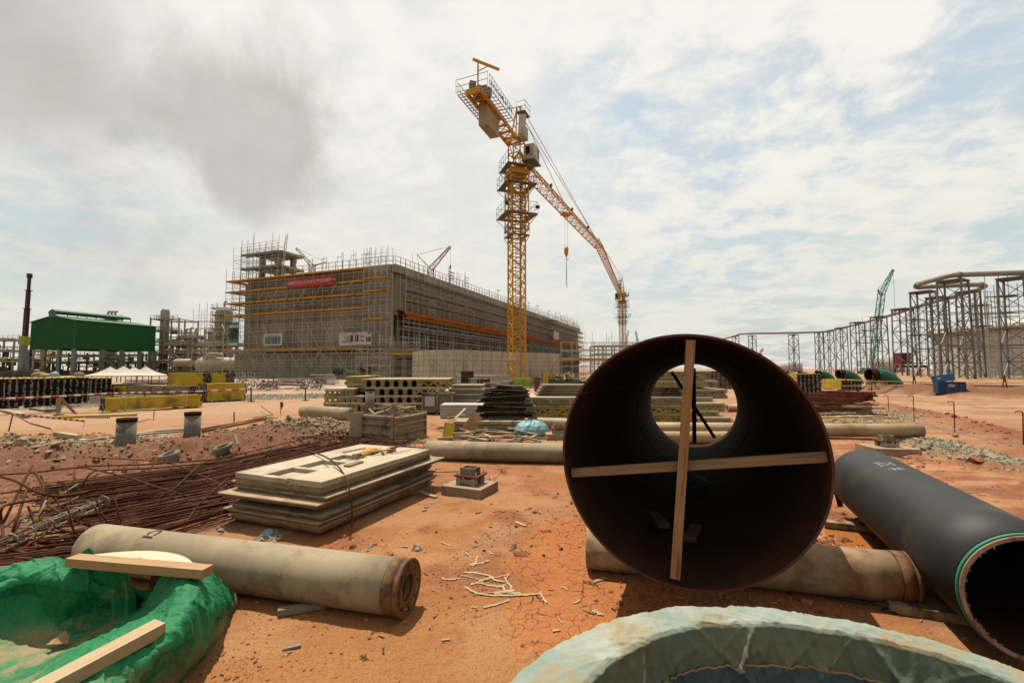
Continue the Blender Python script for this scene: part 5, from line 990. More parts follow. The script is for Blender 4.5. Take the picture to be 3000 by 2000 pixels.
def forms():
    # middle stack left of the long pipe: layers in the photograph listed from the top
    D=17.0
    def row(px0,px1,pyt,D_,lat,m,lab,nb,ang=.06,hg=.27,dep=3.2,mt='panel_side'):
        a=at(px0,pyt,D_);b=at(px1,pyt,D_); w=b[0]-a[0]; z=a[2]-hg-.06; return table_form(lab,((a[0]+b[0])/2,D_+dep/2,z),w,dep,ang,nb,hg,m,lat,mt)
    row(1052,1306,1110,17,(.66,1.),'girder_yellow','topmost formwork table with cup shaped beam ends and a yellow lattice at right',10)
    row(1062,1296,1135,16.8,(.62,1.),'beam_old','second formwork table from the top of the middle stack',9)
    row(1040,1262,1159,16.6,(.75,1.),'beam_old','third formwork table from the top of the middle stack',9)
    row(1046,1240,1181,16.4,(.8,1.),'beam_old','lowest formwork table of the middle stack',8)
    row(1003,1056,1102,17.5,(.0,1.),'girder_yellow','small tilted lattice table at the top left of the middle stack',4,mt='girder_yellow')
    row(1008,1060,1124,17.3,(.0,1.),'beam_old','grey lattice table under the small tilted one',4)
    row(944,1030,1138,16.6,(.0,.5),'beam_old','topmost table of the low left stack with a pale sunlit deck',6,mt='panel_top')
    row(942,1050,1160,16.5,(.0,.45),'girder_yellow','second table of the low left stack, slightly yellow',7)
    row(942,1044,1180,16.3,(.0,.2),'beam_old','lowest table of the low left stack with grey beam ends',7)
    for px,py,z in((960,1200,0),(1030,1203,0),(1120,1204,0),(1220,1200,0)):
        c=at(px,1150,17.2); g=MB(); zt=at(px,1193,17)[2]; g.box((c[0],17.3,zt/2),(.25,1.4,zt)); solo('timber_bearer',g,MT['ply_dark'],'dark timber bearer under the formwork tables at photo column %s'%{960:'far left',1030:'left of centre',1120:'right of centre',1220:'far right'}[px],'bearer')
    # second stack seen left of and through the big pipe
    def row2(px0,px1,pyt,D_,h,m,lab,mt='panel_side',nb=10,dep=1.5,ang=0.03):
        a=at(px0,pyt,D_);b=at(px1,pyt,D_);w=b[0]-a[0]; return table_form(lab,((a[0]+b[0])/2,D_+dep/2,a[2]-h-.06),w,dep,ang,nb,h,m,(0,1),mt)
    row2(1528,2090,1163,13.4,.15,'beam_old','wide lattice table with a pale pinkish deck left of and behind the big pipe','panel_top')
    row2(1545,2085,1187,13.3,.19,'girder_yellow','bright yellow lattice table below the wide pale decked one','crate_wood')
    row2(1560,2090,1213,13.25,.17,'girder_yellow','lowest lattice table on the ground behind the big pipe','crate_wood')
    row2(1880,2082,1088,13.8,.19,'girder_yellow','highest lattice table seen through the big pipe','wood_grey')
    row2(1870,2102,1114,13.7,.15,'girder_yellow','second highest lattice table seen through the big pipe','panel_top')
    row2(1995,2130,1140,13.6,.22,'beam_old','pale ended lattice table sticking out right, seen through the big pipe','panel_top')
    row2(2035,2122,1180,13.1,.20,'girder_yellow','short yellow lattice table at the right of the stack seen through the pipe','panel_top',5)
    row2(2020,2105,1202,13.0,.22,'girder_yellow','short low yellow lattice table seen through the pipe','panel_top',5)
    row2(2045,2140,1222,12.8,.14,'girder_yellow','lowest short yellow lattice table seen through the pipe','panel_top',5)
    for lab,px0,px1,py0,n,D_,m in (('long stack of flat pale grey formwork panels on top of the lattice tables',1590,2075,1127,4,13.9,'wood_grey'),):
        for k in range(n):
            a=at(px0+k*-6,py0+k*9,D_);b=at(px1-k*5,py0+k*9,D_); g=MB(); c=(a+b)/2; z=c[2]-.04; g.box((c[0],D_+.6+.02*k,z),(b[0]-a[0],1.2,.075)); g.box((c[0],D_-.01+.02*k,z+.035),(b[0]-a[0]+.02,.03,.012)); solo('formwork_board',g,MT[m],'%s pale panel of the long flat stack above the lattice tables'%['topmost','second','third','lowest'][k],'panel','long flat pale panels')
    # far stack behind
    for k in range(4):
        a=at(2075,1090+k*13,19);b=at(2155,1090+k*13,19); table_form('%s dark formwork table far behind, seen through the upper right of the pipe'%['topmost','second','third','lowest'][k],((a[0]+b[0])/2,19.8,a[2]-.16),b[0]-a[0],1.4,0,6,.14,'ply_dark',(0,1),'ply_dark')
    # leaning yellow girders upright and red frame
    for i,px in enumerate((1586,1594,1602)):
        g=MB(); b=at(px-4,1170,16)*[1,1,1]; tp=at(px+2,1089,16); g.bars([b],[tp],.09,.12); solo('timber_beam',g,MT['beam_yellow' if i else 'beam_old'],'%s of three yellow beams standing upright left of the big pipe'%['leftmost','middle','rightmost'][i],'beam','upright yellow beams')
    g=MB(); b=at(1568,1172,15.8);q=at(1577,1110,15.8); g.sweep([b,b+(q-b)*.6,q,q+[.12,0,.02]],.025,6); solo('bent_bar',g,MT['ply_dark'],'dark bent bar leaning beside the upright yellow beams','bar')
    # green skip with scrap timber and red machine
    c=at(1648,1100,27)*[1,1,0]; t=thing('skip','open green skip heaped with broken timber in front of the scaffold','skip',c); g=MB(); w=1.75; q=[c+[a*w,b*.9,0] for a,b in((-.9,-1),(.9,-1),(.9,1),(-.9,1))]; q2=[c+[a*w,b*1.0,.85] for a,b in((-1,-1),(1,-1),(1,1),(-1,1))]
    for k in range(4): g.add([q[k],q[(k+1)%4],q2[(k+1)%4],q2[k]],[[0,1,2,3]])
    g.add(q,[[0,1,2,3]]); g.bars(q2,q2[1:]+q2[:1],.09); 
    for x in np.linspace(-1.5,1.5,6): g.bar(c+[x,-.93,0],c+[x,-1.03,.85],.07)
    part('body',g,MT['elbow_green'],t)
    g=MB()
    for k in range(110): x,y=RNG.normal(0,.65),RNG.uniform(-.8,.8); z=.8+.55*math.exp(-(x/.75)**2)*RNG.random(); a=c+[np.clip(x,-1.5,1.5),y,z]; d=RNG.normal(0,1,3)*[.35,.3,.1]; g.bars([a-d],[a+d],.09,.04)
    solo('scrap_timber',g,MT['wood_scrap'],'heap of broken boards filling the green skip','scrap timber',None,'stuff')
    c=at(1587,1112,26)*[1,1,0]; g=MB(); g.box(c+[0,.4,.55],(.75,.8,1.1)); g.box(c+[0,.4,1.12],(.85,.9,.06)); g.box(c+[0,-.02,.7],(.5,.04,.5)); g.bar(c+[-.3,.4,0],c+[-.3,.4,.1],.1); solo('red_cabinet',g,MT['red'],'red metal cabinet beside the green skip','cabinet')
    # clutter along the curved wall: crates, railings, boards
    for i,(px,py,D_,s,m,l) in enumerate(((1370,1118,36,(.9,.7,1.4),'ply_dark','dark crate against the curved wall left of the crane'),(1390,1120,35,(.8,.7,.9),'wood_grey','brown crate beside the dark one near the crane'),(1418,1119,35,(.9,.7,.8),'ply_dark','dark low crate left of the crane foot'),(1432,1119,35,(.12,.8,.9),'red','red post block left of the crane foot'),(1532,1122,38,(1.4,.9,.8),'lime','green crate at the right of the crane foot'))):
        c=at(px,py,D_)*[1,1,0]; g=MB(); g.box(c+[0,0,s[2]/2],s); 
        for k in(-.5,.5): g.bar(c+[k*s[0],-s[1]/2-.02,0],c+[k*s[0],-s[1]/2-.02,s[2]],.07)
        g.bar(c+[-.5*s[0],-s[1]/2-.02,s[2]*.5],c+[.5*s[0],-s[1]/2-.02,s[2]*.5],.06); solo('crate',g,MT[m],l,'crate')
    g=MB(); 
    for z in(.55,1.05): g.sweep([at(1340,1120,38)*[1,1,0]+NZ*z,at(1400,1120,37)*[1,1,0]+NZ*z,at(1490,1122,36)*[1,1,0]+NZ*z],.03,5)
    for px in(1340,1365,1400,1440,1490): c=at(px,1120,37.)*[1,1,0]; g.bar(c,c+NZ*1.1,.05)
    solo('handrail',g,MT['galv'],'thin tube handrail in front of the curved wall left of the crane','handrail')
    # rag and scrap heap right behind the plywood
    g=MB()
    for k in range(16):
        c=at(RNG.uniform(1410,1570),1150,RNG.uniform(19,22)); w,h=RNG.uniform(.35,.9),RNG.uniform(.1,.32); th=np.linspace(0,2*np.pi,10)[:-1]; rows=[[[c[0]+math.cos(a)*w*r*(1+.3*vn(a*2,r*4+k,1)),c[1]+math.sin(a)*.5*r,z*h+.15*RNG.random()*(r<1)] for a in th] for r,z in((1.,0),(.9,.8),(.45,1.3),(.02,1.5))]; g.grid(rows,True,0,True)
    solo('rag_heap',g,MT['paper'],'pale heap of crumpled sheets and sacking between the plywood and the crane','sheeting heap',None,'stuff')
    g=MB()
    for k in range(160): c=at(RNG.uniform(1395,1500),1150,RNG.uniform(17.5,19.5)); a=np.array([c[0],c[1],RNG.uniform(.05,.55)]); d=RNG.normal(0,.14,3); g.bars([a-d],[a+d],.05,.015)
    solo('swarf_heap',g,MT['debris_metal'],'glinting tangle of metal offcuts left of the sacking heap','scrap metal',None,'stuff')
    for k,(px,py,l) in enumerate(((1420,1140,'flat sheet of pale board on the heap by the crane, left one'),(1490,1145,'flat sheet of pale board on the heap by the crane, right one'))):
        a=at(px-28,py,20);b=at(px+32,py+3,19.6); g=MB(); g.bars([a],[b],.7,.03,up=(0,.3,1)); solo('sheet',g,MT['wood_pale'],l,'board')
    # ribbed grey panels stacks
    for k in range(9):
        z=.10+k*.105; c=at(1372,1190,17.3)*[1,1,0]; g=MB(); g.box(c+[.05*math.sin(k*2.)-.0,.9,z],(1.25,1.8,.085),-.12); g.box(c+[.05*math.sin(k*2.),.0,z+.0],(1.25,.03,.05),-.12); solo('steel_plank',g,MT['galv'] if k%2 else MT['wood_grey'],'%s layer of the grey ribbed panel stack right of the table stack'%['lowest','second lowest','third','fourth','middle','sixth','seventh','second highest','highest'][k],'panel','grey ribbed panels')
    for k in range(5):
        c=at(1352,1222,14.8)*[1,1,0]; z=.06+k*.085; g=MB(); g.box(c+[0,.5,z],(1.38,1.,.075)); 
        for x in np.linspace(-.4,.5,10): g.box(c+[x,-.004,z],(.035,.012,.02))
        solo('perforated_plank',g,MT['galv'],'%s perforated steel plank of the small pale stack'%['lowest','second','middle','fourth','topmost'][k],'plank','perforated steel planks')
    # red sheets and container pallet
    g=MB(); 
    for k in range(5): c=at(1285+k*3,1154+k*3.2,16.6); g.box(c,(1.1-.05*k,.9,.045),.15*math.sin(k))
    solo('red_sheets',g,MT['red_channel'],'loose dark red sheets on top of the grey box crate','sheets')
    c=at(1281,1200,16.0)*[1,1,0]; t=thing('box_crate','grey metal box crate with a white label panel right of the table stack','crate',c); g=MB(); g.box(c+[0,.5,.42],(1.02,1.,.62)); part('body',g,MT['galv_dark'],t); g=MB()
    for x in(-.51,0,.51): g.bar(c+[x,-.03,.02],c+[x,-.03,.76],.06)
    for z in(.12,.74): g.bar(c+[-.53,-.03,z],c+[.53,-.03,z],.06)
    part('frame',g,MT['wood_grey'],t); g=MB(); g.box(c+[-.26,-.03,.47],(.34,.02,.34)); part('label_panel',g,MT['white'],t)
    # crate of scrap timber
    A=gp(1022,1285);B=gp(1240,1275); 
    t=thing('timber_crate','open panel crate heaped with scrap timber behind the rebars','crate',gp(1130,1288)); P0=gp(1064,1292);P1=gp(1152,1300);P2=gp(1242,1276)
    D1=P1[1]; h=.56
    def wall(p,q,h,m,nm='side_panel'):
        p=vec(p);q=vec(q);d=(q-p)/np.linalg.norm(q-p);n=np.array([d[1],-d[0],0]); g=MB(); g.bars([p+NZ*h/2],[q+NZ*h/2],.03,h)
        for z in(.02,h*.36,h*.7,h-.03): g.bars([p+n*.04+NZ*z],[q+n*.04+NZ*z],.06,.05)
        for e in(p,q): g.bars([e+n*.035],[e+n*.035+NZ*h],.06,.05,up=tuple(d))
        return part(nm,g,MT[m],t)
    wall(P0,P1-[.0,0,0],h*1.05,'crate_wood'); wall(P1,P2,h,'crate_wood'); bk=(P2-P1); wall(P0+bk,P0,h*1.05,'crate_wood'); wall(P2,P0+bk,h*1.05,'crate_wood'); g=MB(); q=gp(1024,1296); g.bars([q+NZ*.31],[P0+NZ*.31],.03,.66); part('front_board',g,MT['wood_pale'],t)
    for k in range(58):
        f,gk=RNG.uniform(.08,.92),RNG.uniform(.12,.88); c=P0+(P1-P0)*f+bk*gk; z=.44+.38*(1-1.2*abs(f-.5))*RNG.random(); g=MB(); th=RNG.normal(.25,.55); L=RNG.uniform(.2,.52); d=np.array([math.cos(th),math.sin(th),RNG.normal(0,.22)])*L; a=vec([c[0],c[1],z+gz(c[0],c[1])]); g.bars([a-d/2],[a+d/2],RNG.uniform(.03,.08),RNG.uniform(.02,.05)); solo('scrap_board',g,MT[['wood_scrap','wood_pale','wood_grey'][k%3]],'%s short broken board in the heap filling the panel crate'%['brown','pale','grey'][k%3],'scrap board','broken boards in the panel crate')
    # dark wavy plywood stack on bearers with timber below
    c=gp(1478,1262); cx=c[0]; cy=c[1]+.5
    for k in range(26):
        z=.33+k*.034; g=MB(); s=1.28-.012*k; x0=RNG.uniform(-.1,.1)+.10*math.sin(k*.9); an=RNG.uniform(-.12,.12); rows=[]
        for u in np.linspace(-.5,.5,9):
            zz=z+.05*math.sin(3.1*u+k*.4)*(k/26)+.06*u*u*4*(k%3-1)*.4; rows.append([[cx+x0+u*s*math.cos(an)*1.1-v*math.sin(an)*.7,cy+v*.8+u*s*math.sin(an),zz] for v in(-.5,.5)])
        g.grid(rows,False); g.grid([[[p[0],p[1],p[2]+.012] for p in r_] for r_ in rows],False); g.grid([[rows[i][0],[rows[i][0][0],rows[i][0][1],rows[i][0][2]+.012]] for i in range(9)],False); g.grid([[rows[0][0],rows[0][1]],[[*rows[0][0][:2],rows[0][0][2]+.012],[*rows[0][1][:2],rows[0][1][2]+.012]]],False)
        solo('plywood_sheet',g,MT['ply_dark' if k%4 else 'wood_scrap'],('warped dark plywood sheet in the tall wavy stack' if k%4 else 'warped paler plywood sheet between dark ones in the tall wavy stack'),'plywood sheet','warped plywood sheets')
    for k in range(3):
        a=gp(1330,1262);b=gp(1538,1262); z=.07+.09*k; g=MB(); g.bars([[a[0]+.02*k,a[1]+.02*k,z]],[[b[0],b[1]+.02*k,z]],.9,.075); solo('timber_baulk',g,MT['wood_grey' if k!=2 else 'crate_wood'],'%s long timber baulk under the wavy plywood'%['lowest','middle','upper'][k],'timber')
    for k in range(44):
        px=RNG.uniform(1300,1600);py=RNG.uniform(1263,1302); c=G(px,py); g=MB(); th=RNG.choice([RNG.normal(0,.25),RNG.normal(-.8,.3),RNG.normal(.7,.3)]); L=RNG.uniform(.2,.75); d=np.array([math.cos(th),math.sin(th)*.8,RNG.normal(0,.08)])*L/2; a=c+NZ*RNG.uniform(.03,.14); g.bars([a-d],[a+d],RNG.uniform(.04,.1),RNG.uniform(.02,.05)); solo('scrap_board',g,MT[['wood_scrap','wood_grey','wood_pale','crate_wood'][k%4]],'%s broken board strewn in front of the plywood stack'%['brown','grey','pale','reddish'][k%4],'scrap board','boards strewn before the plywood stack')
    g=MB(); b=gp(1310,1287); g.bars([b+NZ*0],[b+[.04,.12,.36]],.24,.02,up=(0,1,0)); solo('yellow_board',g,MT['beam_yellow'],'small upright mustard yellow board left of the plywood stack','board')
    g=MB(); b=at(1385,1225,11.4); g.add([b+[-.3,0,-.25],b+[.15,0,-.28],b+[.0,.1,.12],b+[.3,.2,-.1]],[[0,1,2],[1,3,2]]); solo('torn_board',g,MT['card'],'torn brown board leaning on the left of the plywood stack','board')
    for k,(x0,y0,x1,y1,l) in enumerate(((1310,1232,1355,1222,'yellowish slat sticking out left of the plywood stack'),(1332,1238,1368,1214,'pale offcut leaning left of the plywood stack'),(1314,1226,1350,1216,'thin yellowish slat behind the pale offcut'))):
        a=gp(x0,y0);b=a+[.55 if k!=1 else .3,.25,.05 if k!=1 else .3]; g=MB(); g.bars([a+NZ*.1],[b+NZ*.1],.12,.03); solo('slat',g,MT['wood_pale' if k==1 else 'beam_old'],l,'slat')
    # aqua plastic bag
    c=gp(1560,1282); g=MB(); th=np.linspace(0,2*np.pi,28)[:-1]; rows=[]
    for r_,z in((.30,.0),(.33,.06),(.31,.14),(.27,.22),(.18,.27),(.02,.30)): rows.append([[c[0]+math.cos(a)*r_*1.15*(1+.2*vn(a*3.5,r_*9,3)),c[1]+.3+math.sin(a)*r_*(1+.2*vn(a*5,z*9,8)),z*(1+.35*vn(a*4,r_*14,5))+.03*vn(a*9,r_*30,2)] for a in th])
    g.grid(rows,False,0,True); solo('plastic_sack',g,MT['tarp_aqua'],'crumpled pale blue plastic sack at the right of the plywood stack','sack')
forms()
def pile(name,label,a,b,r,m,ri=None,steel=None,end='b',n=40,sag=0):
    """hollow concrete or steel pile lying from a to b (axis points)"""
    a=vec(a);b=vec(b); t=thing(name,label,'pile' if 'pile' in name else 'pipe',(a+b)/2-NZ*r); d=(b-a)/np.linalg.norm(b-a); g=MB(); ri=ri or r*.55
    sb=.11 if steel else 0
    g.hollow(a,b-d*sb,r,ri,n,6); part('shaft',g,MT[m],t)
    if steel:
        g=MB(); g.hollow(b-d*.105,b-d*.03,r+.004,ri,n); g.hollow(b-d*.03,b,r*.985,ri*1.0,n); g.hollow(b-d*.028,b+d*.004,r+.006,r*.93,n); s=part('steel_band',g,MT[steel],t)
        g=MB(); th=np.linspace(0,2*np.pi,9)[:-1]; A,B=frames(d[None]); 
        for q in th: g.tube(b+(A[0]*math.cos(q)+B[0]*math.sin(q))*(r+ri)/2,b+d*.006+(A[0]*math.cos(q)+B[0]*math.sin(q))*(r+ri)/2,.012,8)
        part('bolt_holes',g,MT['glass_dark'],s)
    return t
def gpt(px,py,r):   # axis point above a ground contact
    p=gp(px,py); return np.array([p[0],p[1],r+gz(p[0],p[1])])
pile('concrete_pile','long grey concrete pile lying across the middle, its right end behind the big pipe',gpt(1252,1343,.165),gpt(1900,1364,.165),.165,'pile_concrete')
pile('concrete_pile','short grey concrete pile lying on the gravel mound left of the panel crate',gpt(886,1228,.20)+[0,.1,.05],gpt(1028,1240,.20)+[0,.1,.05],.20,'pile_concrete')
pile('cream_pipe','cream pipe running behind the big pipe, its open end beside the second footing',gpt(1880,1272,.15),gpt(2700,1289,.15),.15,'cream_pipe')
pile('cream_pipe','cream pipe seen through the big pipe, nearer and whiter than its neighbour',gpt(1850,1298,.13),gpt(2230,1300,.13),.13,'cream_pipe')
pile('cream_pipe','cream pipe below the lattice tables left of the big pipe',gpt(1550,1254,.15),gpt(1760,1262,.15),.15,'cream_pipe')
pile('cream_pipe','short yellowish pipe carrying the rusty bars on the right',gpt(2130,1205,.14),gpt(2548,1204,.14),.14,'bank_pipe')
# stubs
def stub(label,px,py,pt,w,tilt=(0,0),mark=None):
    b=G(px,py); r=w/2/F*b[1]*math.cos(math.atan2(b[0],b[1])); h=at(px,pt,b[1])[2]-b[2]; t=thing('pile_stub',label,'pile stub',b,'concrete pile stubs'); g=MB(); top=b+[tilt[0],tilt[1],h]; g.hollow(b-NZ*.3,top-NZ*.06,r,r*.6,28); part('shaft',g,MT['pile_grey'],t); g=MB(); g.hollow(top-NZ*.07,top,r+.006,r*.6,28); part('steel_collar',g,MT['rust_in'],t)
    if mark: g=MB(); text_mb(mark[0],r*.8,g,0,0,0,bend=lambda x,y:top+NZ*(mark[1]+y)+np.array([math.sin(x/r+mark[2])*(r+.006),-math.cos(x/r+mark[2])*(r+.006),0])); part('marking',g,MT['ink'],t)
    return t
stub('upright concrete stub with scribbled number, left of the pair on the mound',365,1322,1224,62,(.02,0),('420',-.22,0))
stub('upright concrete stub with a dark steel top, right of the pair on the mound',562,1297,1206,50,(.0,0),('M',-.5,-.55))
stub('upright concrete stub with rusty top in front of the formwork tables',1083,1215,1138,27,(0,0),('201',-.75,.0))
def broken(label,px,py,w,h,lean):
    b=G(px,py); r=w/2/F*b[1]*math.cos(math.atan2(b[0],b[1])); g=MB(); th=np.linspace(0,2*np.pi,25)[:-1]; d=vec([lean,0,1.]);rows=[]
    for rr,z in((r,-.15),(r,.5),(r,1.),(r*.62,1.),(r*.6,.2)): rows.append([b+[math.cos(a)*rr,math.sin(a)*rr,0]+d*h*(z+(.28*math.sin(a*1.0+.6)+.12*vn(a*4,1,9))*(z>=1)) for a in th])
    g.grid(rows,True,0,True); solo('broken_stub',g,MT['pile_grey'],label,'pile stub')
broken('low broken ring of a concrete pile half buried in front of the mound',494,1358,66,.13,0)
broken('broken tilted pile end lying right of the mound',640,1352,54,.13,.6)
# footings
def footing(label,px,py,w,dep,h,m,yaw,cup=True):
    c=G(px,py); t=thing('footing_block',label,'footing',c,'small precast footings'); ca,sa=math.cos(yaw),math.sin(yaw); c=c+[0,dep*.5,0]
    g=MB(); g.box(c+NZ*(h/2-.02),(w,dep,h+.04),yaw); part('slab',g,MT[m],t); R=lambda x,y,z: c+np.array([x*ca-y*sa,x*sa+y*ca,h+z])
    g=MB(); 
    for x in(-.11,.11):
        for y in(-.09,.09): g.box(R(x,y,.05),(.06,.06,.1),yaw)
    g.box(R(0,-.09,.045),(.3,.035,.06),yaw); g.box(R(0,.1,.045),(.3,.035,.06),yaw); part('timber_packing',g,MT['wood_pale'],t)
    g=MB(); g.box(R(0,0,.112),(.34,.27,.02),yaw); part('base_plate',g,MT['red_channel'],t)
    g=MB(); 
    for x,y,a,b in((0,-.075,.2,.02),(0,.075,.2,.02),(-.1,0,.02,.15),(.1,0,.02,.15)): g.box(R(x,y,.165),(a,b,.09),yaw)
    part('box_sleeve',g,MT['rebar_grey'],t)
    for x in(-.14,.14):
        for y in(-.1,.1): g=MB(); g.tube(R(x,y,.0),R(x,y,.17),.009,6); part('bolt',g,MT['rebar_grey'],t)
    return t
footing('square concrete footing block with a wooden packed steel sleeve in the middle foreground',1372,1458,.56,.5,.11,'concrete_pad',-.42)
footing('pinkish footing block in the mud in front of the cream pipe end',2640,1335,.78,.62,.12,'concrete_pad',-.12)
footing('footing block half hidden at the left rim of the big pipe',1640,1290,.6,.4,.13,'concrete_pad',.0)
def cup():
    a=gp(1318,1446);b=gp(1348,1437); g=MB(); t=thing('paper_cup','small crushed purple and white cup lying at the footing corner','cup',a); 
    a=a+NZ*.035;b=b+NZ*.045; g.sweep([a,a+(b-a)*.05,b],[.005,.026,.038],16,False); part('cup_wall',g,MT['cup_purple'],t); g=MB(); g.sweep([b,b+(b-a)*.06],[.041,.041],16,False); part('rim',g,MT['white'],t)
    g=MB(); c=gp(1354,1444)+NZ*.03; g.tube(c,c+[.012,-.02,.008],.04,16); solo('cup_lid',g,MT['white'],'white lid leaning beside the crushed purple cup','lid')
cup()
# ================= RIGHT SIDE =================
def pipe_rack():
    zt=16.2
    def tower(label,px0,px1,py_top,seg=5,yaw=.0,sc=False,n4=True):
        D_=14.6*F/(1080-py_top); a=at(px0,1080,D_);b=at(px1,1080,D_); wpx=b[0]-a[0]; c=np.array([(a[0]+b[0])/2,D_+wpx*.35,0]); s=wpx*.60; lean=math.atan2(c[0],c[1]); yw=yaw
        t=thing('trestle_tower',label,'trestle tower',c,'steel trestle towers under the elevated pipe'); ca,sa=math.cos(yw),math.sin(yw)
        q=[np.array([(x*ca-y*sa)*s/2,(x*sa+y*ca)*s/2,0]) for x,y in((-1,-1),(1,-1),(1,1),(-1,1))]
        for k in range(4): g=MB(); g.bar(c+q[k]*1.06,c+q[k]*.97+NZ*(zt-.5),.21); part('leg',g,MT['steel_grey'],t)
        g=MB(); zz=np.linspace(.1,zt-.6,seg+1)
        for k in range(4):
            p,r_=q[k],q[(k+1)%4]
            for i in range(seg):
                g.bar(c+p+NZ*zz[i+1],c+r_+NZ*zz[i+1],.11)
                (A_,B_)=(p,r_) if (i+k)%2 else (r_,p); g.bar(c+A_+NZ*zz[i],c+B_+NZ*zz[i+1],.10)
        part('bracing',g,MT['steel_grey'],t)
        g=MB(); g.box(c+NZ*(zt-.45),(s*1.15,s*1.1,.16),yw); part('cap_platform',g,MT['galv_dark'],t)
        if sc: scaffold('trestle_scaffold','scaffold cage around the '+label,c+[s*.5,-s*.6,0],(ca,sa,0),(sa*0+0,-1,0) if 0 else (-sa,ca,0),3.2,0,zt-1.5,1.6,1.9,(0,s*.7),decks=[(zt-3,'deck_grey'),(zt-6.8,'deck_grey')],brace=2,guard=1,th=.08,top=1)
    T=[('farthest trestle tower, nearest to the rim of the big pipe',2150,2172,980),('second trestle tower right of the big pipe rim',2199,2223,979),('lone slim trestle tower between two wide gaps',2319,2349,976),('left tower of the twin pair where the pipe bends',2396,2420,970),('right tower of the twin pair where the pipe bends',2424,2454,966),('trestle tower directly right of the twin pair',2461,2495,955),('scaffolded trestle tower left of the teal crane',2507,2549,938),('trestle tower directly right of the teal crane',2570,2618,921),('scaffolded trestle tower left of the tall group',2640,2702,896),('front left tower of the tall group under the pipe loop',2702,2782,842),('rear middle tower of the tall group',2745,2812,860),('front right tower of the tall group under the pipe loop',2790,2884,806),('rear right scaffolded tower of the tall group',2838,2910,842),('tower cut by the right photo edge',2975,3070,798)]
    for i,(l,a,b,y) in enumerate(T): tower(l,a,b,y,6 if y<900 else 5,yaw=.35 if i<9 else .5,sc=i in(6,8,12))
    scaffold('tall_scaffold','tall free standing scaffold at the right edge beside the cut tower',at(2943,1100,74)*[1,1,0],(1,0,0),(0,1,0),3.,0,14.6,1.5,1.7,(0,2.2),[(13.6,'deck_grey'),(10.8,'deck_grey'),(8.2,'deck_grey'),(5.,'deck_grey')],guard=1,th=.08,top=1)
    scaffold('tall_scaffold','tall free standing scaffold right of the rear tower group',at(2896,1100,86)*[1,1,0],(1,0,0),(0,1,0),2.8,0,13.4,1.4,1.9,(0,2.2),[(12.2,'deck_grey'),(6.,'deck_grey')],guard=1,th=.08,top=1)
    def pz_(px,py): D_=14.95*F/(1080-py); p=at(px,py,D_); return np.array([p[0],p[1],zt+.35])
    P=[pz_(2120,992),pz_(2150,985),pz_(2178,977.5),pz_(2300,975),pz_(2400,972),pz_(2430,968),pz_(2500,952),pz_(2600,925),pz_(2700,893),pz_(2800,865),pz_(2858,848)]
    Q=[pz_(2858,848)]+[pz_(2880,839),pz_(2884,835),pz_(2868,832),pz_(2800,834),pz_(2720,838),pz_(2690,840),pz_(2683,836),pz_(2696,829),pz_(2740,816),pz_(2778,806),pz_(2800,803),pz_(2850,801),pz_(3000,796),pz_(3200,790)]
    g=MB(); 
    def smooth(P,n=6):
        P=vec(P);out=[]
        for i in range(len(P)-1):
            p0,p1,p2,p3=P[max(i-1,0)],P[i],P[i+1],P[min(i+2,len(P)-1)]
            for t_ in np.linspace(0,1,n,endpoint=False): out.append(.5*((2*p1)+(p2-p0)*t_+(2*p0-5*p1+4*p2-p3)*t_**2+(3*p1-p0-3*p2+p3)*t_**3))
        return np.array(out+[P[-1]])
    t=thing('elevated_pipe','long grey elevated pipe running over the trestle towers with a square loop at right','pipe',P[4]*[1,1,0]); g.sweep(smooth(P),.42,14); part('straight_run',g,MT['pipe_grey'],t); g=MB(); g.sweep(smooth(Q),.42,14); part('expansion_loop',g,MT['pipe_grey'],t)
    for k in(.2,.55,.8): g=MB(); S_=smooth(Q); i=int(len(S_)*k); d=S_[i+1]-S_[i]; d/=np.linalg.norm(d); g.hollow(S_[i]-d*.15,S_[i]+d*.15,.5,.4,16); part('flange',g,MT['galv_dark'],t)
pipe_rack()
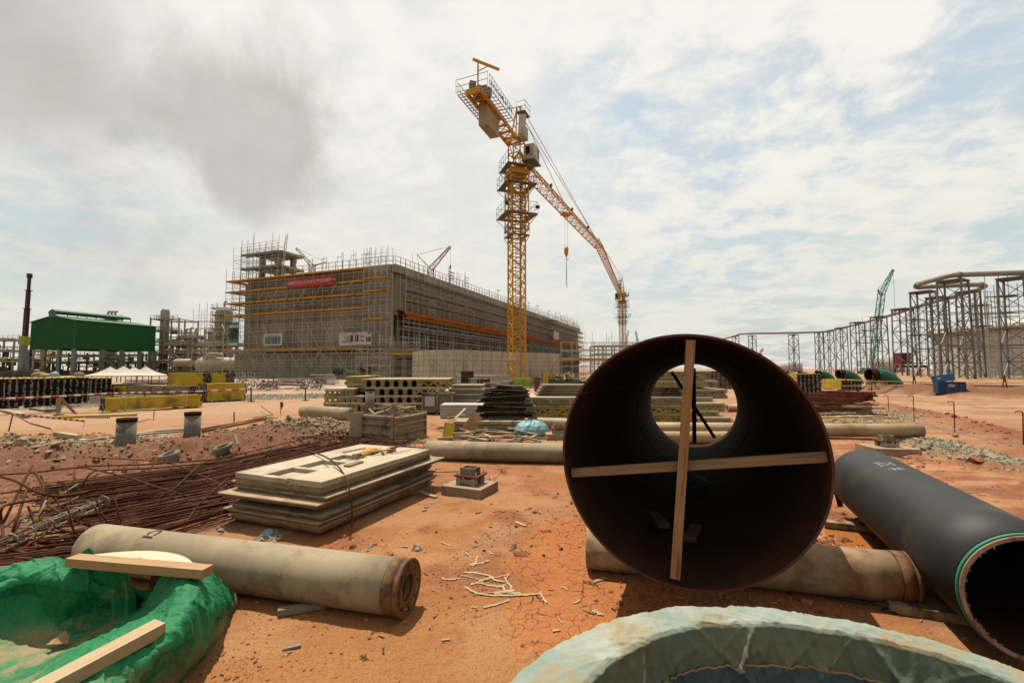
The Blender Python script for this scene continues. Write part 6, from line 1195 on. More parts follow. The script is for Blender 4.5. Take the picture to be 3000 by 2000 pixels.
def tank():
    c=at(3040,1100,112)*[1,1,0]; R=19; t=thing('storage_tank','huge white storage tank with a low cone roof and yellow stair behind the trestles','tank',c); g=MB(); zt=10.8; g.sweep([c+NZ*0,c+NZ*zt],R,90,False); g.sweep([c+NZ*zt,c+NZ*(zt+3.6)],[R,.5],90); part('shell',g,MT['tank_white'],t)
    g=MB(); th=np.linspace(0,2*np.pi,91)[:-1]; q=c+np.c_[np.cos(th),np.sin(th),0*th]*(R+.5)+NZ*zt; g.hollow(c+NZ*(zt-.25),c+NZ*(zt-.05),R+.9,R,90); g.bars(q,q+NZ*1.,.1); g.sweep(q+NZ*1.,.07,4,closed=True); part('roof_walkway',g,MT['refinery_yellow'],t)
    g=MB(); 
    for k in range(60): a=math.radians(225+k*.62);z=3.5+k*.12; p=c+[math.cos(a)*(R+.6),math.sin(a)*(R+.6),z]; g.box(p,(.6,1.0,.12),a); g.bar(p+[math.cos(a)*.5,math.sin(a)*.5,0],p+[math.cos(a)*.5,math.sin(a)*.5,1],.06)
    part('stair',g,MT['refinery_yellow'],t)
    for px0,px1,py,D_,l in((2275,2345,1062,260,'low white tank far behind the slim trestle tower'),(2560,2640,1046,210,'low white tank far behind the teal crane')):
        a=at(px0,1080,D_);b=at(px1,1080,D_); cc=(a+b)/2*[1,1,0]; r=(b[0]-a[0])/2; z=at(px0,py,D_)[2]; g=MB(); g.sweep([cc,cc+NZ*z,cc+NZ*(z+r*.12)],[r,r,.3],40); solo('storage_tank',g,MT['tank_white'],l,'tank')
    c=at(2648,1090,110)*[1,1,0]; g=MB(); g.box(c+[0,0,4],(2.6,2.5,2.6)); g.box(c+[2,0,2.2],(6,2.5,.6)); 
    for k in(-3,0,3,5): g.bar(c+[k,-1,0],c+[k,-1,2],.3)
    solo('red_unit',g,MT['red_channel'],'dark red machine box on a frame behind the scaffolded trestle','machine')
    # steel frame right of hall
    t=thing('frame_building','open grey steel frame building behind the rim of the big pipe at left','steel frame',at(1790,1100,125)*[1,1,0]); g=MB(); a=at(1742,1090,125)*[1,1,0];b=at(1870,1090,122)*[1,1,0]
    for k in np.linspace(0,1,6):
        p=a+(b-a)*k
        for dy in(0,7): g.bar(p+[0,dy,0],p+[0,dy,8.0],.3)
        for z in(3,5.6,7.9): g.bar(p+[0,0,z],p+[0,7,z],.25)
    for dy in(0,7):
        for z in(3,5.6,7.9): g.bar(a+[0,dy,z],b+[0,dy,z],.3)
    part('frame',g,MT['refinery_steel'],t); g=MB()
    for z in(5.9,7.1,8.5): g.bar(a+[0,-.3,z],b+[0,-.3,z],.12)
    part('yellow_railing',g,MT['refinery_yellow'],t)
    scaffold('far_scaffold','thicket of scaffold behind the left rim of the big pipe',at(1690,1100,72)*[1,1,0],(1,.25,0),(0,-1,0),13,0,4.6,1.2,.9,(0,1.3,3.),brace=2,guard=1,top=1)
tank()
def elbows():
    for i,(px0,px1,pyt,D_,l) in enumerate(((2545,2632,1098,36,'nearest and largest green pipe elbow diving into the trench'),(2455,2518,1096,50,'second green pipe elbow from the nearest'),(2392,2440,1096,62,'third green pipe elbow from the nearest'),(2340,2374,1096,76,'fourth green pipe elbow from the nearest'),(2306,2328,1095,88,'farthest green pipe elbow beside the big pipe rim'))):
        a=at(px0,pyt,D_);b=at(px1,pyt,D_); L=b[0]-a[0]; r=.52; t=thing('pipe_elbow',l,'pipe elbow',a*[1,1,0],'green pipe elbows'); R=min(1.6,L*.62); c=a+[L-R-r*.6,0,-R]
        P=[a+[.55,0,0],a+[L-R-r*.6,0,0]]+[c+[math.sin(x)*R,-.25*math.sin(x),math.cos(x)*R] for x in np.linspace(.12,1.25,9)]; e=vec(P[-1]); P.append(e+(e-vec(P[-2]))*6); g=MB(); g.sweep(P,r,24,False); part('bend',g,MT['elbow_green'],t)
        g=MB(); g.hollow(a,a+[.6,0,0],r-.02,r-.09,24); part('open_end',g,MT['rust_in'],t)
        g=MB(); g.box(a*[1,1,0]+[.5,-.1,(a[2]-r)/2],(.9,1.1,max(.2,a[2]-r))); part('timber_cradle',g,MT['wood_grey'],t)
elbows()
def blue_bin():
    c=gp(2788,1162); x0,x1=gp(2750,1162)[0],gp(2830,1162)[0]; w=x1-x0; cx=(x0+x1)/2; cy=c[1]; z0=gz(cx,cy)+.02; t=thing('site_box','blue steel tool box with its lid propped open, standing on the haul road','tool box',(cx,cy,z0)); h=.75
    g=MB(); 
    def pr(q,m_='blue_bin',n='body'):
        pass
    g.box((cx,cy+.02,z0+.1+h/2),(w,.04,h)); g.box((cx,cy+.85,z0+.1+h/2),(w,.04,h)); g.box((cx-w/2+.02,cy+.435,z0+.1+h/2),(.04,.79,h)); g.box((cx+w/2-.02,cy+.435,z0+.1+h/2),(.04,.79,h)); g.box((cx,cy+.435,z0+.12),(w-.08,.79,.04)); g.box((cx,cy-.005,z0+.1+h-.03),(w+.04,.03,.06))
    for k in(-.5,-.25,0,.25,.5): g.bar((cx+k*w,cy-.008,z0+.1),(cx+k*w,cy-.008,z0+.1+h),.035)
    part('body',g,MT['blue_bin'],t)
    g=MB(); g.bars([[cx-.1,cy+.9,z0+.1+h]],[[cx-.16,cy+1.12,z0+.1+h+.42]],w*.86,.03,up=(0,1,.3)); part('lid',g,MT['blue_bin'],t)
    for k in(-.36,.36): g=MB(); g.box((cx+k*w,cy+.43,z0+.05),(.12,.8,.1)); part('skid',g,MT['lamp_dark'],t)
    g=MB(); g.box((cx-.02,cy-.03,z0+.1+h*.68),(.38,.012,.16)); lp=part('label_plate',g,MT['white'],t); g=MB(); text_mb('CNCEC',.11,g,(cx-.02,cy-.038,z0+.1+h*.68),(1,0,0),NZ); part('lettering',g,MT['red'],lp)
    g=MB(); g.bars([[cx-.32,cy+.985,z0+.1+h+.12]],[[cx-.32,cy+1.03,z0+.1+h+.25]],.28,.012,up=(0,1,.3)); part('lid_label',g,MT['white'],t)
blue_bin(); bpy.data.objects['site_box'].rotation_euler=(0,0,-.42); bpy.data.objects['site_box'].scale=(.78,.78,.9)
def right_stuff():
    # fence rails and the thin pipe along the trench
    for k,(pts,z,m,l) in enumerate((([(2440,1112),(2640,1118),(2860,1122),(3060,1120)],1.0,'rail_yellow','upper thin rail of the fence along the trench'),([(2440,1130),(2640,1130),(2860,1136),(3060,1146)],.55,'rail_yellow','lower thin rail of the fence along the trench'))):
        P=[at(a,b,29.5) for a,b in pts]; g=MB(); g.sweep(P,.03,6); solo('fence_rail',g,MT[m],l,'rail')
    for px in(2480,2560,2680,2790,2945,3030):
        b=at(px,1150,30)*[1,1,0]+NZ*.3; g=MB(); g.bars([b+[-.2,0,-.3],b+[.2,0,-.3]],[b+[0,0,.9],b+[.02,0,.75]],.05); solo('fence_trestle',g,MT['rebar' if px%3 else 'rail_yellow'],'crossed tube trestle carrying the trench fence rails','trestle','trestles of the trench fence')
    a=gp(2640,1146);b=gp(2752,1150); g=MB(); g.tube(a+NZ*.1,b+NZ*.1,.09,12); solo('cream_pipe',g,MT['bank_pipe'],'thin pale pipe at the trench left of the blue box','pipe')
    a=at(2700,1125,33);b=at(3060,1132,34); g=MB(); g.tube(a,b,.12,10); solo('cream_pipe',g,MT['bank_pipe'],'long pale pipe lying on the bank behind the blue box','pipe')
    g=MB()
    for k in range(150): px=RNG.uniform(2545,2615); c=at(px,1150,RNG.uniform(30,31.5)); a=np.array([c[0],c[1],RNG.uniform(.05,.5)*math.exp(-((px-2580)/24)**2)+.05]); d=RNG.normal(0,.15,3); g.bars([a-d],[a+d],.07,.03)
    solo('scrap_heap',g,MT['debris_metal'],'grey heap of scrap below the nearest green elbow','scrap heap',None,'stuff')
    # red channels: a bundle of channel sections
    def channels(label,px,py,L,nc,nr,ang,m='red_channel'):
        p=G(px,py); t=thing('channel_bundle',label,'channel bundle',(0,0,0),'bundles of red channel sections'); g=MB()
        for c in range(nc):
            for r in range(nr):
                y=c*.13;z=.06+r*.12;o=RNG.uniform(-.12,.12)
                g.bars([[o,y,z],[o,y-.05,z+.045],[o,y+.05,z+.045]],[[o+L,y,z],[o+L,y-.05,z+.045],[o+L,y+.05,z+.045]],np.array([.11,.012,.012]),np.array([.012,.09,.09]))
        part('channels',g,MT[m],t)
        for x in(.2,.8): g=MB(); g.box((L*x,nc*.065,.02),(.1,nc*.14,.05)); part('bearer',g,MT['wood_grey'],t)
        t.location=tuple(p); t.rotation_euler=(0,0,ang); return t
    channels('left bundle of dark red channels, longer and lower',2502,1178,1.7,7,3,math.radians(120)); channels('right bundle of dark red channels seen end on',2562,1180,1.8,8,4,math.radians(120))
    # rusty bar mats right of the pipe rim
    for k in range(46):
        a=at(RNG.uniform(2290,2400),1190+RNG.uniform(-10,8),RNG.uniform(16.2,18.5)); a[2]=RNG.uniform(.12,.5); b=a+[RNG.uniform(1.4,2.6),RNG.uniform(-.8,.9),RNG.uniform(-.12,.1)-.35*(a[2]-.1)]; b[2]=max(b[2],.08); g=MB(); g.tube(a,b,.02,5); solo('rusty_bar',g,MT['rebar'],'rusty bar in the dark tangle resting on the yellowish pipe','bar','rusty bars right of the big pipe')
    for k,(x0,y0,x1,y1,m,l) in enumerate(((2375,1226,2590,1222,'beam_yellow','thin yellow bar on the gravel behind the long cream pipe'),(2390,1219,2560,1214,'ply_dark','dark plank on the gravel, upper one'),(2480,1225,2640,1229,'wood_pale','pale lath on the gravel behind the long cream pipe'),(2510,1212,2600,1218,'ply_dark','short dark plank on the gravel behind the cream pipe'))):
        a=G(x0,y0)+NZ*.04;b=G(x1,y1)+NZ*.04; g=MB(); g.bars([a],[b],.09,.05); solo('plank',g,MT[m],l,'plank')
    # hooked pins and tape
    tops=[];S4=((2604,1207,1158,'farthest'),(2678,1238,1158,'second'),(2797,1272,1176,'third'),(2999,1316,1204,'nearest, at the photo edge'))
    for px,py,pt,l in S4:
        b=G(px,py);tp=at(px-3,pt,b[1]); g=MB(); g.sweep([b-NZ*.1,b+(tp-b)*.5,tp-NZ*.04,tp+[-.03,0,0],tp+[-.13,0,-.0],tp+[-.16,0,-.03]],.011,6); solo('hooked_pin',g,MT['rebar'],'hooked rusty rebar pin along the muddy road, '+l,'pin','hooked rebar pins'); tops.append((b,tp))
    def ribbon(l,P,w=.035):
        P=vec(P); g=MB(); n=8; s=np.linspace(0,len(P)-1,n*(len(P)-1)+1); Q=np.stack([np.interp(s,range(len(P)),P[:,k]) for k in range(3)],1); f=s%1; Q[:,2]=np.maximum(Q[:,2]-.15*f*(1-f),hz(Q[:,0],Q[:,1])+.015); g.grid([[q-[0,0,w/2],q+[0,w*.4,w/2]] for q in Q]); solo('white_tape',g,MT['tape_white'],l,'tape')
    a,b,c,d=[x[0] for x in tops]; ta=tops[0][1]
    ribbon('white tape sagging from the farthest pin to the foot of the second pin',[ta,ta+(b-ta)*.35-[0,0,.12],ta+(b-ta)*.7-[0,0,.05],b+NZ*.12])
    ribbon('white tape trailing from the second pin to the third pin',[b+NZ*.3,b+(c-b)*.5+NZ*.04,c+NZ*.06],.05); ribbon('twisted white tape trailing on the ground from the third pin to the nearest pin',[c+NZ*.1,c+(d-c)*.25+NZ*.02,c+(d-c)*.6+NZ*.02,d+NZ*.05],.03)
    ribbon('second strand of white tape lying on the ground beside the second pin',[G(2640,1218)+NZ*.02,G(2665,1236)+NZ*.02,G(2720,1250)+NZ*.02,G(2790,1270)+NZ*.03],.03)
    g=MB(); c=G(2800,1282)+NZ*.04; g.sweep([c-[.06,0,0],c,c+[.08,.03,0]],[.03,.05,.03],8); solo('pale_stone',g,MT['stone_pale'],'pale stone holding down the tape at the third pin','stone')
right_stuff()
# ================= FOREGROUND =================
def big_pipe():
    X,Y,R,yaw,tilt,L=1.0132,2.7054,.7393,.3835,-.0184,6.01
    n=np.array([math.sin(yaw)*math.cos(tilt),math.cos(yaw)*math.cos(tilt),math.sin(tilt)]); C=np.array([X,Y,.33+R]); A=np.cross(n,NZ);A/=np.linalg.norm(A);B=np.cross(A,n)
    t=thing('steel_pipe','huge dark rusty steel pipe resting on a concrete pile, timber cross in its mouth','pipe',C-B*R)
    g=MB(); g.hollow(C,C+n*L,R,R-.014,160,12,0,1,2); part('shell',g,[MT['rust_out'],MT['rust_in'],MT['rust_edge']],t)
    def q(px,py,s=.0):   # point where the sight line meets the mouth plane pushed in by s
        d=ray(px,py); P0=C+n*s; t_=((P0-[0,0,H])@n)/(d@n); return np.array([0,0,H])+d*t_
    k=.93
    for a,b,w,dd,m,l,s in((q(2024,996,.03),q(1978,1692,.03),.054,.035,'plank_brown','upright plank of the timber cross in the mouth of the big pipe',.03),(q(1676,1384,.075),q(2430,1337,.075),.054,.035,'plank_grey','level plank of the timber cross in the mouth of the big pipe',.075)):
        def cl(p):
            v=p-(C+n*s); r_=np.linalg.norm(v-n*(v@n)); return C+n*s+v*min(1,(R-.018)/r_)
        a=cl(a);b=cl(b); g=MB(); 
        L_=np.linalg.norm(b-a); ex=(b-a)/L_; g.bars([(0,0,0)],[(L_,0,0)],w,dd); o=bpy.data.objects.new('cross_plank',g.mesh('cross_plank',MT[m])); COL.objects.link(o)
        ez=-n-ex*(-n@ex); ez/=np.linalg.norm(ez); ey=np.cross(ez,ex); o.matrix_world=Matrix([[ex[i],ey[i],ez[i],a[i]] for i in range(3)]+[[0,0,0,1]]); tag(o,l,'plank')
    # dark struts in the far mouth
    C2=C+n*(L-.25)
    def q2(px,py): d=ray(px,py); t_=((C2-[0,0,H])@n)/(d@n); return np.array([0,0,H])+d*t_
    for i,(a,b,l) in enumerate(((q2(1967,1088),q2(2094,1282),'slanting dark bar across the far mouth of the big pipe'),(q2(2032,1078),q2(2034,1298),'upright dark bar across the far mouth of the big pipe'))):
        g=MB(); a=a+n*.06*i;b=b+n*.06*i; g.bars([a],[b],.055,.05); solo('strut',g,MT['rust_in'],l,'bar')
    # folded grey boards lying inside
    g=MB()
    for v in(1.9,3.9): g.sweep([C+n*v+(A*math.cos(q_)+B*math.sin(q_))*(R-.0145) for q_ in np.linspace(0,6.2832,97)[:-1]],.006,5,closed=True)
    for v0,v1,q_ in((.01,1.9,2.6),(1.9,3.9,4.3),(3.9,6.,3.5)): e=(A*math.cos(q_)+B*math.sin(q_))*(R-.0145); g.tube(C+n*v0+e,C+n*v1+e,.006,5)
    part('weld_seam',g,MT['rust_out'],t)
    b0=C+n*2.7-B*(R-.03)
    for i,(u,v,w,h,r_,m) in enumerate(((.02,0,.34,.24,.3,'card_grey'),(-.04,.32,.36,.22,-.4,'card_grey'))):
        g=MB(); c=b0+A*u+n*v; e=A*math.cos(r_)+n*math.sin(r_); f=np.cross(B,e); g.add([c-e*w/2-f*h/2,c+e*w/2-f*h/2+B*.03,c+e*w/2+f*h/2+B*.05,c-e*w/2+f*h/2+B*.01,c-f*h*.5+B*.10,c+f*h*.55+B*.12],[[0,4,5,3],[4,1,2,5]]); solo('folded_board',g,MT[m],'%s folded grey board lying inside the big pipe'%['nearer','farther'][i],'board')
    for i,(u,v,r_) in enumerate(((.03,.9,.15),(-.24,1.0,-.4))):
        g=MB(); c=C+n*v+A*u-B*(math.sqrt(R*R-u*u)-.05); e=n*math.cos(r_)+A*math.sin(r_); g.bars([c-e*.16],[c+e*.16],.09,.04); solo('timber_block',g,MT['plank_dark'],'%s dark timber block lying inside the big pipe'%['right','left'][i],'timber')
mat('rust_edge',(120,70,44),(90,52,36),8,.7,.3); mat('plank_brown',(182,130,84),(202,152,104),46,.75,.5,90,st=(.05,1,1),stain=(138,94,60),ssc=50); mat('plank_grey',(160,122,84),(180,144,106),46,.8,.5,90,st=(.05,1,1),stain=(128,106,82),ssc=50); mat('card_grey',(150,146,128),(176,172,152),4,.8,.1); mat('plank_dark',(98,70,50),(120,88,64),8,.8,.3)
big_pipe()
def near_piles():
    a=gpt(1722,1660,.17);b=gpt(2668,1765,.17); a[2]=.165;b[2]=.165
    pile('concrete_pile','brownish concrete pile carrying the big rusty pipe, steel banded right end',a,b,.165,'pile_warm',steel='band_ochre')
    a=gp(300,1668);b=gp(1196,1800); r=.172; a[2]=r;b[2]=r; d=(b-a)/np.linalg.norm(b-a); a=a-d*.08
    t=pile('concrete_pile','long pale concrete pile lying in the left foreground with a rusty ringed end',a,b,r,'pile_concrete',ri=.085,steel='band_ochre')
    g=MB(); g.sweep([b-d*.05,b-d*.02,b+d*.004],[.085,.10,.128],32,False); part('end_cone',g,MT['pile_warm'],t)
    A,B=frames(d[None]);A=A[0];B=B[0]
    g=MB(); c0=a+d*.62
    def bend(x,y):
        th=math.radians(118)+x/r; return c0+d*y+ (A*-math.cos(th)*-1+B*math.sin(th))*(r+.003) if 0 else c0+d*y+(-A*math.cos(th-math.pi/2-1.25)*0)+ (A*math.sin(th-1.9)+B*math.cos(th-1.9))*(r+.003)
    text_mb('CI',.13,g,0,0,0,bend=bend); part('marking',g,MT['ink'],t)
near_piles()
def black_pipe():
    X,Y,r,yaw,z0,L=2.75,2.437,.340,.3993,.055,2.78
    n=np.array([math.sin(yaw),math.cos(yaw),0]); C=np.array([X,Y,z0+r]); t=thing('coated_pipe','black coated steel pipe with green and rusty rim cut by the right photo edge','pipe',C-NZ*r)
    g=MB(); g.hollow(C+n*.035,C+n*(L-.03),r,r-.03,120,6,0,1); part('coating',g,[MT['black_coat'],MT['rust_in']],t)
    g=MB(); g.hollow(C+n*.012,C+n*.034,r-.004,r-.024,120); part('green_primer_ring',g,MT['primer_green'],t)
    g=MB(); g.hollow(C-n*.004,C+n*.011,r-.012,r-.031,120); part('rusty_rim',g,MT['rim_rust'],t); g=MB(); g.hollow(C+n*(L-.03),C+n*L,r-.006,r-.031,120); part('far_rim',g,MT['rim_rust'],t)
    A,B=frames(n[None]);A=A[0];B=B[0]; g=MB()
    for k in range(120):
        th=RNG.uniform(0,2*math.pi); e=A*math.cos(th)+B*math.sin(th); p=C+n*.004+e*(r-.03); g.bars([p],[p-e*RNG.uniform(.003,.012)+n*RNG.uniform(-.01,.0)+np.cross(n,e)*RNG.normal(0,.006)],.006,.003)
    part('frayed_lining',g,MT['rag_grey'],t)
    g=MB(); c0=C+n*1.85
    def bend(x,y):
        th=-.12+x/r; return c0+n*(y)+(A*math.sin(th)+B*math.cos(th))*(r+.0025)
    text_mb('#  32"',.16,g,0,0,0,bend=lambda x,y: c0+n*(x)+(A*math.sin(-.2-y/r)+B*math.cos(-.2-y/r))*(r+.0025)); part('chalk_marking',g,MT['chalk'],t)
    for s,l in((.55,'timber sleeper under the near end of the black pipe'),(2.3,'timber sleeper under the far end of the black pipe')):
        c=C+n*s; g=MB(); a=c-A*.5;b=c+A*.42; a[2]=b[2]=.028; g.bars([a],[b],.09,.056); solo('sleeper',g,MT['wood_scrap'],l,'sleeper')
    g=MB(); c=gp(2462,1480)+NZ*.0; g.sweep([c,c+[.0,.05,.12],c+[-.06,.06,.2],c+[-.12,.05,.19]],[.03,.028,.02,.012],8); solo('rusty_clamp',g,MT['rust_in'],'rusty bent clamp beside the far left side of the black pipe','clamp')
mat('primer_green',(50,150,120),(76,168,138),6,.55,.2,30,stain=(150,90,50),ssc=9,sth=(.52,.66)); mat('rim_rust',(170,140,110),(196,172,140),6,.6,.3,40,stain=(140,72,38),ssc=8,sth=(.48,.62)); mat('chalk',(140,140,134),None,30,.9,0)
black_pipe()
# teal tarp draped over an upright ring
def teal_ring():
    zt=.70; Co=np.array([.772,.846]);Ro=.939;Ci=np.array([.843,.923]);Ri=.768; nt=900; th=np.linspace(0,2*np.pi,nt,endpoint=False); cx,cy=Ci
    # profile: (blend outer to inner circle, extra radius, height)
    prof=[(0,.03,-.70),(0,.02,-.4),(0,.010,-.15),(0,.004,-.04),(0,.0,-.008),(.06,0,.002),(.35,0,.004),(.7,0,-.002),(.93,0,-.008),(1,0,-.02),(1,-.004,-.05),(1,-.008,-.11),(1,-.012,-.18),(1,-.02,-.27),(1,-.03,-.38),(1,-.05,-.50),(1,-.08,-.62),(1,-.16,-.69)]
    ss=np.linspace(0,len(prof)-1,130); pb,pr,pz=[np.interp(ss,range(len(prof)),[p[k] for p in prof]) for k in range(3)]; P=[]
    rdg=lambda f: 1-np.abs(2*f-1)
    for f,dr,dz in zip(pb,pr,pz):
        inn=1. if f>.95 else 0.; deep=float(sst(np.array(-dz),.01,.16))*inn
        ct,st=np.cos(th),np.sin(th); ph=dz*2.2
        w=.034*(rdg(fbm(th*8+dz*4.,ph+ct*.2,4,5))-.6)*deep+.022*(rdg(fbm(th*26-dz*9,ph*1.2,2,9))-.6)*(deep*.9+.05)+(.009*rdg(fbm(th*6+dz*7+f*2,ph*2-f,2,61))**14+.006*rdg(fbm(th*13-dz*9-f*3,ph*3+f,2,63))**12)*(.35+deep)
        fold=0
        for a0,k,am in((1.10,3.2,.026),(1.52,-2.4,.024),(.62,2.0,.026),(.25,2.5,.02),(2.1,-2.,.024),(2.7,1.5,.02),(1.85,4,.018)):
            dd=np.abs(np.angle(np.exp(1j*(th-a0-dz*k*.35)))); fold=fold+am*np.exp(-(dd/.016)**1.3)*(.2+deep)
        off=-(w+fold)*(1 if inn else -.5)
        xo=Co[0]+(Ro+dr)*ct;yo=Co[1]+(Ro+dr)*st;xi=Ci[0]+(Ri+dr)*ct;yi=Ci[1]+(Ri+dr)*st
        rg_=.010*(fbm(th*26,0*th,4,2)-.5)*(f<.1)
        x=xo*(1-f)+xi*f+(off+rg_)*ct;y=yo*(1-f)+yi*f+(off+rg_)*st
        z=zt+dz+.012*(fbm(th*5,dz*3+0*th,4,7)-.5)+(.007*(rdg(fbm(th*16+f*3,f*1.2+0*th,3,17))-.5)+.005*rdg(fbm(th*9+f*3.5,f*1.5+0*th,2,65))**12+.003*rdg(fbm(th*17-f*3,f*1.2+0*th,2,67))**10+.012*fold/.026)*(abs(dz)<.06)
        P.append(np.stack([x,y,z],1))
    P=np.array(P); i1=int(np.argmax(pz*(pb>.99)-9*(pb<.99)))+1; i2=int(np.argmin(np.abs(pz+.13)+5*(pb<.99))); g=MB(); g.grid(P[:i1+1],True,0,True); g.grid(P[i1:i2+1],True,1,True); g.grid(P[i2:],True,2,True); t=thing('tarpaulin_ring','round upright pipe section draped with faded blue green woven tarpaulin at the bottom edge','tarpaulin',(cx,cy,0)); part('tarpaulin',g,[MT['teal_tarp'],MT['tarp_inner_shade'],MT['tarp_deep_shade']],t)  # inner wall below the rim takes darker fabric tones with shade painted in
    P=np.array(P)
    for dz in(-.13,-.30):
        i=int(np.argmin(np.abs(pz-dz)+5*(pb<.99))); row=P[i].copy(); up=P[i-1]-P[i]; row+=up*(1.5*(fbm(th*4,0*th,3,31)-.5))[:,None]; n=np.stack([np.cos(th),np.sin(th),0*th],1); g=MB(); V=[[p-q*.010+[0,0,.0035],p-q*.010-[0,0,.0035]] for p,q in zip(row,n)]; g.grid(V,True); part('seam',g,MT['seam'],t)
    v=MB(); v.add([(cx+(Ri-.15)*math.cos(a),cy+(Ri-.15)*math.sin(a),.03) for a in th[::10]],[list(range(90))]); part('tarpaulin_floor',v,MT['teal_tarp'],t)
mat('seam',(190,150,104),None,5,.8,0)
teal_ring()
# green tarpaulin basin
def green_tarp():
    rows=[
    [(-420,1790,.30),(-200,1725,.40),(-60,1682,.42),(60,1650,.43),(160,1632,.44),(208,1640,.45),(290,1652,.435),(350,1662,.43),(372,1720,.30),(415,1733,.25),(455,1716,.29),(505,1662,.42),(560,1650,.43),(618,1672,.36),(672,1745,.10)],
    [(-420,1850,.26),(-200,1800,.31),(-60,1745,.33),(60,1700,.36),(150,1695,.37),(208,1690,.38),(290,1700,.33),(352,1705,.31),(378,1738,.235),(415,1750,.20),(445,1742,.22),(490,1705,.36),(560,1690,.42),(632,1740,.30),(682,1772,.06)],
    [(-420,1900,.22),(-200,1850,.24),(-60,1790,.25),(60,1745,.27),(140,1760,.24),(203,1745,.28),(285,1750,.23),(345,1752,.21),(382,1758,.18),(410,1764,.15),(432,1766,.17),(470,1740,.30),(550,1730,.41),(632,1790,.24),(672,1800,.03)],
    [(-420,1960,.16),(-200,1900,.17),(-60,1840,.17),(50,1800,.18),(132,1812,.14),(196,1812,.12),(262,1800,.11),(330,1790,.10),(372,1785,.10),(400,1783,.11),(420,1785,.15),(455,1775,.27),(540,1775,.40),(618,1830,.20),(652,1856,.01)],
    [(-420,2010,.10),(-200,1950,.10),(-60,1890,.10),(45,1860,.09),(120,1860,.07),(180,1866,.06),(240,1852,.06),(290,1842,.07),(325,1836,.09),(350,1832,.13),(380,1825,.20),(430,1815,.29),(515,1830,.36),(588,1885,.18),(610,1915,.0)],
    [(-420,2080,.08),(-200,2020,.07),(-70,1960,.06),(20,1920,.05),(80,1910,.05),(130,1915,.05),(180,1905,.06),(220,1896,.09),(255,1890,.14),(290,1885,.20),(340,1872,.27),(400,1860,.32),(480,1895,.31),(545,1940,.14),(565,1965,.0)],
    [(-420,2200,.08),(-200,2120,.06),(-80,2050,.05),(0,2000,.05),(50,1990,.06),(90,1985,.08),(130,1975,.12),(165,1965,.17),(200,1955,.22),(240,1945,.27),(300,1925,.31),(370,1925,.32),(440,1955,.25),(500,1985,.10),(520,2010,.0)],
    [(-420,2400,.08),(-200,2280,.06),(-90,2180,.06),(-20,2120,.08),(30,2100,.11),(65,2080,.15),(100,2065,.2),(130,2050,.24),(160,2035,.28),(195,2020,.30),(250,2005,.31),(310,2010,.28),(390,2025,.2),(450,2050,.06),(480,2070,.0)],
    [(-420,2800,.08),(-200,2600,.08),(-90,2450,.10),(-20,2350,.14),(30,2320,.18),(65,2280,.22),(100,2250,.25),(130,2220,.28),(160,2200,.29),(195,2180,.29),(250,2160,.27),(310,2150,.22),(390,2150,.12),(440,2160,.03),(470,2180,.0)]]
    K=np.array([[gp(a,b,z) for a,b,z in r_] for r_ in rows])
    def cr(K,n):
        m=len(K);out=[]
        for i in range(m-1):
            p0,p1,p2,p3=K[max(i-1,0)],K[i],K[i+1],K[min(i+2,m-1)]
            for t in np.linspace(0,1,n,endpoint=False): out.append(p1+(p2-p0)*.5*t+(p0*2-5*p1+4*p2-p3)*.5*t*t+(3*p1-p0-3*p2+p3)*.5*t**3)
        return np.array(out+[K[-1]])
    Q=cr(K,32); Q=cr(Q.transpose(1,0,2),28).transpose(1,0,2)
    x,y=Q[...,0],Q[...,1]; du=np.gradient(Q,axis=0);dv=np.gradient(Q,axis=1); N=np.cross(dv,du); N/=np.linalg.norm(N,axis=2,keepdims=True)+1e-9; N*=np.sign(N[...,2:]+1e-6)
    uu,vv=np.meshgrid(np.arange(Q.shape[0])/16,np.arange(Q.shape[1])/14,indexing='ij')
    rdg=lambda f: 1-np.abs(2*f-1)
    w=.012*(rdg(fbm(x*3+1.2*y,y*4-x*2,3,3))-.6)+.016*(rdg(fbm(x*6-9*y,y*4+14*x,3,13,.4))-.6)+.006*(rdg(fbm(x*20-30*y,y*14+34*x,3,23))-.5); crs=lambda f,p: np.clip(1-np.abs(2*f-1)*1.0,0,1)**p; w=w+.009*crs(fbm(x*3-4*y,y*2.5+5*x,2,41),14)+.008*crs(fbm(x*6+7*y,y*5-5*x,2,43),12)+.004*crs(fbm(x*14-6*y,y*9+12*x,2,47),10)-.006*crs(fbm(x*5+2*y,y*8-3*x,2,49),14); amp=.45+.55*sst(Q[...,2],.06,.2); Q=Q+N*(w*amp)[...,None]; Q[...,2]=np.maximum(Q[...,2],.006)
    g=MB(); g.grid(Q,True,0); t=thing('green_tarpaulin','crumpled bright green tarpaulin stained with mud, draped as a basin in the lower left','tarpaulin',(Q[...,0].mean(),Q[...,1].mean(),0))
    g.grid(Q-np.array([0,0,.004]),True,0)
    # outer skirt hanging behind the rim
    rim=Q[0]; sk=[rim,rim+[0,.03,-.05]]
    for f in(.45,1.0): b=rim.copy(); b[:,2]=rim[:,2]*(1-f)+.0; b[:,:2]+=np.stack([0*b[:,0],.05+.05*f+.02*np.sin(np.arange(len(b))*.35)],1); sk.append(b)
    hole=np.arange(len(rim)); msk=(hole<7*14+6)|(hole>11*14-4); 
    for seg_ in (np.arange(0,7*28+8),np.arange(11*28,len(rim))):
        g.grid(np.array(sk)[:,seg_],True,0)
    part('sheet',g,MT['green_tarp'],t)
    # corner flap sticking up behind the plank
    g=MB(); a=gp(225,1632,.44);b=gp(278,1632,.44);c=gp(240,1615,.47);d=gp(262,1603,.50);e=gp(272,1612,.48); g.add([a,c,d,e,b],[[0,1,2],[0,2,3],[0,3,4]],True); part('corner_flap',g,MT['green_tarp'],t)
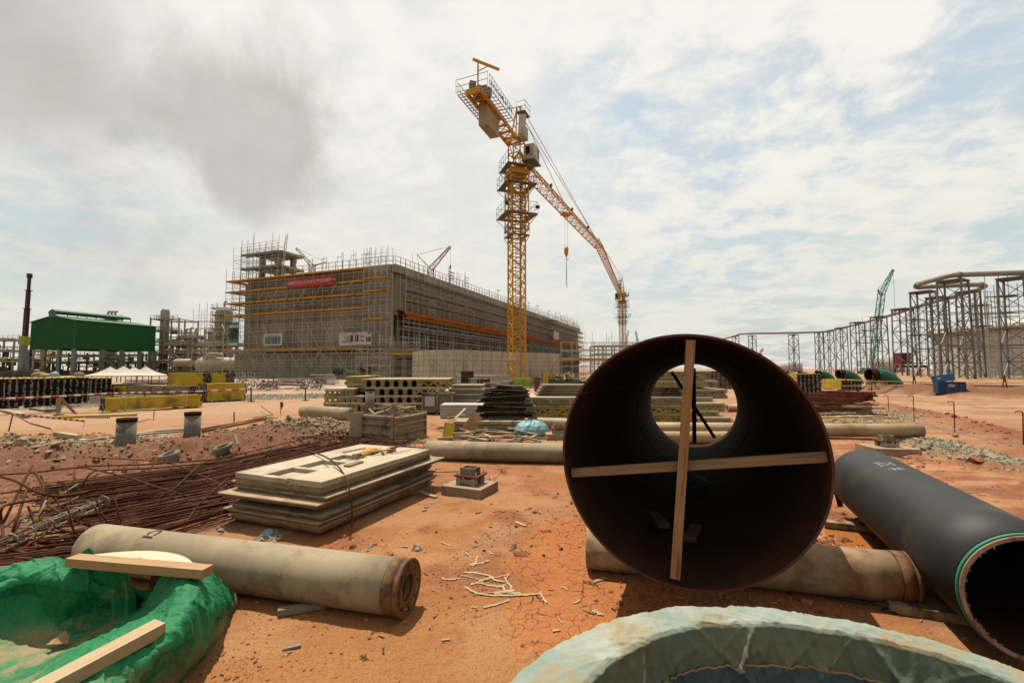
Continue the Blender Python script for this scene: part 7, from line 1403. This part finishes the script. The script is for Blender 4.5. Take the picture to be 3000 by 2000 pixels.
    # brown steel ring below: the upright pipe section under the sheet
    c=np.array([-2.08,2.62,0]); g=MB(); 
    A_=gp(330,1672,.40);B_=gp(500,1690,.40); P=[A_+[-.05,.36,0],A_+[0.05,.40,0],(A_+B_)/2+[0,.40,0],B_+[0,.30,0],B_+[.12,.12,0]]; rows_=[[p*[1,1,0]+[0,0,z] for p in P] for z in(.0,.14,.27)]; g.grid(rows_,True); g.grid([[p+[0,.012,0] for p in r_] for r_ in rows_],True); solo('pipe_section',g,MT['brown_steel'],'dark brown steel wall visible through the gap of the green tarpaulin','pipe')
    # cream flange disc with oval holes
    ctr=gp(405,1690,.435)+[0,-.02,0]; g=MB(); R=.455; n_=96; th=np.linspace(0,2*np.pi,n_,endpoint=False); cx_=-2.19; cy_=2.33
    L0=gp(290,1636,.44);M0=gp(400,1627,.44);R0=gp(560,1658,.44)
    # circle through three rim points of the photographed disc
    ax,ay=L0[:2];bx,by=M0[:2];dx,dy=R0[:2]; D_=2*(ax*(by-dy)+bx*(dy-ay)+dx*(ay-by)); ux=((ax*ax+ay*ay)*(by-dy)+(bx*bx+by*by)*(dy-ay)+(dx*dx+dy*dy)*(ay-by))/D_; uy=((ax*ax+ay*ay)*(dx-bx)+(bx*bx+by*by)*(ax-dx)+(dx*dx+dy*dy)*(bx-ax))/D_; R=math.hypot(ax-ux,ay-uy)
    tt=thing('flange_disc','cream flange plate segment with oval bolt holes peeking out behind the plank','flange',(ux,uy,.42)); p0=gp(255,1640,.44);p1=gp(580,1672,.44); a0=math.atan2(p1[1]-uy,p1[0]-ux);a1=math.atan2(p0[1]-uy,p0[0]-ux); arc=[(ux+R*math.cos(a),uy+R*math.sin(a)) for a in np.linspace(a0,a1,60)]; g.prism(arc+[tuple(p0[:2]-[0,.03]),tuple(p1[:2]-[0,.03])],.452,.470); part('ring',g,MT['flange_cream'],tt)
    for px,py in((345,1633),(406,1635),(459,1641),(506,1650)):
        h=gp(px,py,.471); g=MB(); a=math.atan2(h[1]-uy,h[0]-ux); q=[h+np.array([math.cos(a)*.011*math.cos(k)-math.sin(a)*.018*math.sin(k),math.sin(a)*.011*math.cos(k)+math.cos(a)*.018*math.sin(k),.001]) for k in np.linspace(0,2*np.pi,19)[:-1]]; g.add(q,[list(range(18))]); part('bolt_hole',g,MT['hole_brown'],tt)
    def plank(label,a,b,w,h,m='plank'):
        L_=np.linalg.norm(b-a); ex=(b-a)/L_; g=MB(); g.bars([(0,0,0)],[(L_,0,0)],w,h); o=bpy.data.objects.new('plank',g.mesh('plank',MT[m])); COL.objects.link(o); ez=NZ-ex*(NZ@ex); ez/=np.linalg.norm(ez); ey=np.cross(ez,ex); o.matrix_world=Matrix([[ex[i],ey[i],ez[i],a[i]] for i in range(3)]+[[0,0,0,1]]); return tag(o,label,'plank')
    plank('long planed plank bridging the green tarpaulin in front of the cream flange',gp(212,1640,.465),gp(609,1674,.465),.075,.05)
    plank('thick pale plank lying slanted over the front fold of the green tarpaulin',gp(470,1834,.375),gp(20,2075,.335),.085,.055,'plank_pale')
    g=MB(); c=gp(168,1885,.09); e=.055; g.add([c+[-e,-.01,0],c+[-.2*e,-.02,.01],c+[e,.005,0],c+[.6*e,.03,.02],c+[0,.045,.05],c+[-.7*e,.02,.02]],[[0,1,4,5],[1,2,3,4]]); solo('cardboard_scrap',g,MT['card'],'small folded brown cardboard scrap on the green tarpaulin','cardboard')
mat('brown_steel',(74,42,30),(96,56,38),3,.6,.2); mat('hole_brown',(150,124,80),None,4,.9,0)
green_tarp()
# ---------------- stack of formwork panels ----------------
def panel_stack():
    a0=gp(938,1575);q1=gp(1268,1425);q2=gp(664,1545)
    ex=(q1-a0);Lx=np.linalg.norm(ex);ex/=Lx; ey=np.array([-ex[1],ex[0],0]); W_=1.18; Lx=2.0
    n=9; th=.0435; z=.03
    for k in range(n):
        off=[(.02,.02),(-.03,-.03),(-.05,-.02),(-.03,-.05),(.07,.06),(-.08,-.03),(.02,-.05),(.03,.02),(.0,.0)][k]; L_=Lx+[0,-.05,.05,.02,0,.08,.1,-.03,-.06][k]; w=W_+[.02,.0,.05,.0,.0,.06,.05,0,-.02][k]; an=[0,.010,-.014,.012,.004,.020,-.018,.008,.0][k]
        X=ex*math.cos(an)+ey*math.sin(an);Y=np.cross(NZ,X); O=a0+ex*off[0]+ey*off[1]+NZ*z
        t=thing('formwork_shutter','%s timber framed formwork panel of the near stack'%['bottom','second lowest','third lowest','fourth lowest','middle','fourth from top','third from top','second from top','pale topmost'][k],'formwork panel',O,'stack of formwork panels')
        fr=MB(); e=.04; zf=th*.5
        def rail(p,q,w_=e,h_=th-.013): fr.bars([p+NZ*(h_/2)],[q+NZ*(h_/2)],w_,h_)
        rail(O+Y*e/2,O+X*L_+Y*e/2); rail(O+Y*(w-e/2),O+X*L_+Y*(w-e/2)); rail(O+X*e/2+Y*e,O+X*e/2+Y*(w-e)); rail(O+X*(L_-e/2)+Y*e,O+X*(L_-e/2)+Y*(w-e))
        for f in(.25,.5,.75): rail(O+X*L_*f+Y*e,O+X*L_*f+Y*(w-e))
        part('frame',fr,MT['panel_frame'],t)
        fa=MB(); zt=z+th-.012
        def rect(u0,u1,v0,v1,h=.012): 
            P=[O+X*u+Y*v+NZ*zz for zz in(th-.013,th-.013+h) for u,v in((u0,v0),(u1,v0),(u1,v1),(u0,v1))]; fa.add(P,[[3,2,1,0],[4,5,6,7],[0,1,5,4],[1,2,6,5],[2,3,7,6],[3,0,4,7]])
        if k<n-1: v_=[.025,.012,.035,.025,.02,.032,.03,.02][k]; rect(-v_,L_+v_*.6,-v_,w+v_); part('plywood_face',fa,MT['panel_side' if k%3 else 'panel_olive'],t); 
        else:
            # top panel: face with two square openings and a raised rear half
            fa=MB()
            def slab(u0,u1,v0,v1,h0,h1): 
                P=[O+X*u+Y*v+NZ*(th+zz) for zz in(h0,h1) for u,v in((u0,v0),(u1,v0),(u1,v1),(u0,v1))]; fa.add(P,[[3,2,1,0],[4,5,6,7],[0,1,5,4],[1,2,6,5],[2,3,7,6],[3,0,4,7]])
            H2=.045
            slab(-.0,1.2,-.0,.41,-.01,H2); slab(1.202,L_,-.0,w,-.01,H2-.004); slab(-.0,1.2,.80,w,-.01,H2-.003)
            slab(.0,.10,.462,.878,-.01,H2-.006) if 0 else None
            slab(.40,.47,.412,.798,-.01,H2-.006); slab(.84,.91,.412,.798,-.01,H2-.006)
            slab(.0,.07,.45,.798,-.01,H2-.008)
            part('plywood_face',fa,MT['panel_top'],t)
            fb=MB(); P=[O+X*u+Y*v+NZ*(th-.004) for u,v in((.08,.413),(1.2,.413),(1.2,.797),(.08,.797))]; fb.add(P+[p-NZ*.008 for p in P],[[0,1,2,3],[7,6,5,4],[0,4,5,1],[1,5,6,2],[2,6,7,3],[3,7,4,0]]); part('recess_floor',fb,MT['panel_top'],t)
            top=O+NZ*(th+H2)
            for i,(u,v,L2,an2,m,l) in enumerate(((1.3,.60,.34,.1,'wood_pale','thick pale batten lying on the topmost panel'),(1.5,.45,.42,.75,'wood_pale','pale stick crossing the orange cloth on the panel stack'),(1.4,.38,.30,-.5,'wood_scrap','short brown stick under the pale one on the panel stack'),(1.25,.68,.36,-.1,'wood_scrap','thin brown stick left of the orange cloth'),(1.65,.27,.34,-.2,'ply_dark','dark thin stick at the right side of the topmost panel'))):
                d=X*math.cos(an2)+Y*math.sin(an2); c=top+X*u+Y*v+NZ*(.018+.012*i); g=MB(); g.bars([c-d*L2/2],[c+d*L2/2],.05 if i==0 else .03,.03 if i==0 else .014); solo('stick',g,MT[m],l,'stick')
            def cloth(u,v,s,m,l):
                g=MB(); rr=[]
                for r_,zz in((1.,.0),(.85,.03),(.5,.05),(.05,.045)): rr.append([top+X*(u+s*r_*math.cos(a)*(1+.5*vn(np.array(a*2.1),r_*3,7)))+Y*(v+s*.6*r_*math.sin(a))+NZ*(.004+zz+.02*vn(np.array(a*3.3),r_*5,3)) for a in np.linspace(0,6.283,26)[:-1]])
                g.grid(rr,True,0,True); solo('cloth',g,MT[m],l,'cloth')
            cloth(1.38,.54,.13,'cloth_orange','crumpled orange yellow glove on the topmost panel, left one'); cloth(1.6,.38,.08,'cloth_orange','crumpled orange yellow glove on the topmost panel, right one')
            g=MB(); c=top+X*.75+Y*.22+NZ*.012; 
            for j in range(3): g.bars([c+Y*.03*j-X*.13],[c+Y*.03*j+X*.13+Y*.02],.02,.02)
            solo('rebar_offcut',g,MT['wood_scrap'],'small bundle of brown laths on the front of the topmost panel','laths')
        nl=MB()
        for j in range(9): p=O+X*RNG.uniform(.05,L_-.05)-Y*.001+NZ*RNG.uniform(.01,th-.02); nl.bars([p],[p-Y*.022+X*RNG.uniform(-.03,.03)+NZ*RNG.uniform(-.01,.015)],.0035)
        part('nails',nl,MT['ply_dark'],t)
        z+=[th+.003,th+.003,th+.016,th+.004,th+.026,th+.003,th+.003,th+.003,th][k]*.98
    return
mat('panel_frame',(158,124,86),(190,156,114),5,.85,.5,30,stain=(128,100,72),ssc=4)
mat('panel_olive',(166,150,116),(190,174,138),4,.85,.4,30,stain=(108,104,84),ssc=2.6)
panel_stack()
def sticks():
    for x0,y0,x1,y1,w,h,m,l in((500,1432,668,1478,.07,.03,'wood_pale','pale batten sticking out left from under the panel stack'),(1180,1455,1266,1432,.05,.04,'wood_grey','grey batten on the ground at the right end of the panel stack'),(1210,1437,1278,1460,.05,.02,'wood_pale','pale stick crossing the grey batten at the panel stack'),(1265,1383,1345,1380,.035,.012,'wood_grey','thin weathered lath between the panel stack and the long pile'),(814,1803,955,1779,.05,.04,'wood_grey','broken grey branch like stick below the pale pile'),(828,1903,882,1892,.025,.012,'rag_grey','small grey strip on the sand in the foreground'),(2420,1533,2520,1541,.06,.03,'wood_scrap','plank end between the big pipe and the black pipe'),(2668,1770,2820,1800,.085,.05,'wood_scrap','short plank between the brown pile end and the black pipe'),(2420,1745,2540,1766,.07,.02,'ply_dark','dark flat stick in the shade below the brown pile'),(590,1530,618,1524,.06,.03,'wood_pale','small timber offcut at the foot of the rebar bundle'),(672,1300,690,1333,.06,.04,'wood_pale','pale board stuck in the mound beside the broken stub'),(75,1360,150,1335,.06,.02,'wood_scrap','curved root like stick on the left mound'),(105,1376,190,1366,.05,.02,'wood_scrap','flat stick on the left mound')):
        a=G(x0,y0)+NZ*(h*.6);b=G(x1,y1)+NZ*(h*.6)
        if 'pale board stuck' in l: a=G(684,1335)+NZ*.16; b=a+[.1,-.05,-.18]
        g=MB(); g.bars([a],[b],w,h); solo('stick',g,MT[m],l,'stick')
    def crumple(px,py,s,m,l,flat=.5,seed=0):
        c=G(px,py); g=MB(); rr=[]; r0=np.random.default_rng(seed+int(px))
        for r_,zz in((1.,.02),(.8,.5),(.45,1.),(.08,.8)): rr.append([c+[s*r_*math.cos(a)*(.6+.9*r0.random()),s*.7*r_*math.sin(a)*(.6+.9*r0.random()),s*flat*zz*(.5+r0.random())] for a in np.linspace(0,6.283,12)[:-1]])
        g.grid(rr,False,0,True); solo('rag' if 'rag' in l else 'litter',g,MT[m],l,'rag' if 'rag' in l else 'litter')
    crumple(790,1560,.075,'tarp_aqua','crumpled pale blue plastic rag under the panel stack corner'); crumple(770,1582,.07,'rag_grey','crumpled grey brown rag in front of the panel stack, left one'); crumple(812,1580,.07,'rag_grey','crumpled grey brown rag in front of the panel stack, right one'); crumple(655,1553,.07,'rag_grey','flattened glove like rag at the left corner of the panel stack')
    crumple(1222,1612,.04,'white','white plastic scrap on the sand right of the pale pile',1.0); crumple(1085,1602,.04,'rag_grey','grey scrap on the gravelly dirt behind the pale pile'); crumple(1660,1485,.02,'rag_grey','small grey scrap left of the big pipe'); crumple(1060,1400,.03,'paper','pale flat scrap on the dirt beside the footing'); crumple(80,1525,.06,'rag_grey','grey cloth shreds among the rebars'); crumple(190,1440,.05,'tape_white','white plastic shred tied to the rebars'); crumple(512,1385,.05,'sign_green','green plastic scrap under the bent rebars')
    crumple(1078,1868,.012,'card','tiny tan chip at the bottom of the sand'); crumple(1065,1930,.022,'card','small square brown block on the foreground sand',1.0); crumple(1830,1680,.03,'stone_red' if 0 else 'rust_fix','small brown lump beside the foot of the big pipe'); crumple(2590,1768,.05,'rag_grey','grey metallic shred in the shade by the plank',.3); crumple(2610,1790,.05,'black_coat','dark rubber sheet piece by the brown pile end',.3)
    # torn paper straps
    rg=np.random.default_rng(4)
    def strip(P,w,label,m='paper'):
        P=vec([G(a,b)+NZ*.008 for a,b in P]); s=np.linspace(0,len(P)-1,(len(P)-1)*5+1); Q=np.stack([np.interp(s,range(len(P)),P[:,k]) for k in range(3)],1); Q+=rg.normal(0,.0035,Q.shape)*[1,1,.5]; Q[:,2]=hz(Q[:,0],Q[:,1])+.006+.004*rg.random(len(Q)); T=np.gradient(Q,axis=0);N=np.stack([-T[:,1],T[:,0],0*T[:,0]],1);N/=np.linalg.norm(N,axis=1,keepdims=True)+1e-9; g=MB(); g.grid([[q-n*w,q+n*w*.8+[0,0,.004*rg.random()]] for q,n in zip(Q,N)]); solo('paper_strap',g,MT[m],label,'strap','torn paper straps on the ground')
    S_=[[(1360,1678),(1395,1680),(1430,1686),(1450,1700),(1478,1706)],[(1350,1686),(1380,1694),(1410,1702),(1425,1700)],[(1425,1700),(1445,1694),(1470,1688),(1492,1684),(1480,1700)],[(1375,1716),(1400,1708),(1430,1714),(1470,1720),(1478,1712)],[(1480,1690),(1484,1705),(1496,1716),(1498,1726)],[(1470,1716),(1478,1730),(1500,1738),(1530,1742)],[(1462,1744),(1480,1736),(1500,1740)],[(1400,1706),(1430,1695),(1445,1690)],[(1362,1722),(1395,1740),(1440,1746),(1480,1746),(1560,1742),(1580,1741)],[(1415,1782),(1440,1776),(1494,1760)],[(1380,1780),(1400,1781)],[(1375,1655),(1395,1650),(1400,1630)],[(1378,1660),(1400,1652),(1432,1646)],[(1410,1655),(1425,1645)],[(1295,1698),(1325,1702),(1345,1696)],[(1582,1735),(1590,1752),(1600,1766)],[(1545,1741),(1570,1742)],[(1645,1720),(1662,1728)],[(1736,1790),(1755,1800),(1768,1802)],[(1745,1785),(1752,1798)],[(1620,1850),(1640,1846)],[(1680,1768),(1700,1758)],[(1360,1615),(1372,1628)],[(1432,1618),(1442,1625)]]
    for i,P in enumerate(S_): strip(P,rg.uniform(.005,.010),['long','short','twisted','narrow','flat','curled'][i%6]+' torn paper strap '+('in the tangle on the cracked earth' if i<11 else 'loose on the cracked earth'),'beam_old' if i==1 else 'paper')
    # grass tufts
    for k,(px,py,l) in enumerate(((1475,1385,'small green grass tuft in front of the long pile'),(845,1728,'single grass blade in front of the pale pile'),(1440,1415,'faint grass sprig right of the footing block'))):
        c=G(px,py); g=MB()
        for j in range(12 if k!=1 else 3): e=RNG.normal(0,.05,2); g.sweep([c+[RNG.normal(0,.03),RNG.normal(0,.02),0],c+[e[0],e[1],.07],c+[e[0]*2.2,e[1]*2,.10]],[.003,.002,.0004],4)
        solo('grass_tuft',g,MT['leaf'],l,'grass tuft')
    g=MB(); c=G(1225,1312); g.sweep([c+[-.07,0,0],c+[-.06,0,.13],c+[0,0,.19],c+[.08,0,.15],c+[.13,0,.02]],.008,6); solo('green_hose',g,MT['pvc_green'],'short pale green hose arching at the foot of the panel crate','hose')
sticks()
# ---------------- rebars ----------------
def rebars():
    rg=np.random.default_rng(21); A0=gp(150,1440);A1=gp(300,1625);B0=gp(985,1288);B1=gp(700,1497)
    n=130
    for i in range(n):
        f=i/(n-1); f=min(1,max(0,f+rg.normal(0,.03)))
        a=A0+(A1-A0)*f+np.array([rg.normal(0,.25),rg.normal(0,.12),0]); e0=gp(1010,1290);e1=gp(1180,1310); b=e0+(e1-e0)*f*.9 if rg.random()<.85 else a+(e0-a)*rg.uniform(.4,.8)
        # lines converge to the photographed far end but pass left of the panel stack
        m=gp(560+150*f,1385+128*f**1.1); z=.02+.17*rg.random()*(1-abs(f-.5)); P=[a+NZ*(z+.02*rg.random()),m+NZ*(z+.02),m+(b-m)*.5+NZ*(z*.8+.02),b+NZ*(z*.5+.02)] ; P=vec(P); P[:,2]+=hz(P[:,0],P[:,1],False)*.7
        if rg.random()<.25: d=P[0]-P[1]; d/=np.linalg.norm(d); P=np.vstack([P[0]+d*.04+NZ*rg.uniform(.1,.25)*(1 if rg.random()<.4 else 0)+[.0,-.03,0],P])
        g=MB(); g.sweep(P,rg.uniform(.0072,.0105),6); k=solo('rebar',g,MT['rebar' if rg.random()<.8 else 'rust_fix'],'rusty bar on the %s side of the long rebar bundle'%('far' if f<.33 else 'near' if f>.67 else 'middle')+(', left of the panel stack' if f>.33 else ', next to the mounds'),'rebar','rusty rebars in the long bundle')
    def px(l): return [gp(a,b,z) for a,b,z in l]
    def bez(P,n=6):
        P=vec(P);out=[]
        for i in range(len(P)-1):
            p0,p1,p2,p3=P[max(i-1,0)],P[i],P[i+1],P[min(i+2,len(P)-1)]
            for t in np.linspace(0,1,n,endpoint=False): out.append(p1+(p2-p0)*.5*t+(p0*2-5*p1+4*p2-p3)*.5*t*t+(3*p1-p0-3*p2+p3)*.5*t**3)
        return out+[P[-1]]
    L=[('tall arched rusty bar bending over the corner of the panel stack',[(1025,1580,.0),(1032,1510,.18),(1020,1420,.45),(985,1360,.56),(930,1328,.55),(860,1316,.5),(790,1330,.35),(735,1360,.22),(700,1400,.1)],.009,1),
     ('long bent rusty bar crossing the mound from the left edge',[(-20,1390,.32),(90,1383,.32),(215,1370,.34),(265,1372,.34),(380,1400,.30),(480,1432,.26),(560,1455,.15)],.010,1),
     ('rusty bar with a hooked left end standing above the bundle',[(214,1430,.16),(219,1376,.33),(228,1366,.35),(420,1360,.32),(640,1345,.26),(840,1300,.2),(1000,1268,.18)],.010,0),
     ('second hooked rusty bar just below the first one',[(236,1430,.14),(262,1388,.29),(280,1378,.31),(460,1370,.28),(650,1352,.22),(860,1310,.18),(1020,1280,.15)],.010,0),
     ('thin rusty bar sagging from the mound to the panel stack',[(266,1345,.12),(400,1348,.14),(500,1358,.2),(580,1388,.24),(645,1418,.25),(690,1440,.2)],.009,1),
     ('rusty bar slanting steeply from the bundle towards the panel stack',[(585,1360,.30),(560,1385,.25),(512,1430,.18),(470,1458,.12)],.009,0),
     ('rusty bar leaning from the ground up beside the panel stack',[(528,1570,.0),(545,1530,.08),(580,1480,.2),(640,1425,.30),(668,1400,.33)],.009,0),
     ('curved rusty bar rising over the far end of the bundle',[(720,1312,.02),(800,1280,.12),(900,1263,.2),(1010,1270,.15),(1120,1290,.06)],.009,1),
     ('long bent bar along the far end reaching the long pile',[(905,1275,.12),(1000,1285,.1),(1150,1298,.09),(1250,1297,.1),(1258,1303,.1),(1240,1320,.03)],.009,0),
     ('zigzag bent bar standing up beyond the bundle',[(880,1330,.0),(950,1290,.1),(984,1253,.28),(1000,1300,.05)],.008,0),
     ('zigzag bent bar crossing its neighbour beyond the bundle',[(870,1298,.08),(1015,1270,.25),(995,1298,.05),(1040,1265,.18),(1080,1215,.38)],.008,0),
     ('thick dark bar lying from the left edge down to the bent ends',[(-30,1388,.45),(40,1405,.42),(110,1440,.33),(170,1452,.25),(260,1440,.15)],.013,1),
     ('thick bent bar standing upright at the left, rightmost of the cluster',[(118,1530,.03),(122,1470,.2),(128,1425,.33),(110,1392,.40),(105,1384,.42)],.014,1),
     ('thick bar leaning left in the cluster at the left edge',[(10,1530,.05),(40,1470,.2),(75,1400,.38),(95,1362,.5)],.013,0),
     ('second thick bar leaning beside it in the left cluster',[(38,1555,.03),(60,1490,.18),(85,1410,.36)],.013,0),
     ('curved bar at the very left edge of the photo',[(12,1600,.02),(5,1530,.15),(2,1500,.25),(15,1480,.3),(60,1470,.28),(120,1462,.2)],.012,1),
     ('rusty bar running diagonally through the cluster at lower left',[(30,1640,.0),(75,1600,.06),(132,1565,.12)],.011,0),
     ('thick bar on top of the left bundle slanting down right',[(110,1527,.12),(180,1550,.1),(240,1565,.06)],.012,0),
     ('thick bar from the cluster sloping down to the pale pile',[(140,1478,.2),(200,1515,.14),(262,1540,.08)],.012,0),
     ('rusty bar end near the tarpaulin, upper one',[(55,1583,.05),(120,1600,.05),(190,1608,.05)],.012,0),
     ('rusty bar end near the tarpaulin, lower one',[(40,1610,.05),(110,1628,.04),(180,1640,.04)],.012,0),
     ('rusty bar curving over the bundle towards the spiral cage',[(420,1455,.12),(370,1485,.12),(330,1505,.1)],.010,0)]
    for l,P,r,sm in L:
        P=px(P); P=[vec(p)*[1,1,1]+NZ*(hz(np.array([p[0]]),np.array([p[1]]),False)[0]*.5) for p in P]; g=MB(); g.sweep(bez(P) if sm else P,r,7); solo('bent_rebar',g,MT['rebar'],l,'rebar')
    for i in range(26):
        a=gp(rg.uniform(20,230),rg.uniform(1570,1650),rg.uniform(.02,.08)); th=rg.normal(.1,.45); L_=rg.uniform(.5,1.4); g=MB(); d=np.array([math.cos(th),math.sin(th),rg.normal(0,.03)]); g.sweep([a-d*L_*.4,a+d*L_*.3,a+d*L_*.6],rg.uniform(.008,.012),6); solo('rebar',g,MT['rebar'],'short rusty bar in the loose jumble behind the green tarpaulin','rebar','short rebars in the loose jumble')
    for i in range(30):
        a=gp(rg.uniform(860,1230),rg.uniform(1290,1325),rg.uniform(.02,.12)); th=rg.normal(.1,.5); L_=rg.uniform(.5,1.3); g=MB(); d=np.array([math.cos(th),math.sin(th)*1.3,rg.normal(0,.03)]); a[2]+=gz(a[0],a[1]); g.sweep([a-d*L_*.4,a+NZ*.02,a+d*L_*.6-NZ*.01],.0085,5); solo('rebar',g,MT['rebar'],'thin rusty bar in the tangle below the panel crate','rebar','thin rebars tangled below the panel crate')
    # tied cage of grey bars with rings
    t=thing('rebar_cage','grey spiral tied bundle of thin bars with a washer end in the left rebars','rebar cage',gp(150,1560)); a=gp(-30,1612,.10);b=gp(300,1472,.20); d=(b-a)/np.linalg.norm(b-a); A,B=frames(d[None]);A=A[0];B=B[0]
    for k in range(7): e=(A*math.cos(k*.9)+B*math.sin(k*.9))*(.045 if k else 0); g=MB(); g.sweep([a+e,(a+b)/2+e*1.05+NZ*.01,b+e*.8],.0065,6); part('rod',g,MT['rebar_grey'],t)
    for f in(.16,.3,.46,.6,.73,.86): g=MB(); c=a+(b-a)*f; g.sweep([c+(A*math.cos(q)+B*math.sin(q))*.062 for q in np.linspace(0,6.283,17)[:-1]],.007,5,closed=True); part('tie_ring',g,MT['rebar_grey'],t)
    g=MB(); g.hollow(b,b+d*.012,.075,.02,24); part('washer',g,MT['rebar_grey'],t)
    for i in range(10):
        a=gp(rg.uniform(90,170),rg.uniform(1470,1560),.08); b=a+[rg.uniform(-.2,.3),rg.uniform(-.2,.3),rg.uniform(.02,.15)]; g=MB(); g.tube(a,b,.009,6); solo('grey_rod',g,MT['rebar_grey'],'short mud grey rod in the cluster beside the tied cage','rod','mud grey rods in the cluster')
    for k,(pxx,pyy,l) in enumerate(((172,1440,'yellow tape knot on the upper bent bar'),(140,1460,'yellow tape end lying on the rebars'),(95,1512,'yellow tape shred low in the left cluster'))):
        c=gp(pxx,pyy,.2); g=MB(); g.grid([[c,c+[.03,0,.02]],[c+[.03,0,-.04],c+[.06,.01,-.02]],[c+[.08,0,-.01],c+[.09,.01,.02]]]); solo('yellow_tape',g,MT['beam_yellow'],l,'tape')
    # rusty bars on the road side right of the second stub
    for i in range(9):
        a=G(590+rg.uniform(-8,8),1258+i*1.5);b=G(rg.uniform(770,815),1222+i*.8); g=MB(); g.tube(a+NZ*.03,b+NZ*.03,.011,5); solo('rebar',g,MT['rebar'],'rusty bar lying along the road edge right of the second stub','rebar','rusty bars along the road edge')
    g=MB(); P=[G(764,1207)+NZ*.22,G(800,1222)+NZ*.10,G(740,1226)+NZ*.03]; g.sweep(P,.012,6); solo('bent_rebar',g,MT['rebar'],'bent brown bar on the road edge beyond the mounds','rebar')
rebars()
def people():
    for i,(px,py,D_,h,l,m) in enumerate(((1058,1080,61.2,1.7,'person in dark red overalls climbing the timber stairs, highest of three','overall'),(1064,1096,60.8,1.7,'person in dark red overalls at the foot of the timber stairs','overall'),(1083,1090,60.6,1.7,'person in dark clothes standing behind the stair scaffold','glass_dark'))):
        p=at(px,py,D_); z=max(0,p[2]-.85); b=np.array([p[0],p[1],z])
        me=bpy.data.meshes.new('person'); J=[(0,0,.95),(0,0,1.2),(0,0,1.42),(0,0,1.52),(0,-.02,1.66),(-.1,0,.9),(-.12,-.05,.48),(-.12,.02,.05),(.1,0,.9),(.13,.08,.5),(.12,.0,.05),(-.2,0,1.4),(-.26,.02,1.12),(-.24,-.12,.9),(.2,0,1.4),(.27,.0,1.12),(.24,-.14,.95)]
        E=[(0,1),(1,2),(2,3),(3,4),(0,5),(5,6),(6,7),(0,8),(8,9),(9,10),(2,11),(11,12),(12,13),(2,14),(14,15),(15,16)]; R_s=[.15,.14,.15,.06,.11,.10,.07,.05,.10,.07,.05,.07,.05,.04,.07,.05,.04]
        me.from_pydata(J,E,[]); o=bpy.data.objects.new('person',me); COL.objects.link(o); md=o.modifiers.new('s','SKIN'); 
        for v,r_ in zip(me.skin_vertices[0].data,R_s): v.radius=(r_,r_*.8)
        me.skin_vertices[0].data[0].use_root=True; s=o.modifiers.new('d','SUBSURF'); s.levels=1;s.render_levels=1; me.materials.append(MT[m]); o.location=tuple(b); tag(o,l,'person','workers by the stairs')
people()
